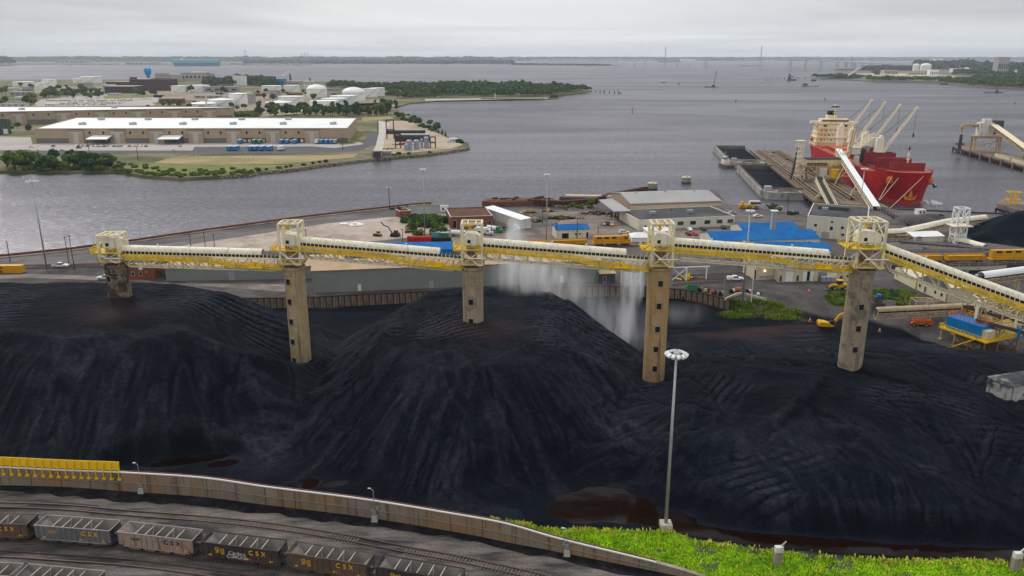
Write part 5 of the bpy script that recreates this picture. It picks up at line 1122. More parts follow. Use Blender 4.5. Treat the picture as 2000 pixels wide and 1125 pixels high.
for k in range(12):q.tube((-6,(k%4)*.7,.4+.5*(k//4)),(5,(k%4)*.7,.4+.5*(k//4)),.28,n=8)
q.build('pipe','dark',t)
for k,(px,py,mt_,lb)in enumerate(((851,460,'teal','pale green crate left of its pair below the hedge'),(869,461,'green_paint','green crate right of its pair below the hedge'))):
 t=thing('crate',lb,'crate',P(px,py+2,ZY));MB().box((0,0,1),(3.6,2.4,2)).build('box',mt_,t);MB().box((0,0,2.07),(3.8,2.6,.12)).build('lid','grey_roof',t)
def heap(px,py,z,label,w_,d_,h_,mats,n,name='scrap_heap',cat='scrap heap',group='scrap heaps in the yard'):
 t=thing(name,label,cat,P(px,py,z),0,group)
 for k,mt_ in enumerate(mats):
  q=MB()
  for i in range(n):
   x,y=random.uniform(-1,1)**3*w_/2,random.uniform(-1,1)**3*d_/2;hh=h_*max(.15,1-(abs(x)/w_+abs(y)/d_)*1.6)*random.uniform(.4,1)
   q.box((x,y,hh/2),(random.uniform(.6,2.2),random.uniform(.5,1.6),hh),rz=random.uniform(0,3))if i%3 else q.bar((x-1.4,y,hh*.6),(x+1.4,y+random.uniform(-1,1),hh),.2)
  q.box((0,0,.15),(w_*.5,d_*.4,.3));q.build('scrap',mt_,t)
heap(1165,418,4,'heap of dark scrap pipes and steel left of the grey canopy',20,8,2.4,('steel_dark','rust','galv'),22);heap(1215,424,4,'dark pile of parts stored under the grey canopy',14,10,3,('steel_dark','rust_dark','tan_steel'),20)
heap(1095,427,4,'long rusty heap of timber and steel in the middle of the yard',26,7,2.2,('rust','yard_dark','weed_far'),18);heap(1045,432,4,'mixed heap with orange and green bits right of the white shed',12,10,2.4,('rust','green_paint','steel_dark','tan_steel'),12)
heap(1188,440,4,'heap with a bright orange tank by the small blue shed',8,5,2.2,('orange','steel_dark','white'),8);heap(1508,402,4,'heap of pale rubble at the shore near the barges',12,5,1.8,('concrete_pale','steel_dark'),16)
heap(1340,545,4,'row of yellow machinery parts by the tracks under the fourth gallery',6,4,2.5,('bright_yellow','dark'),8);heap(1752,535,4,'small stack of tan timber and pipes at the corner of the pale yellow depot',5,4,1.2,('tan_steel','rust'),6)
for k,(px,py,lb)in enumerate(((1035,415,'left ochre yellow dredge part on the shore behind the white shed'),(1070,413,'right ochre yellow dredge part on the shore'),(1016,421,'long low ochre pontoon at the back of the white shed'))):
 heap(px,py,4,lb,12,5,2.0,('loco_yellow','tan_steel'),9,'dredge_part','dredge part','ochre dredge parts on the shore')
t=thing('yard_vehicle','yellow heavy vehicle with pale cab at the shore left of the control building','vehicle',P(1466,407,4),R(0),'machines near the water');MB().bx(-6,2,-1.3,1.3,.8,2.2).bx(-5,-4,-1.3,1.3,2.2,3.6).build('body','cat_yellow',t);MB().bx(-1,4.5,-1.2,1.2,1.5,4.0).build('cab','ivory_wall',t);MB().bx(-.5,4.6,-1.25,1.25,2.4,3.4).build('window','glass',t);wheels(t,(-4.5,-1,3),1.2,.8,.5)
#locomotives and ore wagons
def loco(a,b_,label,z=ZY,mt_='loco_yellow',hh=4.4,lettered=True,dz=0):
 A=P(*a,z);B=P(*b_,z);d=B-A;L_=math.hypot(d.x,d.y);t=thing('locomotive',label,'locomotive',(A.x,A.y,z+dz),math.atan2(d.y,d.x),'yellow locomotives');k=L_/18
 MB().bx(.3,L_-.3,.1,3.0,1.1,1.45).build('frame',mt_,t)
 b2=MB().bx(.8*k,L_-4.2*k,.65,2.5,1.45,hh-.3);extr(b2,[(L_-2.0*k,1.45),(L_-.9*k,1.45),(L_-.9*k,2.6),(L_-2.0*k,2.8)],.75,2.4);b2.build('hood',mt_,t)
 c_=MB().bx(L_-4.2*k,L_-2.0*k,.2,2.9,1.45,hh);c_.bx(L_-4.3*k,L_-1.9*k,.1,3.0,hh,hh+.12).build('cab',mt_,t)
 MB().bx(L_-3.9*k,L_-2.3*k,.17,.198,2.9,3.7).build('window','glass',t);MB().bx(L_-1.99*k,L_-1.96*k,.5,2.6,3.0,3.8).build('window','glass',t)
 for q in(.12,.30,.48):MB().bx(L_*q,L_*(q+.11),.62,.648,hh-1.3,hh-.6).build('grille','dark',t)
 MB().bx(L_*.35,L_*.62,.4,2.7,.35,1.1).build('fuel_tank','steel_dark',t)
 r_=MB().bar((.5,.15,2.4),(L_-4.3*k,.15,2.4),.07)
 for i in range(9):x=.5+i*(L_-4.8*k)/8;r_.bar((x,.15,1.45),(x,.15,2.4),.07)
 r_.build('handrail','bright_yellow',t)
 for x in(L_*.18,L_*.82):
  o=MB().bx(x-1.8,x+1.8,.35,.55,.4,.85).bx(x-1.8,x+1.8,2.55,2.75,.4,.85).bx(x-.3,x+.3,.5,2.6,.5,.9).build('bogie','steel_dark',t)
  for xx in(-1.2,0,1.2):
   MB().tube((x+xx,.7,.5),(x+xx,.85,.5),.48,n=14).build('wheel','rust_dark',o)
 return t
def wagon(a,b_,label,z=ZY,hh=2.9,dz=0):
 A=P(*a,z);B=P(*b_,z);d=B-A;L_=math.hypot(d.x,d.y);t=thing('ore_wagon',label,'rail wagon',(A.x,A.y,z+dz),math.atan2(d.y,d.x),'yellow side dump wagons')
 b2=MB();n_=[(.15,1.1),(3.0,1.1),(3.2,hh),(-.05,hh)];b2.add([(.3,y,zz_)for y,zz_ in n_]+[(L_-.3,y,zz_)for y,zz_ in n_],[(0,1,2,3),(7,6,5,4),(0,4,5,1),(1,5,6,2),(3,7,4,0)]);b2.bx(.3,L_-.3,.1,3.0,hh-.45,hh-.35)
 for k in range(9):x=.4+k*(L_-.8)/8;b2.bar((x,.08,1.1),(x,-.12,hh),.14)
 b2.bar((.3,-.08,hh),(L_-.3,-.08,hh),.15).build('body','loco_yellow',t);MB().bx(.1,L_-.1,.8,2.3,.7,1.05).build('frame','steel_dark',t)
 for x in(L_*.16,L_*.84):
  for xx in(-.9,.9):
   for y in(.6,2.4):MB().tube((x+xx,y-.07,.45),(x+xx,y+.07,.45),.43,n=12).build('wheel','rust_dark',t)
loco((1157,482),(1236,480),'yellow orange locomotive behind the third gallery');wagon((1076,484),(1148,482),'yellow side dump wagon coupled left of the locomotive');wagon((1010,487),(1072,485),'yellow side dump wagon farthest left in the train behind the third gallery')
#viaducts, train and conveyors at the right
def viaduct(pts,z,label,w_=4.5,th=1.4,sp_=16):
 q=[P(a,b,z)for a,b in pts];o_=Vector((q[0].x,q[0].y,0));q=[p-o_ for p in q];t=thing('rail_viaduct',label,'viaduct',o_,0,'low steel viaducts at the right')
 MB().path([p+Vector((0,w_/2,-.3))for p in q],w_,.5).build('deck','yard_dark',t);MB().path([p+Vector((0,.1,-.9))for p in q],.3,th).build('girder','concrete_pale',t);MB().path([p+Vector((0,w_-.1,-.9))for p in q],.3,th).build('girder','concrete_pale',t)
 r_=MB();acc=[]
 for a,b_ in zip(q[:-1],q[1:]):
  n=max(1,int((b_-a).length/3.2))
  for k in range(n):p=a.lerp(b_,k/n);r_.bar(p,p+Vector((0,0,1.3)),.14)
  for hh in(1.25,.65):r_.bar(a+Vector((0,0,hh)),b_+Vector((0,0,hh)),.09)
  m_=max(1,int((b_-a).length/sp_))
  for k in range(m_):acc.append(a.lerp(b_,(k+.5)/m_))
 r_.build('railing','galv',t)
 for p in acc:MB().box((p.x,p.y+w_/2,p.z/2-.7),(1.2,w_*.8,p.z-1.0)).build('pier','concrete_pale',t)
viaduct([(1690,474),(1760,472),(1875,481),(2010,493),(2200,512)],8,'farther curved viaduct with railings behind the yellow train at the right')
viaduct([(1765,492),(1850,492),(1935,490),(1990,489)],7,'middle viaduct segment directly behind the yellow wagons')
viaduct([(1855,520),(1930,519),(2000,515),(2200,505)],7,'nearer viaduct with girders and railing in front of the yellow train')
for a,b_ in(((1700,498),(2200,512)),):pass
track([P(a,b,7)for a,b in((1750,514),(1850,516),(2000,514),(2150,512))],7.02)
tag(MB().prism([tuple(P(a,b,7)[:2])for a,b in((1740,518),(2180,516),(2180,506),(1740,508))],ZY-.2,6.98).build('embankment','yard_dark'),kind='structure')
wagon((1784,514),(1841,515),'yellow side dump wagon farthest left on the right hand train',7.1);wagon((1850,515),(1925,514),'yellow side dump wagon next to the right hand locomotive',7.1)
loco((1933,514),(2035,512),'yellow locomotive cut off by the right frame edge',7.1,hh=4.9)
def mound(name,label,pts,z0,h_,slope,seed,mt_='coal2'):
 q=[P(a,b,z0)for a,b in pts];xs=[p.x for p in q];ys=[p.y for p in q];gx_=np.arange(min(xs)-4,max(xs)+4,1.5);gy_=np.arange(min(ys)-4,max(ys)+4,1.5);A_,B_=np.meshgrid(gx_,gy_)
 ins=np.zeros(A_.shape,bool);best=np.full(A_.shape,1e9);n=len(q)
 for i in range(n):
  a=q[i];c=q[(i+1)%n];ex,ey=c.x-a.x,c.y-a.y;t=np.clip(((A_-a.x)*ex+(B_-a.y)*ey)/(ex*ex+ey*ey),0,1);best=np.minimum(best,np.hypot(A_-a.x-t*ex,B_-a.y-t*ey));ins^=((a.y>B_)!=(c.y>B_))&(A_<(c.x-a.x)*(B_-a.y)/((c.y-a.y)or 1e-9)+a.x)
 hh=np.where(ins,np.minimum(best*slope,h_),-best*.4)+fbm(A_*.06,B_*.1,seed,4)*1.2*ins+fbm(A_*.3+B_*.2,B_*.08,seed+3,3)*.5*ins
 ny_,nx_=A_.shape;idx=np.arange(nx_*ny_).reshape(ny_,nx_);f=np.stack([idx[:-1,:-1],idx[:-1,1:],idx[1:,1:],idx[1:,:-1]],-1).reshape(-1,4);me=bpy.data.meshes.new(name);me.from_pydata(np.stack([A_.ravel(),B_.ravel(),hh.ravel()+z0-.1],1).tolist(),[],f.tolist());me.materials.append(M[mt_]);me.polygons.foreach_set('use_smooth',[True]*len(me.polygons));o=bpy.data.objects.new(name,me);COL.objects.link(o);tag(o,label,'coal pile','separate coal piles');return o
mat('coal2',(.005,.009,.015),.8,.4,.15,bump=.5,bscale=.9,spec=.03,col2=(.012,.016,.024))
mound('coal_pile','separate dark blue black coal pile by the water at the right edge',[(1885,447),(1905,436),(1990,432),(2200,440),(2300,480),(2000,483),(1900,470),(1882,458)],4,10,.55,5)
for k,(pl_,lb)in enumerate((([(1735,440),(1800,441),(1850,440),(1850,425),(1780,423),(1735,430)],'low brown stockpile between the quay road and the curved white conveyor'),)):
 o=mound('stockpile',lb,pl_,4,3.0,.4,8,'yard_dark')
def tube_conveyor(pts,label,r=1.5,mt_='cream_roof',group='tubular conveyors at the right',legs=(),truss=True):
 q=pts;o_=Vector((q[0].x,q[0].y,0));t=thing('conveyor',label,'conveyor',o_,0,group);q=[p-o_ for p in q]
 c_=MB()
 for a,b_ in zip(q[:-1],q[1:]):c_.arch(a-Vector((0,0,r)),b_-Vector((0,0,r)),r,8,.08,.2)
 c_.build('roof',mt_,t);MB().path([p-Vector((0,0,r+.55))for p in q],r*1.5,.3).build('belt','belt',t)
 if truss:
  s_=MB()
  for y in(-1,1):
   s_.path([p-Vector((0,y*r,r+.9))for p in q],.2).path([p-Vector((0,y*r,r+2.4))for p in q],.2)
   for a,b_ in zip(q[:-1],q[1:]):
    n=max(1,int((b_-a).length/4))
    for k in range(n):
     p=a.lerp(b_,k/n);p2=a.lerp(b_,(k+1)/n);s_.bar(p-Vector((0,y*r,r+.3)),p-Vector((0,y*r,r+2.4)),.14);s_.bar(p-Vector((0,y*r,r+.9)),p2-Vector((0,y*r,r+2.4)),.12)
  s_.bar(q[0]-Vector((0,r,r+2.4)),q[0]-Vector((0,-r,r+2.4)),.2);s_.build('truss','tan_steel',t)
 for k,w_,zg in legs:
  p=q[k[0]].lerp(q[k[0]+1],k[1])-Vector((0,0,r+2.4));s_=MB()
  for y in(-1,1):s_.bar((p.x,p.y+y*.8,p.z),(p.x,p.y+y*w_,zg),.3)
  s_.bar((p.x,p.y-w_*.9,zg+(p.z-zg)*.15),(p.x,p.y+w_*.6,zg+(p.z-zg)*.6),.15).bar((p.x,p.y-w_*.6,zg+(p.z-zg)*.6),(p.x,p.y+w_*.6,zg+(p.z-zg)*.6),.15).build('support','tan_steel',t)
 return t
tube_conveyor([Q(1729,447,330),Q(1760,446,334),Q(1800,438,338),Q(1850,427,345),Q(1925,419,352)],'long curved pale conveyor rising to the separate coal pile',1.6,legs=(((0,.5),1.5,4),((2,.2),1.5,4)))
tube_conveyor([Q(1868,463,325),Q(1895,468,318),Q(1926,477,308)],'short pale conveyor descending from the white lattice tower to the viaduct',1.3)
tube_conveyor([Q(1917,531,245),Q(2100,508,262)],'white roofed conveyor at the right edge under the nearer viaduct',1.5,'wh_roof',legs=(((0,.4),1.4,3),))
tube_conveyor([Q(1712,602,224),Q(1714,600,224),Q(1886,592,224)],'horizontal tan stacker conveyor right of the grey tower',1.0,'tan_roof' if 'tan_roof' in M else 'cream',group=None,legs=())
t=thing('stacker_frame','tan steel portal frame with braces straddling the horizontal stacker conveyor','frame',ground(1776,640,.6));b0=t.location.copy();zt_=Q(1770,585,b0.y).z-b0.z
f=MB();wq=5.2
for x in(0,wq):
 for y in(-1.8,1.8):f.bar((x-.3,y,.2),(x,y,zt_),.26)
f.bar((0,-1.8,zt_),(wq,-1.8,zt_),.24).bar((0,1.8,zt_),(wq,1.8,zt_),.24).bar((0,-1.8,zt_),(0,1.8,zt_),.2).bar((wq,-1.8,zt_),(wq,1.8,zt_),.2).bar((0,-1.8,zt_*.75),(wq,-1.8,zt_),.14).bar((wq,-1.8,zt_),(wq+4.5,1,zt_-.6),.2).bar((wq,1.8,zt_),(wq+4.5,1,zt_-.6),.2).bar((1,0,zt_),(wq+3,0,zt_+.2),.2)
f.build('frame','tan_steel',t)
for x in(0,wq):MB().bar((x-.4,-2.2,-1.2),(x-.35,-2.0,1.8),.5).build('foot','orange',t)
t=thing('boom_lift','red low telehandler machine with black tyres under the tan stacker conveyor','machine',ground(1793,636,.8),R(-8));b_=MB();extr(b_,[(-2.2,.7),(3.6,.5),(4.0,1.3),(3.4,2.0),(-.6,1.9),(-1.5,1.3)],-.8,.8);b_.bar((-2.4,0,1.6),(2.2,0,2.3),.4);b_.build('body','orange',t);wheels(t,(-1.6,1.9),.95,.55,.45)
A=P(1834,638,5.2);B=P(1926,669,5.2);d=B-A;rz=math.atan2(d.y,d.x);LL=d.length;C_=P(1962,642,5.2);WW=(C_-B).length*.92
o_=Vector((A.x,A.y,0));t=thing('machinery_platform','raised steel platform with bright blue machinery house on rusty legs','platform',o_,rz)
z0=5.2
MB().bx(0,LL,0,WW*.72,z0-.35,z0).bx(LL-5,LL,WW*.72,WW,z0-.35,z0).build('deck','yellow',t)
h_=MB().bx(1.2,LL-2.6,1.0,6.2,z0+.3,z0+3.5);h_.build('machinery_house','blue_paint',t)
mh=MB()
for k in range(12):mh.bx(1.6+k*.95,1.68+k*.95,.93,.997,z0+.4,z0+3.4)
mh.bx(1.2,LL-2.6,.9,1.0,z0+.25,z0+.4).build('rib','blue_paint',t);MB().bx(LL-2.4,LL-.8,1.2,4.4,z0+.02,z0+2.6).build('cabinet','beige_wall',t)
def prails(pts,h_=1.1,col='yellow',name='railing'):
 r_=MB()
 for a,b_ in zip(pts[:-1],pts[1:]):
  a=Vector(a);b_=Vector(b_);k=max(1,int((b_-a).length/1.3))
  for j_ in range(k+1):p=a.lerp(b_,j_/k);r_.bar(p,p+Vector((0,0,h_)),.1)
  for hh in(h_,h_*.5):r_.bar(a+Vector((0,0,hh)),b_+Vector((0,0,hh)),.1)
 r_.build(name,col,t)
prails([(0,WW*.7,z0),(0,0,z0),(LL,0,z0),(LL,WW,z0)]);prails([(1.3,1.1,z0+3.5),(LL-2.7,1.1,z0+3.5),(LL-2.7,6.1,z0+3.5),(1.3,6.1,z0+3.5),(1.3,1.1,z0+3.5)],1.0,'orange')
MB().bx(LL-4.5,LL+.4,5.6,WW+.5,z0+3.0,z0+3.2).build('upper_deck','tan_steel',t);prails([(LL-4.5,5.6,z0+3.2),(LL+.4,5.6,z0+3.2),(LL+.4,WW+.5,z0+3.2)])
def zl(x,y):
 c_,s_=math.cos(rz),math.sin(rz);return hgt(o_.x+x*c_-y*s_,o_.y+x*s_+y*c_)-.3
for x in(.6,4.8,9.0,LL-.6):
 for y in(.6,WW*.4,WW-.6):
  if y>WW*.72 and x<LL-5:continue
  g0=zl(x,y);q=MB().bar((x,y,g0),(x,y,z0-.3),.34).box((x,y,g0+.3),(1.0,1.0,.6));q.build('leg','tan_steel' if x<9 else 'orange_rust' if 'orange_rust' in M else 'rust',t)
bq=MB()
for x in(4.8,9.0):bq.bar((x,.6,z0-.5),(x+4,.6,zl(x+4,.6)+.5),.2).bar((x,.6,zl(x,.6)+.5),(x+4,.6,z0-.5),.2)
for y in(WW*.4,WW-.6):bq.bar((LL-.6,y,z0-.5),(LL-.6,y-5,zl(LL,y-5)+.5),.2).bar((LL-.6,y,zl(LL,y)+.5),(LL-.6,y-5,z0-.5),.2)
bq.bx(.5,LL-.5,.5,.8,z0-.7,z0-.4).bx(.5,LL-.5,WW*.4-.15,WW*.4+.15,z0-.7,z0-.4).bar((LL-.6,.6,zl(LL,.6)+.9),(LL-.6,WW-.6,zl(LL,WW)+.9),.2).build('bracing','rust',t)
MB().bx(3,LL-4,3.2,4.0,-1.5,2.6).build('concrete_wall','concrete_pale',t)
fr=MB()
for x in(1.5,LL*.5,LL-1):
 for y in(6.6,WW-1):fr.bar((x,y,z0),(x,y,z0+7.5),.32)
 fr.bar((x,6.6,z0+7.5),(x,WW-1,z0+7.5),.3).bar((x,6.6,z0),(x,WW-1,z0+7.5),.18).bar((x,6.6,z0+4),(x,WW-1,z0+4),.25)
for y in(6.6,WW-1):fr.bar((1.5,y,z0+7.5),(LL-1,y,z0+7.5),.3).bar((1.5,y,z0+4),(LL-1,y,z0+4),.25).bar((1.5,y,z0),(LL*.5,y,z0+7.5),.18).bar((LL*.5,y,z0+7.5),(LL-1,y,z0),.18)
fr.build('upper_frame','tan_steel',t);prails([(1.5,6.6,z0+4),(LL-1,6.6,z0+4),(LL-1,WW-1,z0+4)],1.1,'yellow')
sr=MB()
for y in(-.9,-.2):sr.bar((LL-9,y,zl(LL-9,0)+.4),(LL-3,y,z0),.16,.3)
for k in range(12):sr.box((LL-9+6*k/11,-.55,zl(LL-9,0)+.4+(z0-zl(LL-9,0)-.4)*k/11),(.35,.7,.06))
sr.build('stair','yellow',t)
MB().bar((LL-6,3,z0+4.2),(LL+9,9,z0+3.2),.7,.9).bar((1,8,z0+5.2),(LL+2,12,z0+4.6),.6,.8).build('beam','steel_dark',t)
MB().bar((LL-8,6,z0+3.5),(LL-8,6,z0+9),.7).bar((LL+2,8,z0+3),(LL+2,8,z0+7),.5).build('post','cream',t);MB().bar((LL+4,7,z0+1.5),(LL+4,7,z0+4.5),.7).build('post','blue_paint',t)
def trestle(px,py,z,top,label,w_=3.4,mt_='cream'):
 p=ground(px,py,z)if z<3.9 else P(px,py,z);h_=Q(px,top,p.y).z-p.z;t=thing('support_tower',label,'support tower',p,0,'steel supports under the sloping gallery');q=MB()
 for sx_ in(-1,1):
  for y in(-1,1):q.bar((sx_*w_/2*1.2,y*w_/2*1.2,0),(sx_*w_/2,y*w_/2,h_),.34)
 for k in range(3):
  za,zb=h_*k/3,h_*(k+1)/3
  for y in(-1,1):q.bar((-w_/2,y*w_/2,za),(w_/2,y*w_/2,zb),.16).bar((w_/2,y*w_/2,za),(-w_/2,y*w_/2,zb),.16).bar((-w_/2,y*w_/2,zb),(w_/2,y*w_/2,zb),.22)
  for sx_ in(-1,1):q.bar((sx_*w_/2,-w_/2,zb),(sx_*w_/2,w_/2,zb),.22).bar((sx_*w_/2,-w_/2,za),(sx_*w_/2,w_/2,zb),.14)
 q.build('lattice',mt_,t);return t
t=trestle(1902,655,2,578,'cream lattice support under the sloping gallery, behind the blue machinery house');MB().tube((-4,0,8),(3.5,0,7.6),1.2,n=14).build('drum','rust_dark',t);MB().box((0,0,6.5),(6,3,.3)).build('deck','tan_steel',t)
trestle(1955,640,2,592,'lattice support farther right under the sloping gallery near the parked cars',3.0,'tan_steel')
for k in range(4):heap((1930,1960,1985,1925)[k],(600,606,615,622)[k],(7,6,5,6)[k],('dark conveyor machinery under the gallery above the blue platform','dark conveyor machinery with pale pipes under the sloping gallery','clutter of steel beams at the right frame edge under the gallery','rusty drive machinery between blue house and gallery')[k],10,5,4,('steel_dark','cream','rust_dark','tan_steel'),9,'drive_machinery','machinery','machinery clutter under the sloping gallery')
t=thing('pump_station','dark machine with blue cap partly behind the grey tower','machine',P(1712,604,3));MB().box((0,0,1.2),(4,3,2.4)).box((-.5,0,3.2),(1.6,1.6,2.2)).bar((1.2,0,2),(1.2,0,5),.4).bar((-1.4,-1,2),(1.8,-1,4),.3).build('body','steel_dark',t);MB().tube((.2,0,4.3),(.2,0,5.0),.8,n=12).build('cap','blue_paint',t)
p=ground(1968,782,1);t=thing('stained_bunker','small pale streaked bunker half buried in coal at the right edge','bunker',p,R(18));MB().bx(-.5,12,0,5,-2,3.0).build('wall','bunker',t)if 'bunker' in M else MB().bx(-1.5,12,0,5,-2,3.2).build('wall','tank_grey',t)
MB().box((5.8,2.5,3.25),(12.8,5.3,.25),tilt=('X',.08)).build('roof','coal_slab' if 'coal_slab' in M else 'car_grey',t);MB().bar((3,-.5,4.2),(12.6,3,4.8),.5,.3).build('beam','teal_dark',t)
p=P(1868,476,4);t=thing('lattice_tower','white lattice tower standing over the curved pale conveyor','lattice tower',p);h3=Q(1866,406,p.y).z-4;q=MB();w_=4.4;zm_=h3*.52
for sx_ in(-1,1):
 for y in(-1,1):q.bar((sx_*w_/2,y*w_/2,0),(sx_*w_/2,y*w_/2,h3),.45)
for za,zb in((0,zm_*.5),(zm_*.5,zm_),(zm_,h3)):
 for y in(-1,1):q.bar((-w_/2,y*w_/2,zb),(w_/2,y*w_/2,zb),.4).bar((-w_/2,y*w_/2,za),(w_/2,y*w_/2,zb),.25).bar((w_/2,y*w_/2,za),(-w_/2,y*w_/2,zb),.25)
 for sx_ in(-1,1):q.bar((sx_*w_/2,-w_/2,zb),(sx_*w_/2,w_/2,zb),.4).bar((sx_*w_/2,-w_/2,za),(sx_*w_/2,w_/2,zb),.25).bar((sx_*w_/2,w_/2,za),(sx_*w_/2,-w_/2,zb),.25)
q.build('lattice','white',t);MB().box((0,0,zm_),(w_+4,w_+2,.25)).build('platform','cream',t)
for k,(a,b_,lb)in enumerate(((((1735,458)),(1825,452),'dark belt conveyor frame below the curved pale conveyor'),((1740,466),(1800,470),'low dark belt frame left of the canopy shed'))):
 A_=P(*a,5);B_=P(*b_,5);t=thing('belt_frame',lb,'conveyor',(A_.x,A_.y,4),0,'low belt frames at the right');d=B_-A_;d.z=0;q=MB();n=12
 for i in range(n+1):v=d*(i/n);q.bar(v+Vector((0,0,0)),v+Vector((0,0,2.6)),.25).bar(v+Vector((0,2,0)),v+Vector((0,2,2.6)),.25)
 for hh in(1.2,2.6):q.bar(Vector((0,0,hh)),d+Vector((0,0,hh)),.25).bar(Vector((0,2,hh)),d+Vector((0,2,hh)),.25)
 q.bar(Vector((0,0,2)),Vector((0,2,2)),.2);q.build('frame','tan_steel',t);MB().bar(Vector((0,1,2.2)),d+Vector((0,1,2.2)),1.4,.25).build('belt','belt',t)
#pier
ZP=3.5
pl=[P(1590,393,ZP),P(1465,293,ZP),P(1524,293,ZP),P(1738,406,ZP)];o_=Vector((pl[0].x,pl[0].y,0));pp=[p-o_ for p in pl]
t=thing('pier','long brown loading pier with conveyor lines running out between the barges and the red ship','pier',o_)
mat('pier_deck',(.17,.13,.10),.9,.3,.08,col2=(.24,.17,.12));mat('pile_wood',(.10,.07,.05),.9,.3,.5)
MB().prism([(p.x,p.y)for p in pp],ZP-1.2,ZP).build('deck','pier_deck',t)
for s_,(a,b_)in enumerate(((pp[0],pp[1]),(pp[3],pp[2]))):
 q=MB();n=34
 for k in range(n+1):p=a.lerp(b_,k/n)+Vector(((.5,-.5)[s_],0,0));q.tube((p.x,p.y,-4),(p.x,p.y,ZP-1.0),.35,n=6)
 q.bar(a+Vector(((-.15,.15)[s_],0,-.7)),b_+Vector(((-.15,.15)[s_],0,-.7)),.3,1.0);q.build('pilings','pile_wood',t)
ax=(pp[1]-pp[0]).normalized();nx_=Vector((ax.y,-ax.x,0));Lp=(pp[1]-pp[0]).length
def on(u,v,z=0):return pp[0]+ax*u+nx_*v+Vector((0,0,z))
for v,mt_,lb in((5,'belt',0),(21,'belt',0)):
 MB().bar(on(4,v,1.2),on(Lp-12,v,1.2),2.0,.5).build('belt',mt_,t);q=MB()
 for y in(-1.3,1.3):
  q.bar(on(4,v+y,1.5),on(Lp-12,v+y,1.5),.25)
  for k in range(50):p=on(4+(Lp-16)*k/49,v+y,0);q.bar(p,p+Vector((0,0,1.5)),.2)
 q.bar(on(4,v-1.3,.3),on(4,v+1.3,.3),.2).build('belt_frame','tan_steel',t)
for v in(10.5,17):MB().bar(on(2,v,.12),on(Lp-4,v,.12),.4,.25).build('rail','rail',t)
for v in(2,13.5,27):
 q=MB();
 for hh in(.6,1.1):q.bar(on(1,v,hh),on(Lp-2,v,hh),.12)
 for k in range(70):p=on(1+(Lp-3)*k/69,v,0);q.bar(p,p+Vector((0,0,1.1)),.12)
 q.build('railing','tan_steel',t)
for k in range(16):
 u=20+k*15;p=on(u,7+(k%4)*4.2);MB().box((p.x,p.y,ZP+.5),(1.5+(k%3),2+(k%2)*2,1.0)).build('deck_box',('tan_steel','galv','steel_dark')[k%3],t)
#ship loader
def wat(px,py,Y):return Q(px,py,Y)
t=thing('ship_loader','tan and yellow travelling ship loader standing astride the pier beside the red ship','ship loader',(196,505,ZP));
bq=lambda x0,x1,y0,y1,z0,z1:MB().bx(x0,x1,y0,y1,z0,z1)
q=MB()
for x in(-4,12):
 for y in(-9,9):q.bar((x,y,0),(x,y,9),1.2).box((x,y,.8),(1.6,4,1.6))
 q.bar((x,-9,4),(x,9,8.5),.6).bar((x,9,4),(x,-9,8.5),.6).bar((x,-9,8.8),(x,9,8.8),1.3)
q.bar((-4,-9,8.8),(12,-9,8.8),1.3).bar((-4,9,8.8),(12,9,8.8),1.3);q.build('portal','tan_steel',t)
bq(-12,16,-8,8,9.6,10.3).build('deck','tan_steel',t);h_=bq(-9,15,-6,0,10.3,14.3).build('machinery_house','cream',t);q=MB()
for k in range(11):q.bx(-8.8+k*2.3,-8.6+k*2.3,-6.1,-6.003,10.4,14.2)
q.bx(-9,15,-6.1,-6.003,10.3,10.5).build('rib','yellow',h_)
MB().bx(-9.6,15.6,-6.6,.4,14.3,14.8).build('roof','dark',t)
MB().bx(-10,3,-8,-6.8,10.4,12.2).build('duct','rust_dark',t);bq(-2.6,2,-10.5,-8.2,4.2,9.4).build('cabin','ivory_wall',t);MB().tube((7,-10.4,3.2),(7,-10.4,8.8),3.0,n=14).build('hopper','bright_yellow',t)
def rrail(pts,mt_,h_=1.2):
 q=MB()
 for a,b_ in zip(pts[:-1],pts[1:]):
  a=Vector(a);b_=Vector(b_);k=max(1,int((b_-a).length/2))
  for j_ in range(k+1):p=a.lerp(b_,j_/k);q.bar(p,p+Vector((0,0,h_)),.14)
  for hh in(h_,h_*.5):q.bar(a+Vector((0,0,hh)),b_+Vector((0,0,hh)),.13)
 q.build('railing',mt_,t)
rrail([(-12,8,10.3),(-12,-8,10.3),(16,-8,10.3),(16,8,10.3)],'yellow')
q=MB()
for x in(-14.5,-11):
 for y in(-2,2):q.bar((x,y,0),(x,y,25),.45)
for k in range(8):
 z=k*3.1;q.bar((-14.5,-2,z),(-11,-2,z+3.1),.25).bar((-11,2,z),(-14.5,2,z+3.1),.25).bar((-14.5,-2,z+3.1),(-11,-2,z+3.1),.3).bar((-14.5,2,z+3.1),(-11,2,z+3.1),.3).bar((-14.5,-2,z+3.1),(-14.5,2,z+3.1),.3).bar((-11,-2,z+3.1),(-11,2,z+3.1),.3).box((-12.7,0,z+3.1),(3.4,3.6,.15))
q.build('stair_tower','cream',t);MB().box((-12.7,0,25.3),(5,5,.5)).build('platform','cream',t)
MB().bar((-16.5,0,1),(-13,2,22),.9,1.2).build('strut','steel_dark',t)
q=MB();
for s_ in(-1.4,1.4):q.bar((14,s_,13),(36,s_+6,27),.7).bar((14,s_,16),(36,s_+6,29.5),.4)
for k in range(9):a=k/8;q.bar((14+22*a,-1.4+6*a,13+14*a),(14+22*a,1.4+6*a,13+14*a),.35).bar((14+22*a,-1.4+6*a,13+14*a),(14+22*a,-1.4+6*a,16+13.5*a),.3)
q.bar((14,1.4,13),(14,1.4,18),.5).bar((14,-1.4,13),(14,-1.4,18),.5);q.build('boom','cream',t)
q=MB()
for s_ in(-1.6,1.6):q.bar((18,s_,10),(21,s_,34),.6)
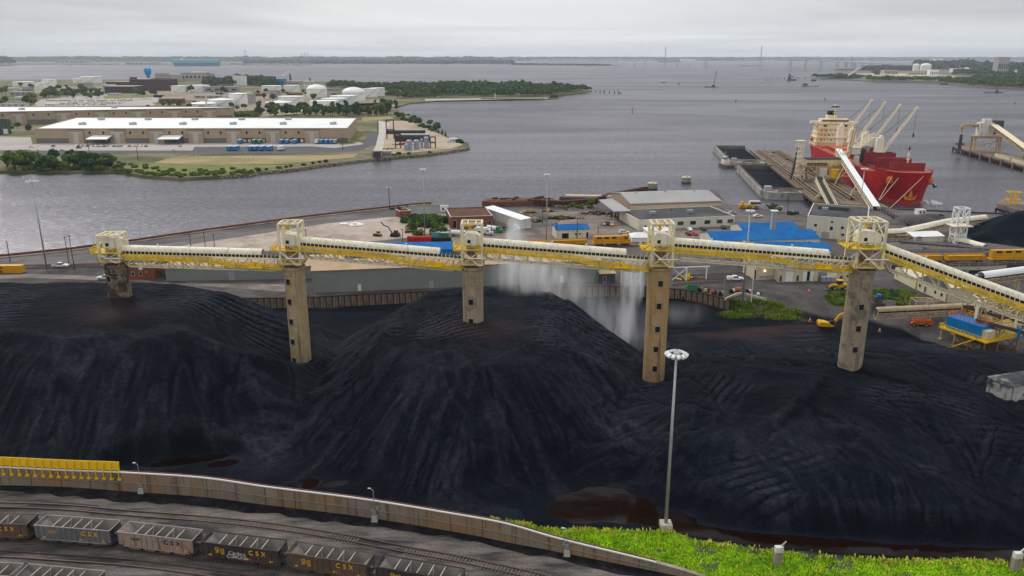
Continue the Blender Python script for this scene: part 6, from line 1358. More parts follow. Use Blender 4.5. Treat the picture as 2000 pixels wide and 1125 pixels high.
q.bar((21,-1.6,34),(21,1.6,34),.5).bar((21,0,34),(36,6,29),.18).bar((21,0,34),(10,0,15),.25).bar((18.5,-1.6,16),(20.2,1.6,28),.3).bar((19.5,-1.6,22),(19.5,1.6,22),.4).bar((20.5,-1.6,30),(20.5,1.6,30),.4);q.build('mast','tan_steel',t)
MB().bx(20,25,-3,3,17,21).bx(19.6,25.4,-3.4,3.4,21,21.4).build('operator_cab','white_dirty',t);MB().bx(26,29,-1,2.6,12,20).build('chute','steel_dark',t);MB().tube((31,2,22),(31,2,12),1.6,1.2,n=12).build('spout','galv',t)
q=MB()
for k in range(5):q.box((22.5,-3.6,7.5+k*2.0),(2.6,2.4,1.8))
q.build('stair_enclosure','ivory_wall',t)
def galley(A,B,w_,label,roof,walls='tan_steel',legs=()):
 d=B-A;Lh=math.hypot(d.x,d.y);rz=math.atan2(d.y,d.x);sl=d.z/Lh;t=thing('conveyor',label,'conveyor',A,rz,'inclined pier conveyors')
 if roof:MB().bar((0,0,0),(Lh,0,d.z),w_,.35).build('roof',roof,t)
 MB().bar((0,0,-1.9),(Lh,0,d.z-1.9),w_*.55,.35).build('belt','belt',t)
 for y in(-w_/2,w_/2):
  q=MB().bar((0,y,-1.1),(Lh,y,d.z-1.1),.25).bar((0,y,-2.8),(Lh,y,d.z-2.8),.45,.5);n=max(4,int(Lh/4))
  for k in range(n+1):x=Lh*k/n;q.bar((x,y,sl*x-.2),(x,y,sl*x-2.8),.2)
  for k in range(n):x=Lh*k/n;q.bar((x,y,sl*x-2.8),(x+Lh/n,y,sl*(x+Lh/n)-1.1),.16)
  q.build('truss',walls,t)
 q=MB();n=max(4,int(Lh/3))
 for k in range(n+1):x=Lh*k/n;q.bar((x,-w_/2,sl*x-2.9),(x,w_/2,sl*x-2.9),.25)
 q.bar((0,0,-2.95),(Lh,0,d.z-2.95),.3);q.build('cross_beams',walls,t)
 for f_,zz_,sp_ in legs:
  x=Lh*f_;zt_=sl*x-2.9;q=MB()
  for y in(-1,1):q.bar((x,y*w_*.5,zt_),(x+1.5*y*0,y*sp_,zz_-A.z),.6)
  q.bar((x,-sp_*.8,(zz_-A.z)+(zt_-(zz_-A.z))*.3),(x,w_*.6,zt_-1),.35).bar((x,-w_*.7,(zt_+zz_-A.z)/2),(x,w_*.7,(zt_+zz_-A.z)/2),.4).build('support',walls,t)
 return t
galley(Vector((214,520,22)),P(1712,403,6)+Vector((0,0,0)),3.6,'long inclined conveyor with flat white roof from the ship loader down to the shore','wh_roof','cream',legs=((.28,ZP,6),(.62,ZP,4.5)))
galley(Q(1601,344,462),P(1637,412,5.5),4.2,'shorter open topped tan conveyor sloping to the roof of the control building',None,'cream',legs=((.35,ZP,5),))
galley(P(1718,404,5.5),P(1800,440,7),2.6,'dark curved belt conveyor leaving the pier foot along the quay road',None,'steel_dark')
#bulk carrier
Bow,Stn=Vector((225,441,-1)),Vector((250,632,-1));dv=Bow-Stn;LS=dv.length;rz=math.atan2(dv.y,dv.x)
S=thing('bulk_carrier','big red bulk carrier with cream bridge and four raised deck cranes at the pier','ship',Stn,rz)
st=[0,.02,.06,.15,.3,.5,.7,.82,.89,.935,.965,.985,.995,1.0]
hw_=[.45,.6,.85,1,1,1,1,1,.93,.78,.58,.36,.18,.03];hd=[.85,.9,1,1,1,1,1,1,.985,.93,.82,.66,.48,.30]
HB=15.2
def hullz(s):return 14.5+3.8*max(0,min(1,(s-.88)/.03))
mb=MB();low=MB();ring=[];lring=[]
for s,a,d_ in zip(st,hw_,hd):
 x=s*LS;zd=hullz(s)+.6;xo=3.0*max(0,(s-.9)/.1)
 lv=[(-3,a*.9,0),(2.6,a,0),(6,a*.8+d_*.2,.2),(10,a*.5+d_*.5,.5),(zd,d_,1)]
 ring.append([(x+xo*k,HB*w_,z)for z,w_,k in lv[1:]]);lring.append([(x,HB*w_,z)for z,w_,k in lv[:2]])
def skin(m_,rr):
 n=len(rr[0]);full=[[(x,-y,z)for x,y,z in r[::-1]]+r for r in rr];vv=[p for r in full for p in r];w_=2*n;fs=[]
 for i in range(len(full)-1):
  for j_ in range(w_-1):
   if j_==n-1:continue
   fs.append((i*w_+j_,i*w_+j_+1,(i+1)*w_+j_+1,(i+1)*w_+j_))
 e=(len(full)-1)*w_;fs.append(tuple(range(w_))[::-1]);fs.append(tuple(e+k for k in range(w_)));m_.add(vv,fs)
skin(mb,ring);skin(low,lring);h_=mb.build('hull','hull_red',S,smooth=False);low.build('boot_topping','hull_low',S)
dk=MB();vs_=[]
for s,d_ in zip(st,hd):xo=3.0*max(0,(s-.9)/.1);vs_.append((s*LS+xo,HB*d_*.985,hullz(s)))
n=len(vs_);dk.add(vs_+[(x,-y,z)for x,y,z in vs_],[(i,n+i,n+i+1,i+1)for i in range(n-1)]);dk.build('deck','deck_orange',S)
q=MB()
for sd_ in(-1,1):
 for i in range(n-1):
  a=Vector(vs_[i]);b_=Vector(vs_[i+1]);a.y*=sd_;b_.y*=sd_;q.bar(a+Vector((0,0,1.2)),b_+Vector((0,0,1.2)),.25)
q.bar((vs_[-1][0],-vs_[-1][1],vs_[-1][2]+1.2),(vs_[-1][0],vs_[-1][1],vs_[-1][2]+1.2),.25);q.build('bulwark_rail','hull_low',S)
Zd=14.5
xs_=[dict(c=(632-y)/189*LS)for y in(595,565,535,505)];cx_=[d['c']for d in xs_]
edges=[(cx_[0]+4,cx_[1]-4),(cx_[1]+4,cx_[2]-4),(cx_[2]+4,cx_[3]-4),(cx_[3]+4,cx_[3]+26),(cx_[3]+32,cx_[3]+52)]
for k,(a,b_)in enumerate(edges):
 c_=MB().bx(a,b_,-8.5,8.5,Zd,Zd+2.2).build('hatch_coaming','hatch_red',S)
 if k<2:MB().bx(a-.3,(a+b_)/2-.1,-9,9,Zd+2.2,Zd+3.0).build('hatch_cover','deck_orange',S);MB().bx((a+b_)/2+.1,b_+.3,-9,9,Zd+2.2,Zd+3.0).build('hatch_cover','deck_orange',S)
 else:
  MB().bx(a,b_,-8,8,Zd+2.2,Zd+2.25).build('hold_opening','dark',S)
  for xx in(a-1.0,b_+1.0):MB().box((xx,0,Zd+4.6),(.8,19,7.4)).build('hatch_cover','hatch_red',S)
def dcrane(x,lab,tip):
 c_=MB().lathe([(2.5,Zd),(2.5,Zd+6),(2.3,Zd+8.5)],16,(x,0,0));c_.box((x,-.3,Zd+12.9),(4.6,4.9,9.0),taper=.78);c_.box((x,.4,Zd+18.0),(3.0,1.8,1.8)).box((x,0,Zd+8.6),(5.8,5.8,.4));o=c_.build('crane','crane_cream',S)
 p0=Vector((x+.2,2.6,Zd+9.0));p1=Vector(tip);d=(p1-p0);q=MB()
 for s_ in(-1,1):q.bar(p0+Vector((s_*1.0,0,0)),p1+Vector((s_*.35,0,0)),.9,1.5)
 for k in range(14):p=p0+d*(k/13);q.bar(p+Vector((-1.0+.05*k,0,0)),p+Vector((1.0-.05*k,0,0)),.8)
 q.box(p1,(1.4,1.2,1.0));q.build('jib','crane_cream',o)
 q=MB().bar((x,.6,Zd+18.6),p1,.16).bar((x+.5,.6,Zd+18.6),p1,.16).bar(p0+d*.62+Vector((0,0,1.1)),p1+Vector((0,0,.6)),.5,.4);q.bar(p1,p1-Vector((0,0,16)),.14);q.box(p1-Vector((0,0,17)),(.9,.9,2.2)).build('cable','steel_dark',o)
for x in cx_:dcrane(x,'',(x+5,17.5,Zd+36.5))
xa=5;t_=[]
for k,(x0,x1,hw2,z0,z1)in enumerate(((3,24,14,0,3.6),(5,23,13.6,3.6,7.0),(6,22,13.2,7.0,10.4),(7,21.5,12.8,10.4,13.8),(8,21,12,13.8,17.4))):
 MB().bx(x0,x1,-hw2,hw2,Zd+z0,Zd+z1).bx(x0-.5,x1+.7,-hw2-.6,hw2+.6,Zd+z1-.12,Zd+z1+.06).build('deckhouse','super_cream',S)
w_=MB()
for k,(x1,n,z)in enumerate(((23,9,5.3),(22,8,8.8),(21.5,7,12.2))):
 for i in range(n):
  y=-10+20*i/(n-1);big=(i+k)%3==0
  MB().bx(x1+.005,x1+.05,y-(.8 if big else.4),y+(.8 if big else.4),Zd+z-.45,Zd+z+.45).build('window','glass',S)
MB().bx(10,19,-10.5,10.5,Zd+17.4,Zd+20.6).build('wheelhouse','super_cream',S);MB().bx(19.005,19.06,-9.8,9.8,Zd+18.8,Zd+19.9).build('window','glass',S)
for y in(-7.5,7.5):MB().bx(21.01,21.06,y-1.2,y+1.2,Zd+15.0,Zd+16.6).build('window','glass',S)
for s_ in(-1,1):q=MB();q.bx(13,18,min(s_*10.5,s_*17.5),max(s_*10.5,s_*17.5),Zd+17.2,Zd+18.9);q.bar((15.5,s_*16,Zd+17.3),(15.5,s_*12,Zd+14.0),.9);q.build('bridge_wing','super_cream',S)
MB().bx(2,9,-3.5,3.5,Zd+15,Zd+23).build('funnel','super_cream',S);MB().bx(2.2,8.8,-2.6,2.6,Zd+23,Zd+26).build('funnel_top','dark',S)
q=MB().tube((15,0,Zd+20.4),(15,0,Zd+31),.5,.3).bar((15,-2.5,Zd+28.5),(15,2.5,Zd+28.5),.4).bar((15,-1.6,Zd+25),(15,1.6,Zd+25),.3).box((15,0,Zd+31.2),(1,3.6,.6));q.build('radar_mast','crane_cream',S);MB().box((15,0,Zd+29.6),(1.6,5.5,.8)).tube((15,1.5,Zd+30),(15,1.5,Zd+33),.12).build('radar','dark',S)
MB().bx(24,34,-12,12,Zd,Zd+1.6).build('hatch_coaming','deck_orange',S)
for s_ in(-1,1):MB().tube((8,s_*14.4,Zd+5),(14,s_*14.4,Zd+5),1.2,n=10).build('lifeboat','orange',S)
xf=LS*.965;zf=18.3
MB().tube((xf-4,0,zf),(xf-4,0,zf+11),.5,.3).box((xf-4,0,zf+6.5),(.8,2.4,.3)).box((xf-4,0,zf+9),(.8,2.0,.3)).build('fore_mast','crane_cream',S);MB().tube((xf-4,0,zf+11),(xf-4,0,zf+14),.25).bar((xf-4,-1.5,zf+12.5),(xf-4,1.5,zf+12.5),.3).build('light','dark',S)
for y in(-7.5,-3.2,3.5,7):MB().box((xf-6,y,zf+.7),(1.6,1.6,1.2)).tube((xf-6,y-1.1,zf+.7),(xf-6,y+1.1,zf+.7),.5,n=10).build('winch','white' if abs(y)>3 else 'steel_dark',S)
for s_ in(-1,1):MB().lathe([(.9,0),(1.9,.8),(1.9,2.8),(1.1,4.2)],12,(LS*.975+1.2,s_*10.6,11.6)).build('anchor_pocket','orange',S);MB().bar((LS*.975+2.6,s_*12,12.2),(LS*.975+2.6,s_*13.2,10.4),.7).bar((LS*.975+2.6,s_*12.2,10.2),(LS*.975+3.4,s_*14.2,11),.7).build('anchor','dark',S)
mk=MB();xm=LS+.55
mk.add([(xm-.1,-3.6,6.4),(xm+.35,-1.5,4.6),(xm+.4,1.5,4.6),(xm-.1,3.6,6.4),(xm-.05,2.6,3.4),(xm+.3,0,3.0),(xm-.05,-2.8,3.4)],[(0,1,6),(1,5,6),(1,2,5),(2,4,5),(2,3,4)]);mk.add([(xm+.35,-1.2,5.0),(xm+.6,0,9.6),(xm+.35,1.2,5.0)],[(0,1,2)]);mk.build('paint_mark','anchor_orange',S)
inv=lambda p:Matrix.Rotation(-rz,3,'Z')@(Vector(p)-Stn)
for a,y,zz_ in(((1716,391),-10.5,16.5),((1718,391),-6,17),((1738,407),5,17)):
 MB().bar(inv(P(*a,ZP+.4)),(LS*.985+1.8 if abs(y)>5.5 else LS+2.2,y,zz_),.15).build('mooring_line','cream',S)
mat('foam',(.8,.82,.84),.6,.05,2);mb=MB();rf_=random.Random(5)
for k in range(60):a=rf_.uniform(0,6.28);d_=13*rf_.random()**.8;r_=rf_.uniform(.8,2.2)*(1.3-d_/14);mb.lathe([(r_,0),(r_*.8,r_*.35),(r_*.2,r_*.6)],8,(d_*math.cos(a),d_*.8*math.sin(a),-.15))
tag(mb.build('bow_foam','foam'),kind='stuff')
fo=bpy.data.objects['bow_foam'];fo.location=Bow+Vector((16.5,8,.05));fo.scale=(.5,.8,1.3)
#barges and tug
def barge(fl,fr,nr,nl,z,label,col='barge',coal=True,inner='barge_in'):
 c=[P(*q,z)for q in(fl,fr,nr,nl)];mid_f=(c[0]+c[1])/2;mid_n=(c[2]+c[3])/2;d=mid_n-mid_f;L_=d.length;w_=((c[1]-c[0]).length+(c[2]-c[3]).length)/2;rz=math.atan2(d.y,d.x)
 t=thing('barge',label,'barge',(mid_f.x,mid_f.y,-1),rz,'coal barges by the pier');h_=z+1;W_=w_/2
 hl=MB().prism([(0,-W_*.8),(0,W_*.8),(3,W_),(L_-8,W_),(L_,W_*.75),(L_,-W_*.75),(L_-8,-W_),(3,-W_)],-1,h_-3.6);hl.bx(3,L_-8,W_-1.2,W_,h_-3.6,h_-.9).bx(3,L_-8,-W_,-W_+1.2,h_-3.6,h_-.9).prism([(0,-W_*.8),(0,W_*.8),(3,W_),(3,-W_)],h_-3.6,h_-.9).prism([(L_-11.5,W_-1.2),(L_-8,W_-1.2),(L_,W_*.75),(L_,-W_*.75),(L_-8,-W_+1.2),(L_-11.5,-W_+1.2)],h_-3.6,h_-.9);hl.build('hull',col,t);q=MB()
 q.bx(3,L_-12,W_-1.6,W_-1.2,h_-3.5,h_).bx(3,L_-12,-W_+1.2,-W_+1.6,h_-3.5,h_).bx(2.6,3,-W_+1.2,W_-1.2,h_-3.5,h_).bx(L_-12,L_-11.6,-W_+1.2,W_-1.2,h_-3.5,h_+.3);q.build('coaming',inner,t)
 MB().bx(3.05,L_-12.05,-W_+1.65,W_-1.65,h_-3.55,h_-3.45).build('hold','dark' if not coal else 'car_floor',t)
 gx_=np.linspace(6,L_-14,40);gy_=np.linspace(-W_+1.7,W_-1.7,14);A_,B_=np.meshgrid(gx_,gy_);zz=(1-(B_/(W_-1.5))**2)*.8*np.clip(1.6-np.abs(A_-L_*.5)/(L_*.32),0,1)+fbm(A_*.2,B_*.3,4,3)*.25;idx=np.arange(A_.size).reshape(A_.shape);f=np.stack([idx[:-1,:-1],idx[:-1,1:],idx[1:,1:],idx[1:,:-1]],-1).reshape(-1,4)
 MB().add(np.stack([A_.ravel(),B_.ravel(),zz.ravel()+h_-3.3],1).tolist(),[tuple(map(int,k))for k in f]).build('coal','coal2',t)
 MB().bx(L_-10,L_-6,-W_+2,-W_+6,h_-.9,h_+1.6).build('deckhouse','galv',t)
 q=MB();n=10
 for k in range(n):a0=math.pi*k/n;a1=math.pi*(k+1)/n;q.bar((L_-1-4*math.sin(a0),1+W_*.42*math.cos(a0),h_-.6),(L_-1-4*math.sin(a1),1+W_*.42*math.cos(a1),h_-.6),.4,2.4)
 q.build('push_notch','barge',t)
 q=MB()
 for s_ in(-1,1):q.bar((2,s_*(W_-.2),h_-1.2),(L_-9,s_*(W_-.2),h_-1.2),.12)
 q.bar((2,-W_+.2,h_-1.2),(2,W_-.2,h_-1.2),.12).build('rail','rust',t)
mat('barge',(.32,.32,.31),.7,.25,.2,streak=.6,col2=(.20,.16,.13));mat('barge_in',(.34,.34,.345),.7,.2,.2,streak=.4);mat('barge_rust',(.19,.13,.11),.8,.3,.2,streak=.5);mat('foam',(.8,.82,.84),.6,.05,2)
barge((1403,285),(1446,281),(1487,313),(1442,319),4.2,'farther grey open barge with a tug at its side',inner='barge_in');barge((1452,323),(1500,319),(1569,369),(1504,378),4.2,'nearer grey open barge with rusty inside beside the pier',inner='barge_rust')
p=P(1417,326,-1);t=thing('tugboat','small dark tugboat with orange tyres lying beside the farther barge','tugboat',p,R(100));b_=MB();pr_=[(-9,-3.2),(-9,3.2),(-6,3.8),(3,3.8),(7,2.6),(9.5,0),(7,-2.6),(3,-3.8),(-6,-3.8)];b_.prism(pr_,-.5,2.2);b_.build('hull','steel_dark',t)
MB().prism([(x*.93,y*.88)for x,y in pr_],2.2,2.5).build('deck','orange_rust',t);MB().bx(-3,4,-2.2,2.2,2.5,5).bx(0,3.6,-1.7,1.7,5,7.6).build('wheelhouse','white_dirty',t);MB().bx(-.05,3.65,-1.75,1.75,6.1,7.0).build('window','glass',t);MB().tube((-1.6,0,5),(-1.6,0,9),.6).build('funnel','galv',t);MB().tube((1.8,0,7.6),(1.8,0,12),.12).bar((1.8,-1.2,10.5),(1.8,1.2,10.5),.15).build('mast','galv',t)
for k,(px,py,lb)in enumerate(((1274,369,'round grey mooring dolphin behind the tan workshop roof, nearer one'),(1340,357,'round grey mooring dolphin standing alone in the water'))):
 t=thing('mooring_dolphin',lb,'dolphin',P(px,py,-1),0,'round mooring dolphins');MB().lathe([(3.2,-2),(3.2,3.2),(3.4,3.3),(3.4,3.7)],20).build('body','barge',t);MB().lathe([(3.2,3.7),(3.1,4.0)],20).box((0,0,4.3),(1,2.5,.6)).box((1.2,.8,4.3),(.5,.5,.7)).build('top','beige_wall',t);MB().lathe([(3.3,-1),(3.3,.6)],20).build('fender','dark',t)
t=thing('rusty_barge','derelict rusty red barge moored at the end of the yard','barge',P(942,403,-1),R(7),'old rusty barges');MB().prism([(0,3),(6,0),(38,0),(42,3),(42,9),(38,12),(4,12)],-1,2.4).build('hull','rust',t);MB().prism([(4,4),(8,2),(36,2),(38,10),(6,10)],2.4,2.7).build('deck','wreck',t)if 'wreck' in M else MB().prism([(4,4),(8,2),(36,2),(38,10),(6,10)],2.4,2.7).build('deck','rust',t)
q=MB()
for k in range(16):q.box((random.uniform(6,38),random.uniform(3,9),random.uniform(2.8,3.4)),(random.uniform(1,4),random.uniform(.5,2),random.uniform(.4,1.4)),rz=random.random())
q.build('wreckage','rust_dark',t)
t=thing('rusty_barge','small ochre topped old barge behind the rusty pier wall','barge',P(1092,392,-1),R(-6),'old rusty barges');MB().prism([(0,2),(4,0),(34,0),(34,7),(2,7)],-1,2.0).build('hull','steel_dark',t);MB().prism([(3,2),(32,1.5),(32,6),(4,6)],2.0,2.9).build('deck','beige_wall',t)
t=thing('pier_wall','long low rusty steel pier wall running from the rusty barge towards the first round dolphin','pier',P(1030,399,-1));o2=P(1030,399,-1);pts=[P(a,b,-1)-o2 for a,b in((1030,399),(1100,403),(1160,398),(1195,387),(1262,374))];MB().path([p+Vector((0,0,1.9))for p in pts],3.2,2.4).build('wall','rust_dark',t);q=MB()
for a,b_ in zip(pts[:-1],pts[1:]):
 for k in range(7):p=a.lerp(b_,k/7);q.bar(p+Vector((0,-1.8,0)),p+Vector((0,-1.8,3.2)),.5)
q.path([p+Vector((0,-1.8,3.1))for p in pts],.4).build('fender','rust',t)
t=thing('seawall','dark seawall edge along the quay by the gatehouse','wall',P(1750,409,4));o2=P(1750,409,4);MB().path([P(a,b,4)-o2+Vector((0,0,.3))for a,b in((1750,409),(1870,415),(2100,424))],1.0,.9).build('wall','steel_dark',t)
#second pier at the right
def deckp(name,label,poly,z,th=1.4,mt_='pier_deck',pink=True):
 c=[P(*q,z)for q in poly];o_=Vector((c[0].x,c[0].y,0));c=[q-o_ for q in c];t=thing(name,label,'pier',o_)
 MB().prism([(q.x,q.y)for q in c],z-th,z).build('deck',mt_,t);d=c[1]-c[0];n=max(3,int(d.length/18))
 q=MB().bar(c[0]+Vector((0,0,-th)),c[1]+Vector((0,0,-th)),.6,1.2)
 for k in range(n*3+1):p=c[0].lerp(c[1],k/n/3);q.tube((p.x+.3,p.y+.3,-3),(p.x+.3,p.y+.3,z-th),.5,n=6)
 q.build('pilings','dark',t)
 if pink:
  for k in range(n+1):p=c[0].lerp(c[1],k/n);MB().box((p.x-.4,p.y-.4,z-1.6),(1.4,1.4,4.4)).build('fender','fender' if 'fender' in M else 'rust',t)
 return t,c
mat('fender',(.30,.13,.12),.8,.2,.5)
t,c=deckp('pier','second pier with dark deck and reddish fenders at the right edge',[(1862,287),(2150,366),(2150,340),(1885,281)],3)
o3=P(1925,296,3);t=thing('ship_loader','weathered unloading tower with long descending conveyor on the second pier','ship loader',o3,R(-10))
zof=lambda py,Y:Q(1925,py,Y).z-3
Y3=o3.y;q=MB()
for x in(-11,9):
 for y in(-4,4):q.bar((x,y,0),(x,y,12),1.4)
 q.bar((x,-4,2),(x,4,11),.6)
q.bar((-11,-4,12),(9,-4,12),1.4).bar((-11,4,12),(9,4,12),1.4).bar((-11,-4,3),(9,-4,11),.5).bar((-11,-4,12),(-11,4,12),1.2).bar((9,-4,12),(9,4,12),1.2);q.build('portal','tan_steel',t)
MB().bx(-13,11,-5,5,12.6,13.4).build('deck','tan_steel',t);MB().bx(-9,2,-4,4,13.4,24).bx(-6,0,-3,3,24,27).build('tower_house','white_dirty',t);MB().bx(2.1,9,-4,4,15,26).build('hopper','steel_dark',t)
MB().bx(-22,-9,-1.5,1.5,20,22.6).bx(-23,-21,-2,2,16,21).build('arm','tan_steel',t);MB().tube((-21,0,0),(-21,0,14),1.6,1.2).box((-21,0,6),(6,4,1.4)).build('column','steel_dark',t);MB().bar((-2,-4,4),(8,-2,24),.8).bar((14,-2,14),(2,-4,4),.6).build('strut','cream',t)
B4=Q(2120,372,520);A4=Q(1937,240,Y3);galley(A4,B4,5.5,'wide weathered conveyor descending from the unloading tower beyond the right edge','cream','tan_steel',legs=((.45,3,4),))
for k,(px,py,lb)in enumerate(((1942,306,'long pale low shed on the second pier, left one'),(1975,316,'long pale low shed on the second pier by the frame edge'))):
 building('pier_shed',lb,'shed',(px,py),(px+30,py+8),py-6,4,'beige_wall','steel_dark','flat',0,[],z=3,group='low sheds on the second pier')
t,c=deckp('pier','small dark dock with yellow steel frame at the right edge',[(1947,397),(2080,437),(2100,415),(1962,388)],4,3,'mud',False)
p=P(1977,399,4);t=thing('yellow_gantry','bright yellow steel frame standing on the small dark dock','frame',p);q=MB();h_=Q(1977,375,p.y).z-4
for x in(-3,0,3):
 for y in(-2,2):q.bar((x,y,0),(x*.8,y*.8,h_),.5)
for z in(h_*.4,h_):q.bar((-3,-2,z),(3,-2,z),.4).bar((-3,2,z),(3,2,z),.4).bar((-3,-2,z),(-3,2,z),.4).bar((3,-2,z),(3,2,z),.4)
q.build('frame','bright_yellow',t)
#trees
def crown_mesh(name,lobes,n,sz,mt_):
 V=[];tot=sum(l[3]**2 for l in lobes)
 for(cx_,cy_,cz_,r)in lobes:
  k=int(n*r*r/tot);u=rng.normal(size=(k,3));u/=np.linalg.norm(u,axis=1)[:,None];rad=r*(rng.uniform(.55,1.08,k))[:,None]
  c=u*rad*np.array([1,1,.8])+np.array([cx_,cy_,cz_]);nrm=u+rng.normal(scale=.45,size=(k,3));nrm/=np.linalg.norm(nrm,axis=1)[:,None]
  a=np.cross(nrm,[.13,.2,.97]);a/=np.linalg.norm(a,axis=1)[:,None]+1e-9;b_=np.cross(nrm,a);s=(sz*rng.uniform(.5,1.3,k))[:,None]
  V.append(np.stack([c-a*s-b_*s*.6,c+a*s*.7-b_*s,c+a*s+b_*s*.8,c-a*s*.6+b_*s],1).reshape(-1,3))
 V=np.concatenate(V);m_=len(V)//4;me=bpy.data.meshes.new(name);me.from_pydata(V.tolist(),[],[(4*i,4*i+1,4*i+2,4*i+3)for i in range(m_)]);me.materials.append(M[mt_]);return me
def tree_proto(kind,seed):
 r_=random.Random(seed);nm={'round':'leafy_tree','tall':'tall_tree','bush':'bush','pine':'conifer'}[kind];t=thing(nm,'tree','tree' if kind!='bush' else 'bush')
 lo=[]
 if kind=='round':lo=[(r_.uniform(-2.4,2.4),r_.uniform(-2.4,2.4),r_.uniform(4,8),r_.uniform(1.7,2.9))for _ in range(8)];h_=9;n=1000
 elif kind=='tall':lo=[(r_.uniform(-1.3,1.3),r_.uniform(-1.3,1.3),3+k*1.5,r_.uniform(1.3,2.1))for k in range(6)];h_=11;n=700
 elif kind=='pine':lo=[(0,0,2+k*1.6,2.3-k*.35)for k in range(6)];h_=10;n=700
 else:lo=[(r_.uniform(-2.6,2.6),r_.uniform(-1.8,1.8),r_.uniform(.8,1.9),r_.uniform(1.0,1.8))for _ in range(7)];h_=1.6;n=600
 mt_={0:'leaf_a',1:'leaf_b',2:'leaf_c'}[seed%3];o=bpy.data.objects.new('crown',crown_mesh('crown',lo,n,.6,mt_));COL.objects.link(o);o.parent=t
 q=MB().tube((0,0,-.5),(0,0,h_*.55),.32,.18,8)
 if kind!='bush':
  for a in range(5):q.tube((0,0,h_*.3),(1.7*math.cos(a*1.3),1.7*math.sin(a*1.3),h_*(.5+.05*a)),.14,.06,6)
 q.build('trunk','bark',t);t.location=(0,-500-seed,-300);return t
TP={k:[tree_proto(k,s)for s in range(3)]for k in('round','tall','bush','pine')}
used=set()
def put_tree(p,kind,s,label,group,v=None):
 v=random.randrange(3)if v is None else v;o=TP[kind][v]
 if(kind,v)not in used:used.add((kind,v));o.location=p;o.rotation_euler=(0,0,random.uniform(0,6));o.scale=(s,s,s*random.uniform(.85,1.1));o['label']=label;o['group']=group
 else:c=dup(o,p,random.uniform(0,6),label,(s*random.uniform(.9,1.1),s,s*random.uniform(.85,1.1)),group)
ZL=1.0
def trees_px(pts,kind,label,group,s,jit=4,v=None,z=ZL):
 for px,py in pts:
  p=P(px,py,z)+Vector((random.uniform(-jit,jit),random.uniform(-jit,jit),0));put_tree(p,random.choice(kind)if isinstance(kind,(list,tuple))else kind,s*random.uniform(.75,1.2),label,group,v)
def row(a,b_,n,jy=0):return[(a[0]+(b_[0]-a[0])*k/max(1,n-1)+random.uniform(-.3,.3)*(b_[0]-a[0])/n,a[1]+(b_[1]-a[1])*k/max(1,n-1)+random.uniform(-jy,jy))for k in range(n)]
#peninsula
m=bpy.data.materials.new('scrubland');m.use_nodes=True;nt=m.node_tree;N=nt.nodes;L=nt.links;b=N['Principled BSDF'];b.inputs['Roughness'].default_value=.9;b.inputs['Specular IOR Level'].default_value=.15;tc=N.new('ShaderNodeTexCoord')
c=ramp(nz(.012,9,.65,(1,1.6,1)),[(.34,(.055,.07,.03)),(.46,(.12,.12,.05)),(.54,(.20,.17,.09)),(.66,(.26,.22,.17))]);c=mix(ramp(nz(.15,7,.7),[(.45,(0,0,0)),(.65,(.6,)*3)]),c,(.06,.075,.03));L.new(c,b.inputs['Base Color']);M['scrub']=m
near=[(-500,330),(-100,333),(0,334),(62,334),(160,333),(225,332),(275,342),(350,347),(425,344),(487,340),(500,336),(560,331),(625,322),(690,314),(750,307),(825,302),(880,294),(917,288),(915,278),(895,272),(875,267),(850,252),(820,237),(787,220),(768,210),(800,201),(875,195),(940,193),(1000,194),(1060,193),(1075,188),(1098,186),(1153,179),(1156,176),(1100,172),(1000,168),(800,163),(650,160),(560,157),(500,154),(300,155),(0,157),(-500,160)]
LAND=[tuple(P(a,b_,ZL)[:2])for a,b_ in near];tag(MB().prism(LAND,-4,ZL).build('land','scrub'),kind='structure')
mat('lot',(.42,.38,.35),.9,.1,.02);mat('straw',(.34,.27,.13),.9,.2,.03,col2=(.22,.20,.07));mat('lawn',(.16,.18,.04),.9,.3,.05,col2=(.26,.22,.08));mat('apron',(.52,.48,.43),.9,.08,.02);mat('far_asphalt',(.10,.10,.11),.9,.15,.02);mat('sand',(.45,.36,.26),.9,.15,.02,col2=(.30,.24,.16));mat('riprap',(.33,.28,.24),.95,.4,.9,bump=.8,bscale=1.5)
def lo(name,pts,mt_,dz):return over(name,pts,mt_,dz,ZL)
lo('pavement',[(-200,262),(60,268),(66,292),(-200,296)],'lot',.02);lo('pavement',[(60,283),(90,278),(700,277),(720,283),(640,291),(520,296),(60,296)],'lot',.04)
lo('road',[(-200,301),(60,299),(560,300),(700,296),(735,280),(738,262),(722,258),(708,282),(640,291),(540,294),(60,294),(-200,297)],'far_asphalt',.06)
lo('road',[(380,287),(610,286),(660,290),(600,294),(376,294)],'far_asphalt',.08)
lo('field',[(300,318),(340,306),(480,304),(640,303),(700,300),(690,307),(560,320),(430,322)],'straw',.04);lo('field',[(240,328),(300,320),(430,323),(560,322),(620,319),(500,332),(420,340),(350,342)],'lawn',.06)
lo('field',[(662,279),(700,252),(712,256),(692,280),(664,284)],'lawn',.10);lo('field',[(708,228),(760,226),(770,232),(706,237)],'straw',.04);lo('path',[(740,236),(762,240),(752,262),(748,292),(742,303),(726,300),(734,284),(740,260)],'apron',.09)
lo('pavement',[(762,236),(812,238),(850,258),(880,272),(905,283),(880,290),(800,298),(745,303),(752,262)],'sand',.05);lo('pavement',[(480,222),(600,205),(760,200),(775,208),(700,212),(510,228),(478,228)],'sand',.03)
lo('field',[(60,208),(300,206),(320,186),(180,184),(80,194)],'lot',.03);lo('field',[(200,187),(260,183),(300,184),(300,190),(205,193)],'lawn',.06);lo('field',[(830,197),(1060,193),(1060,191),(830,193)],'lot',.05)
rp=[P(a,b_,ZL)for a,b_ in near[8:18]];q=[]
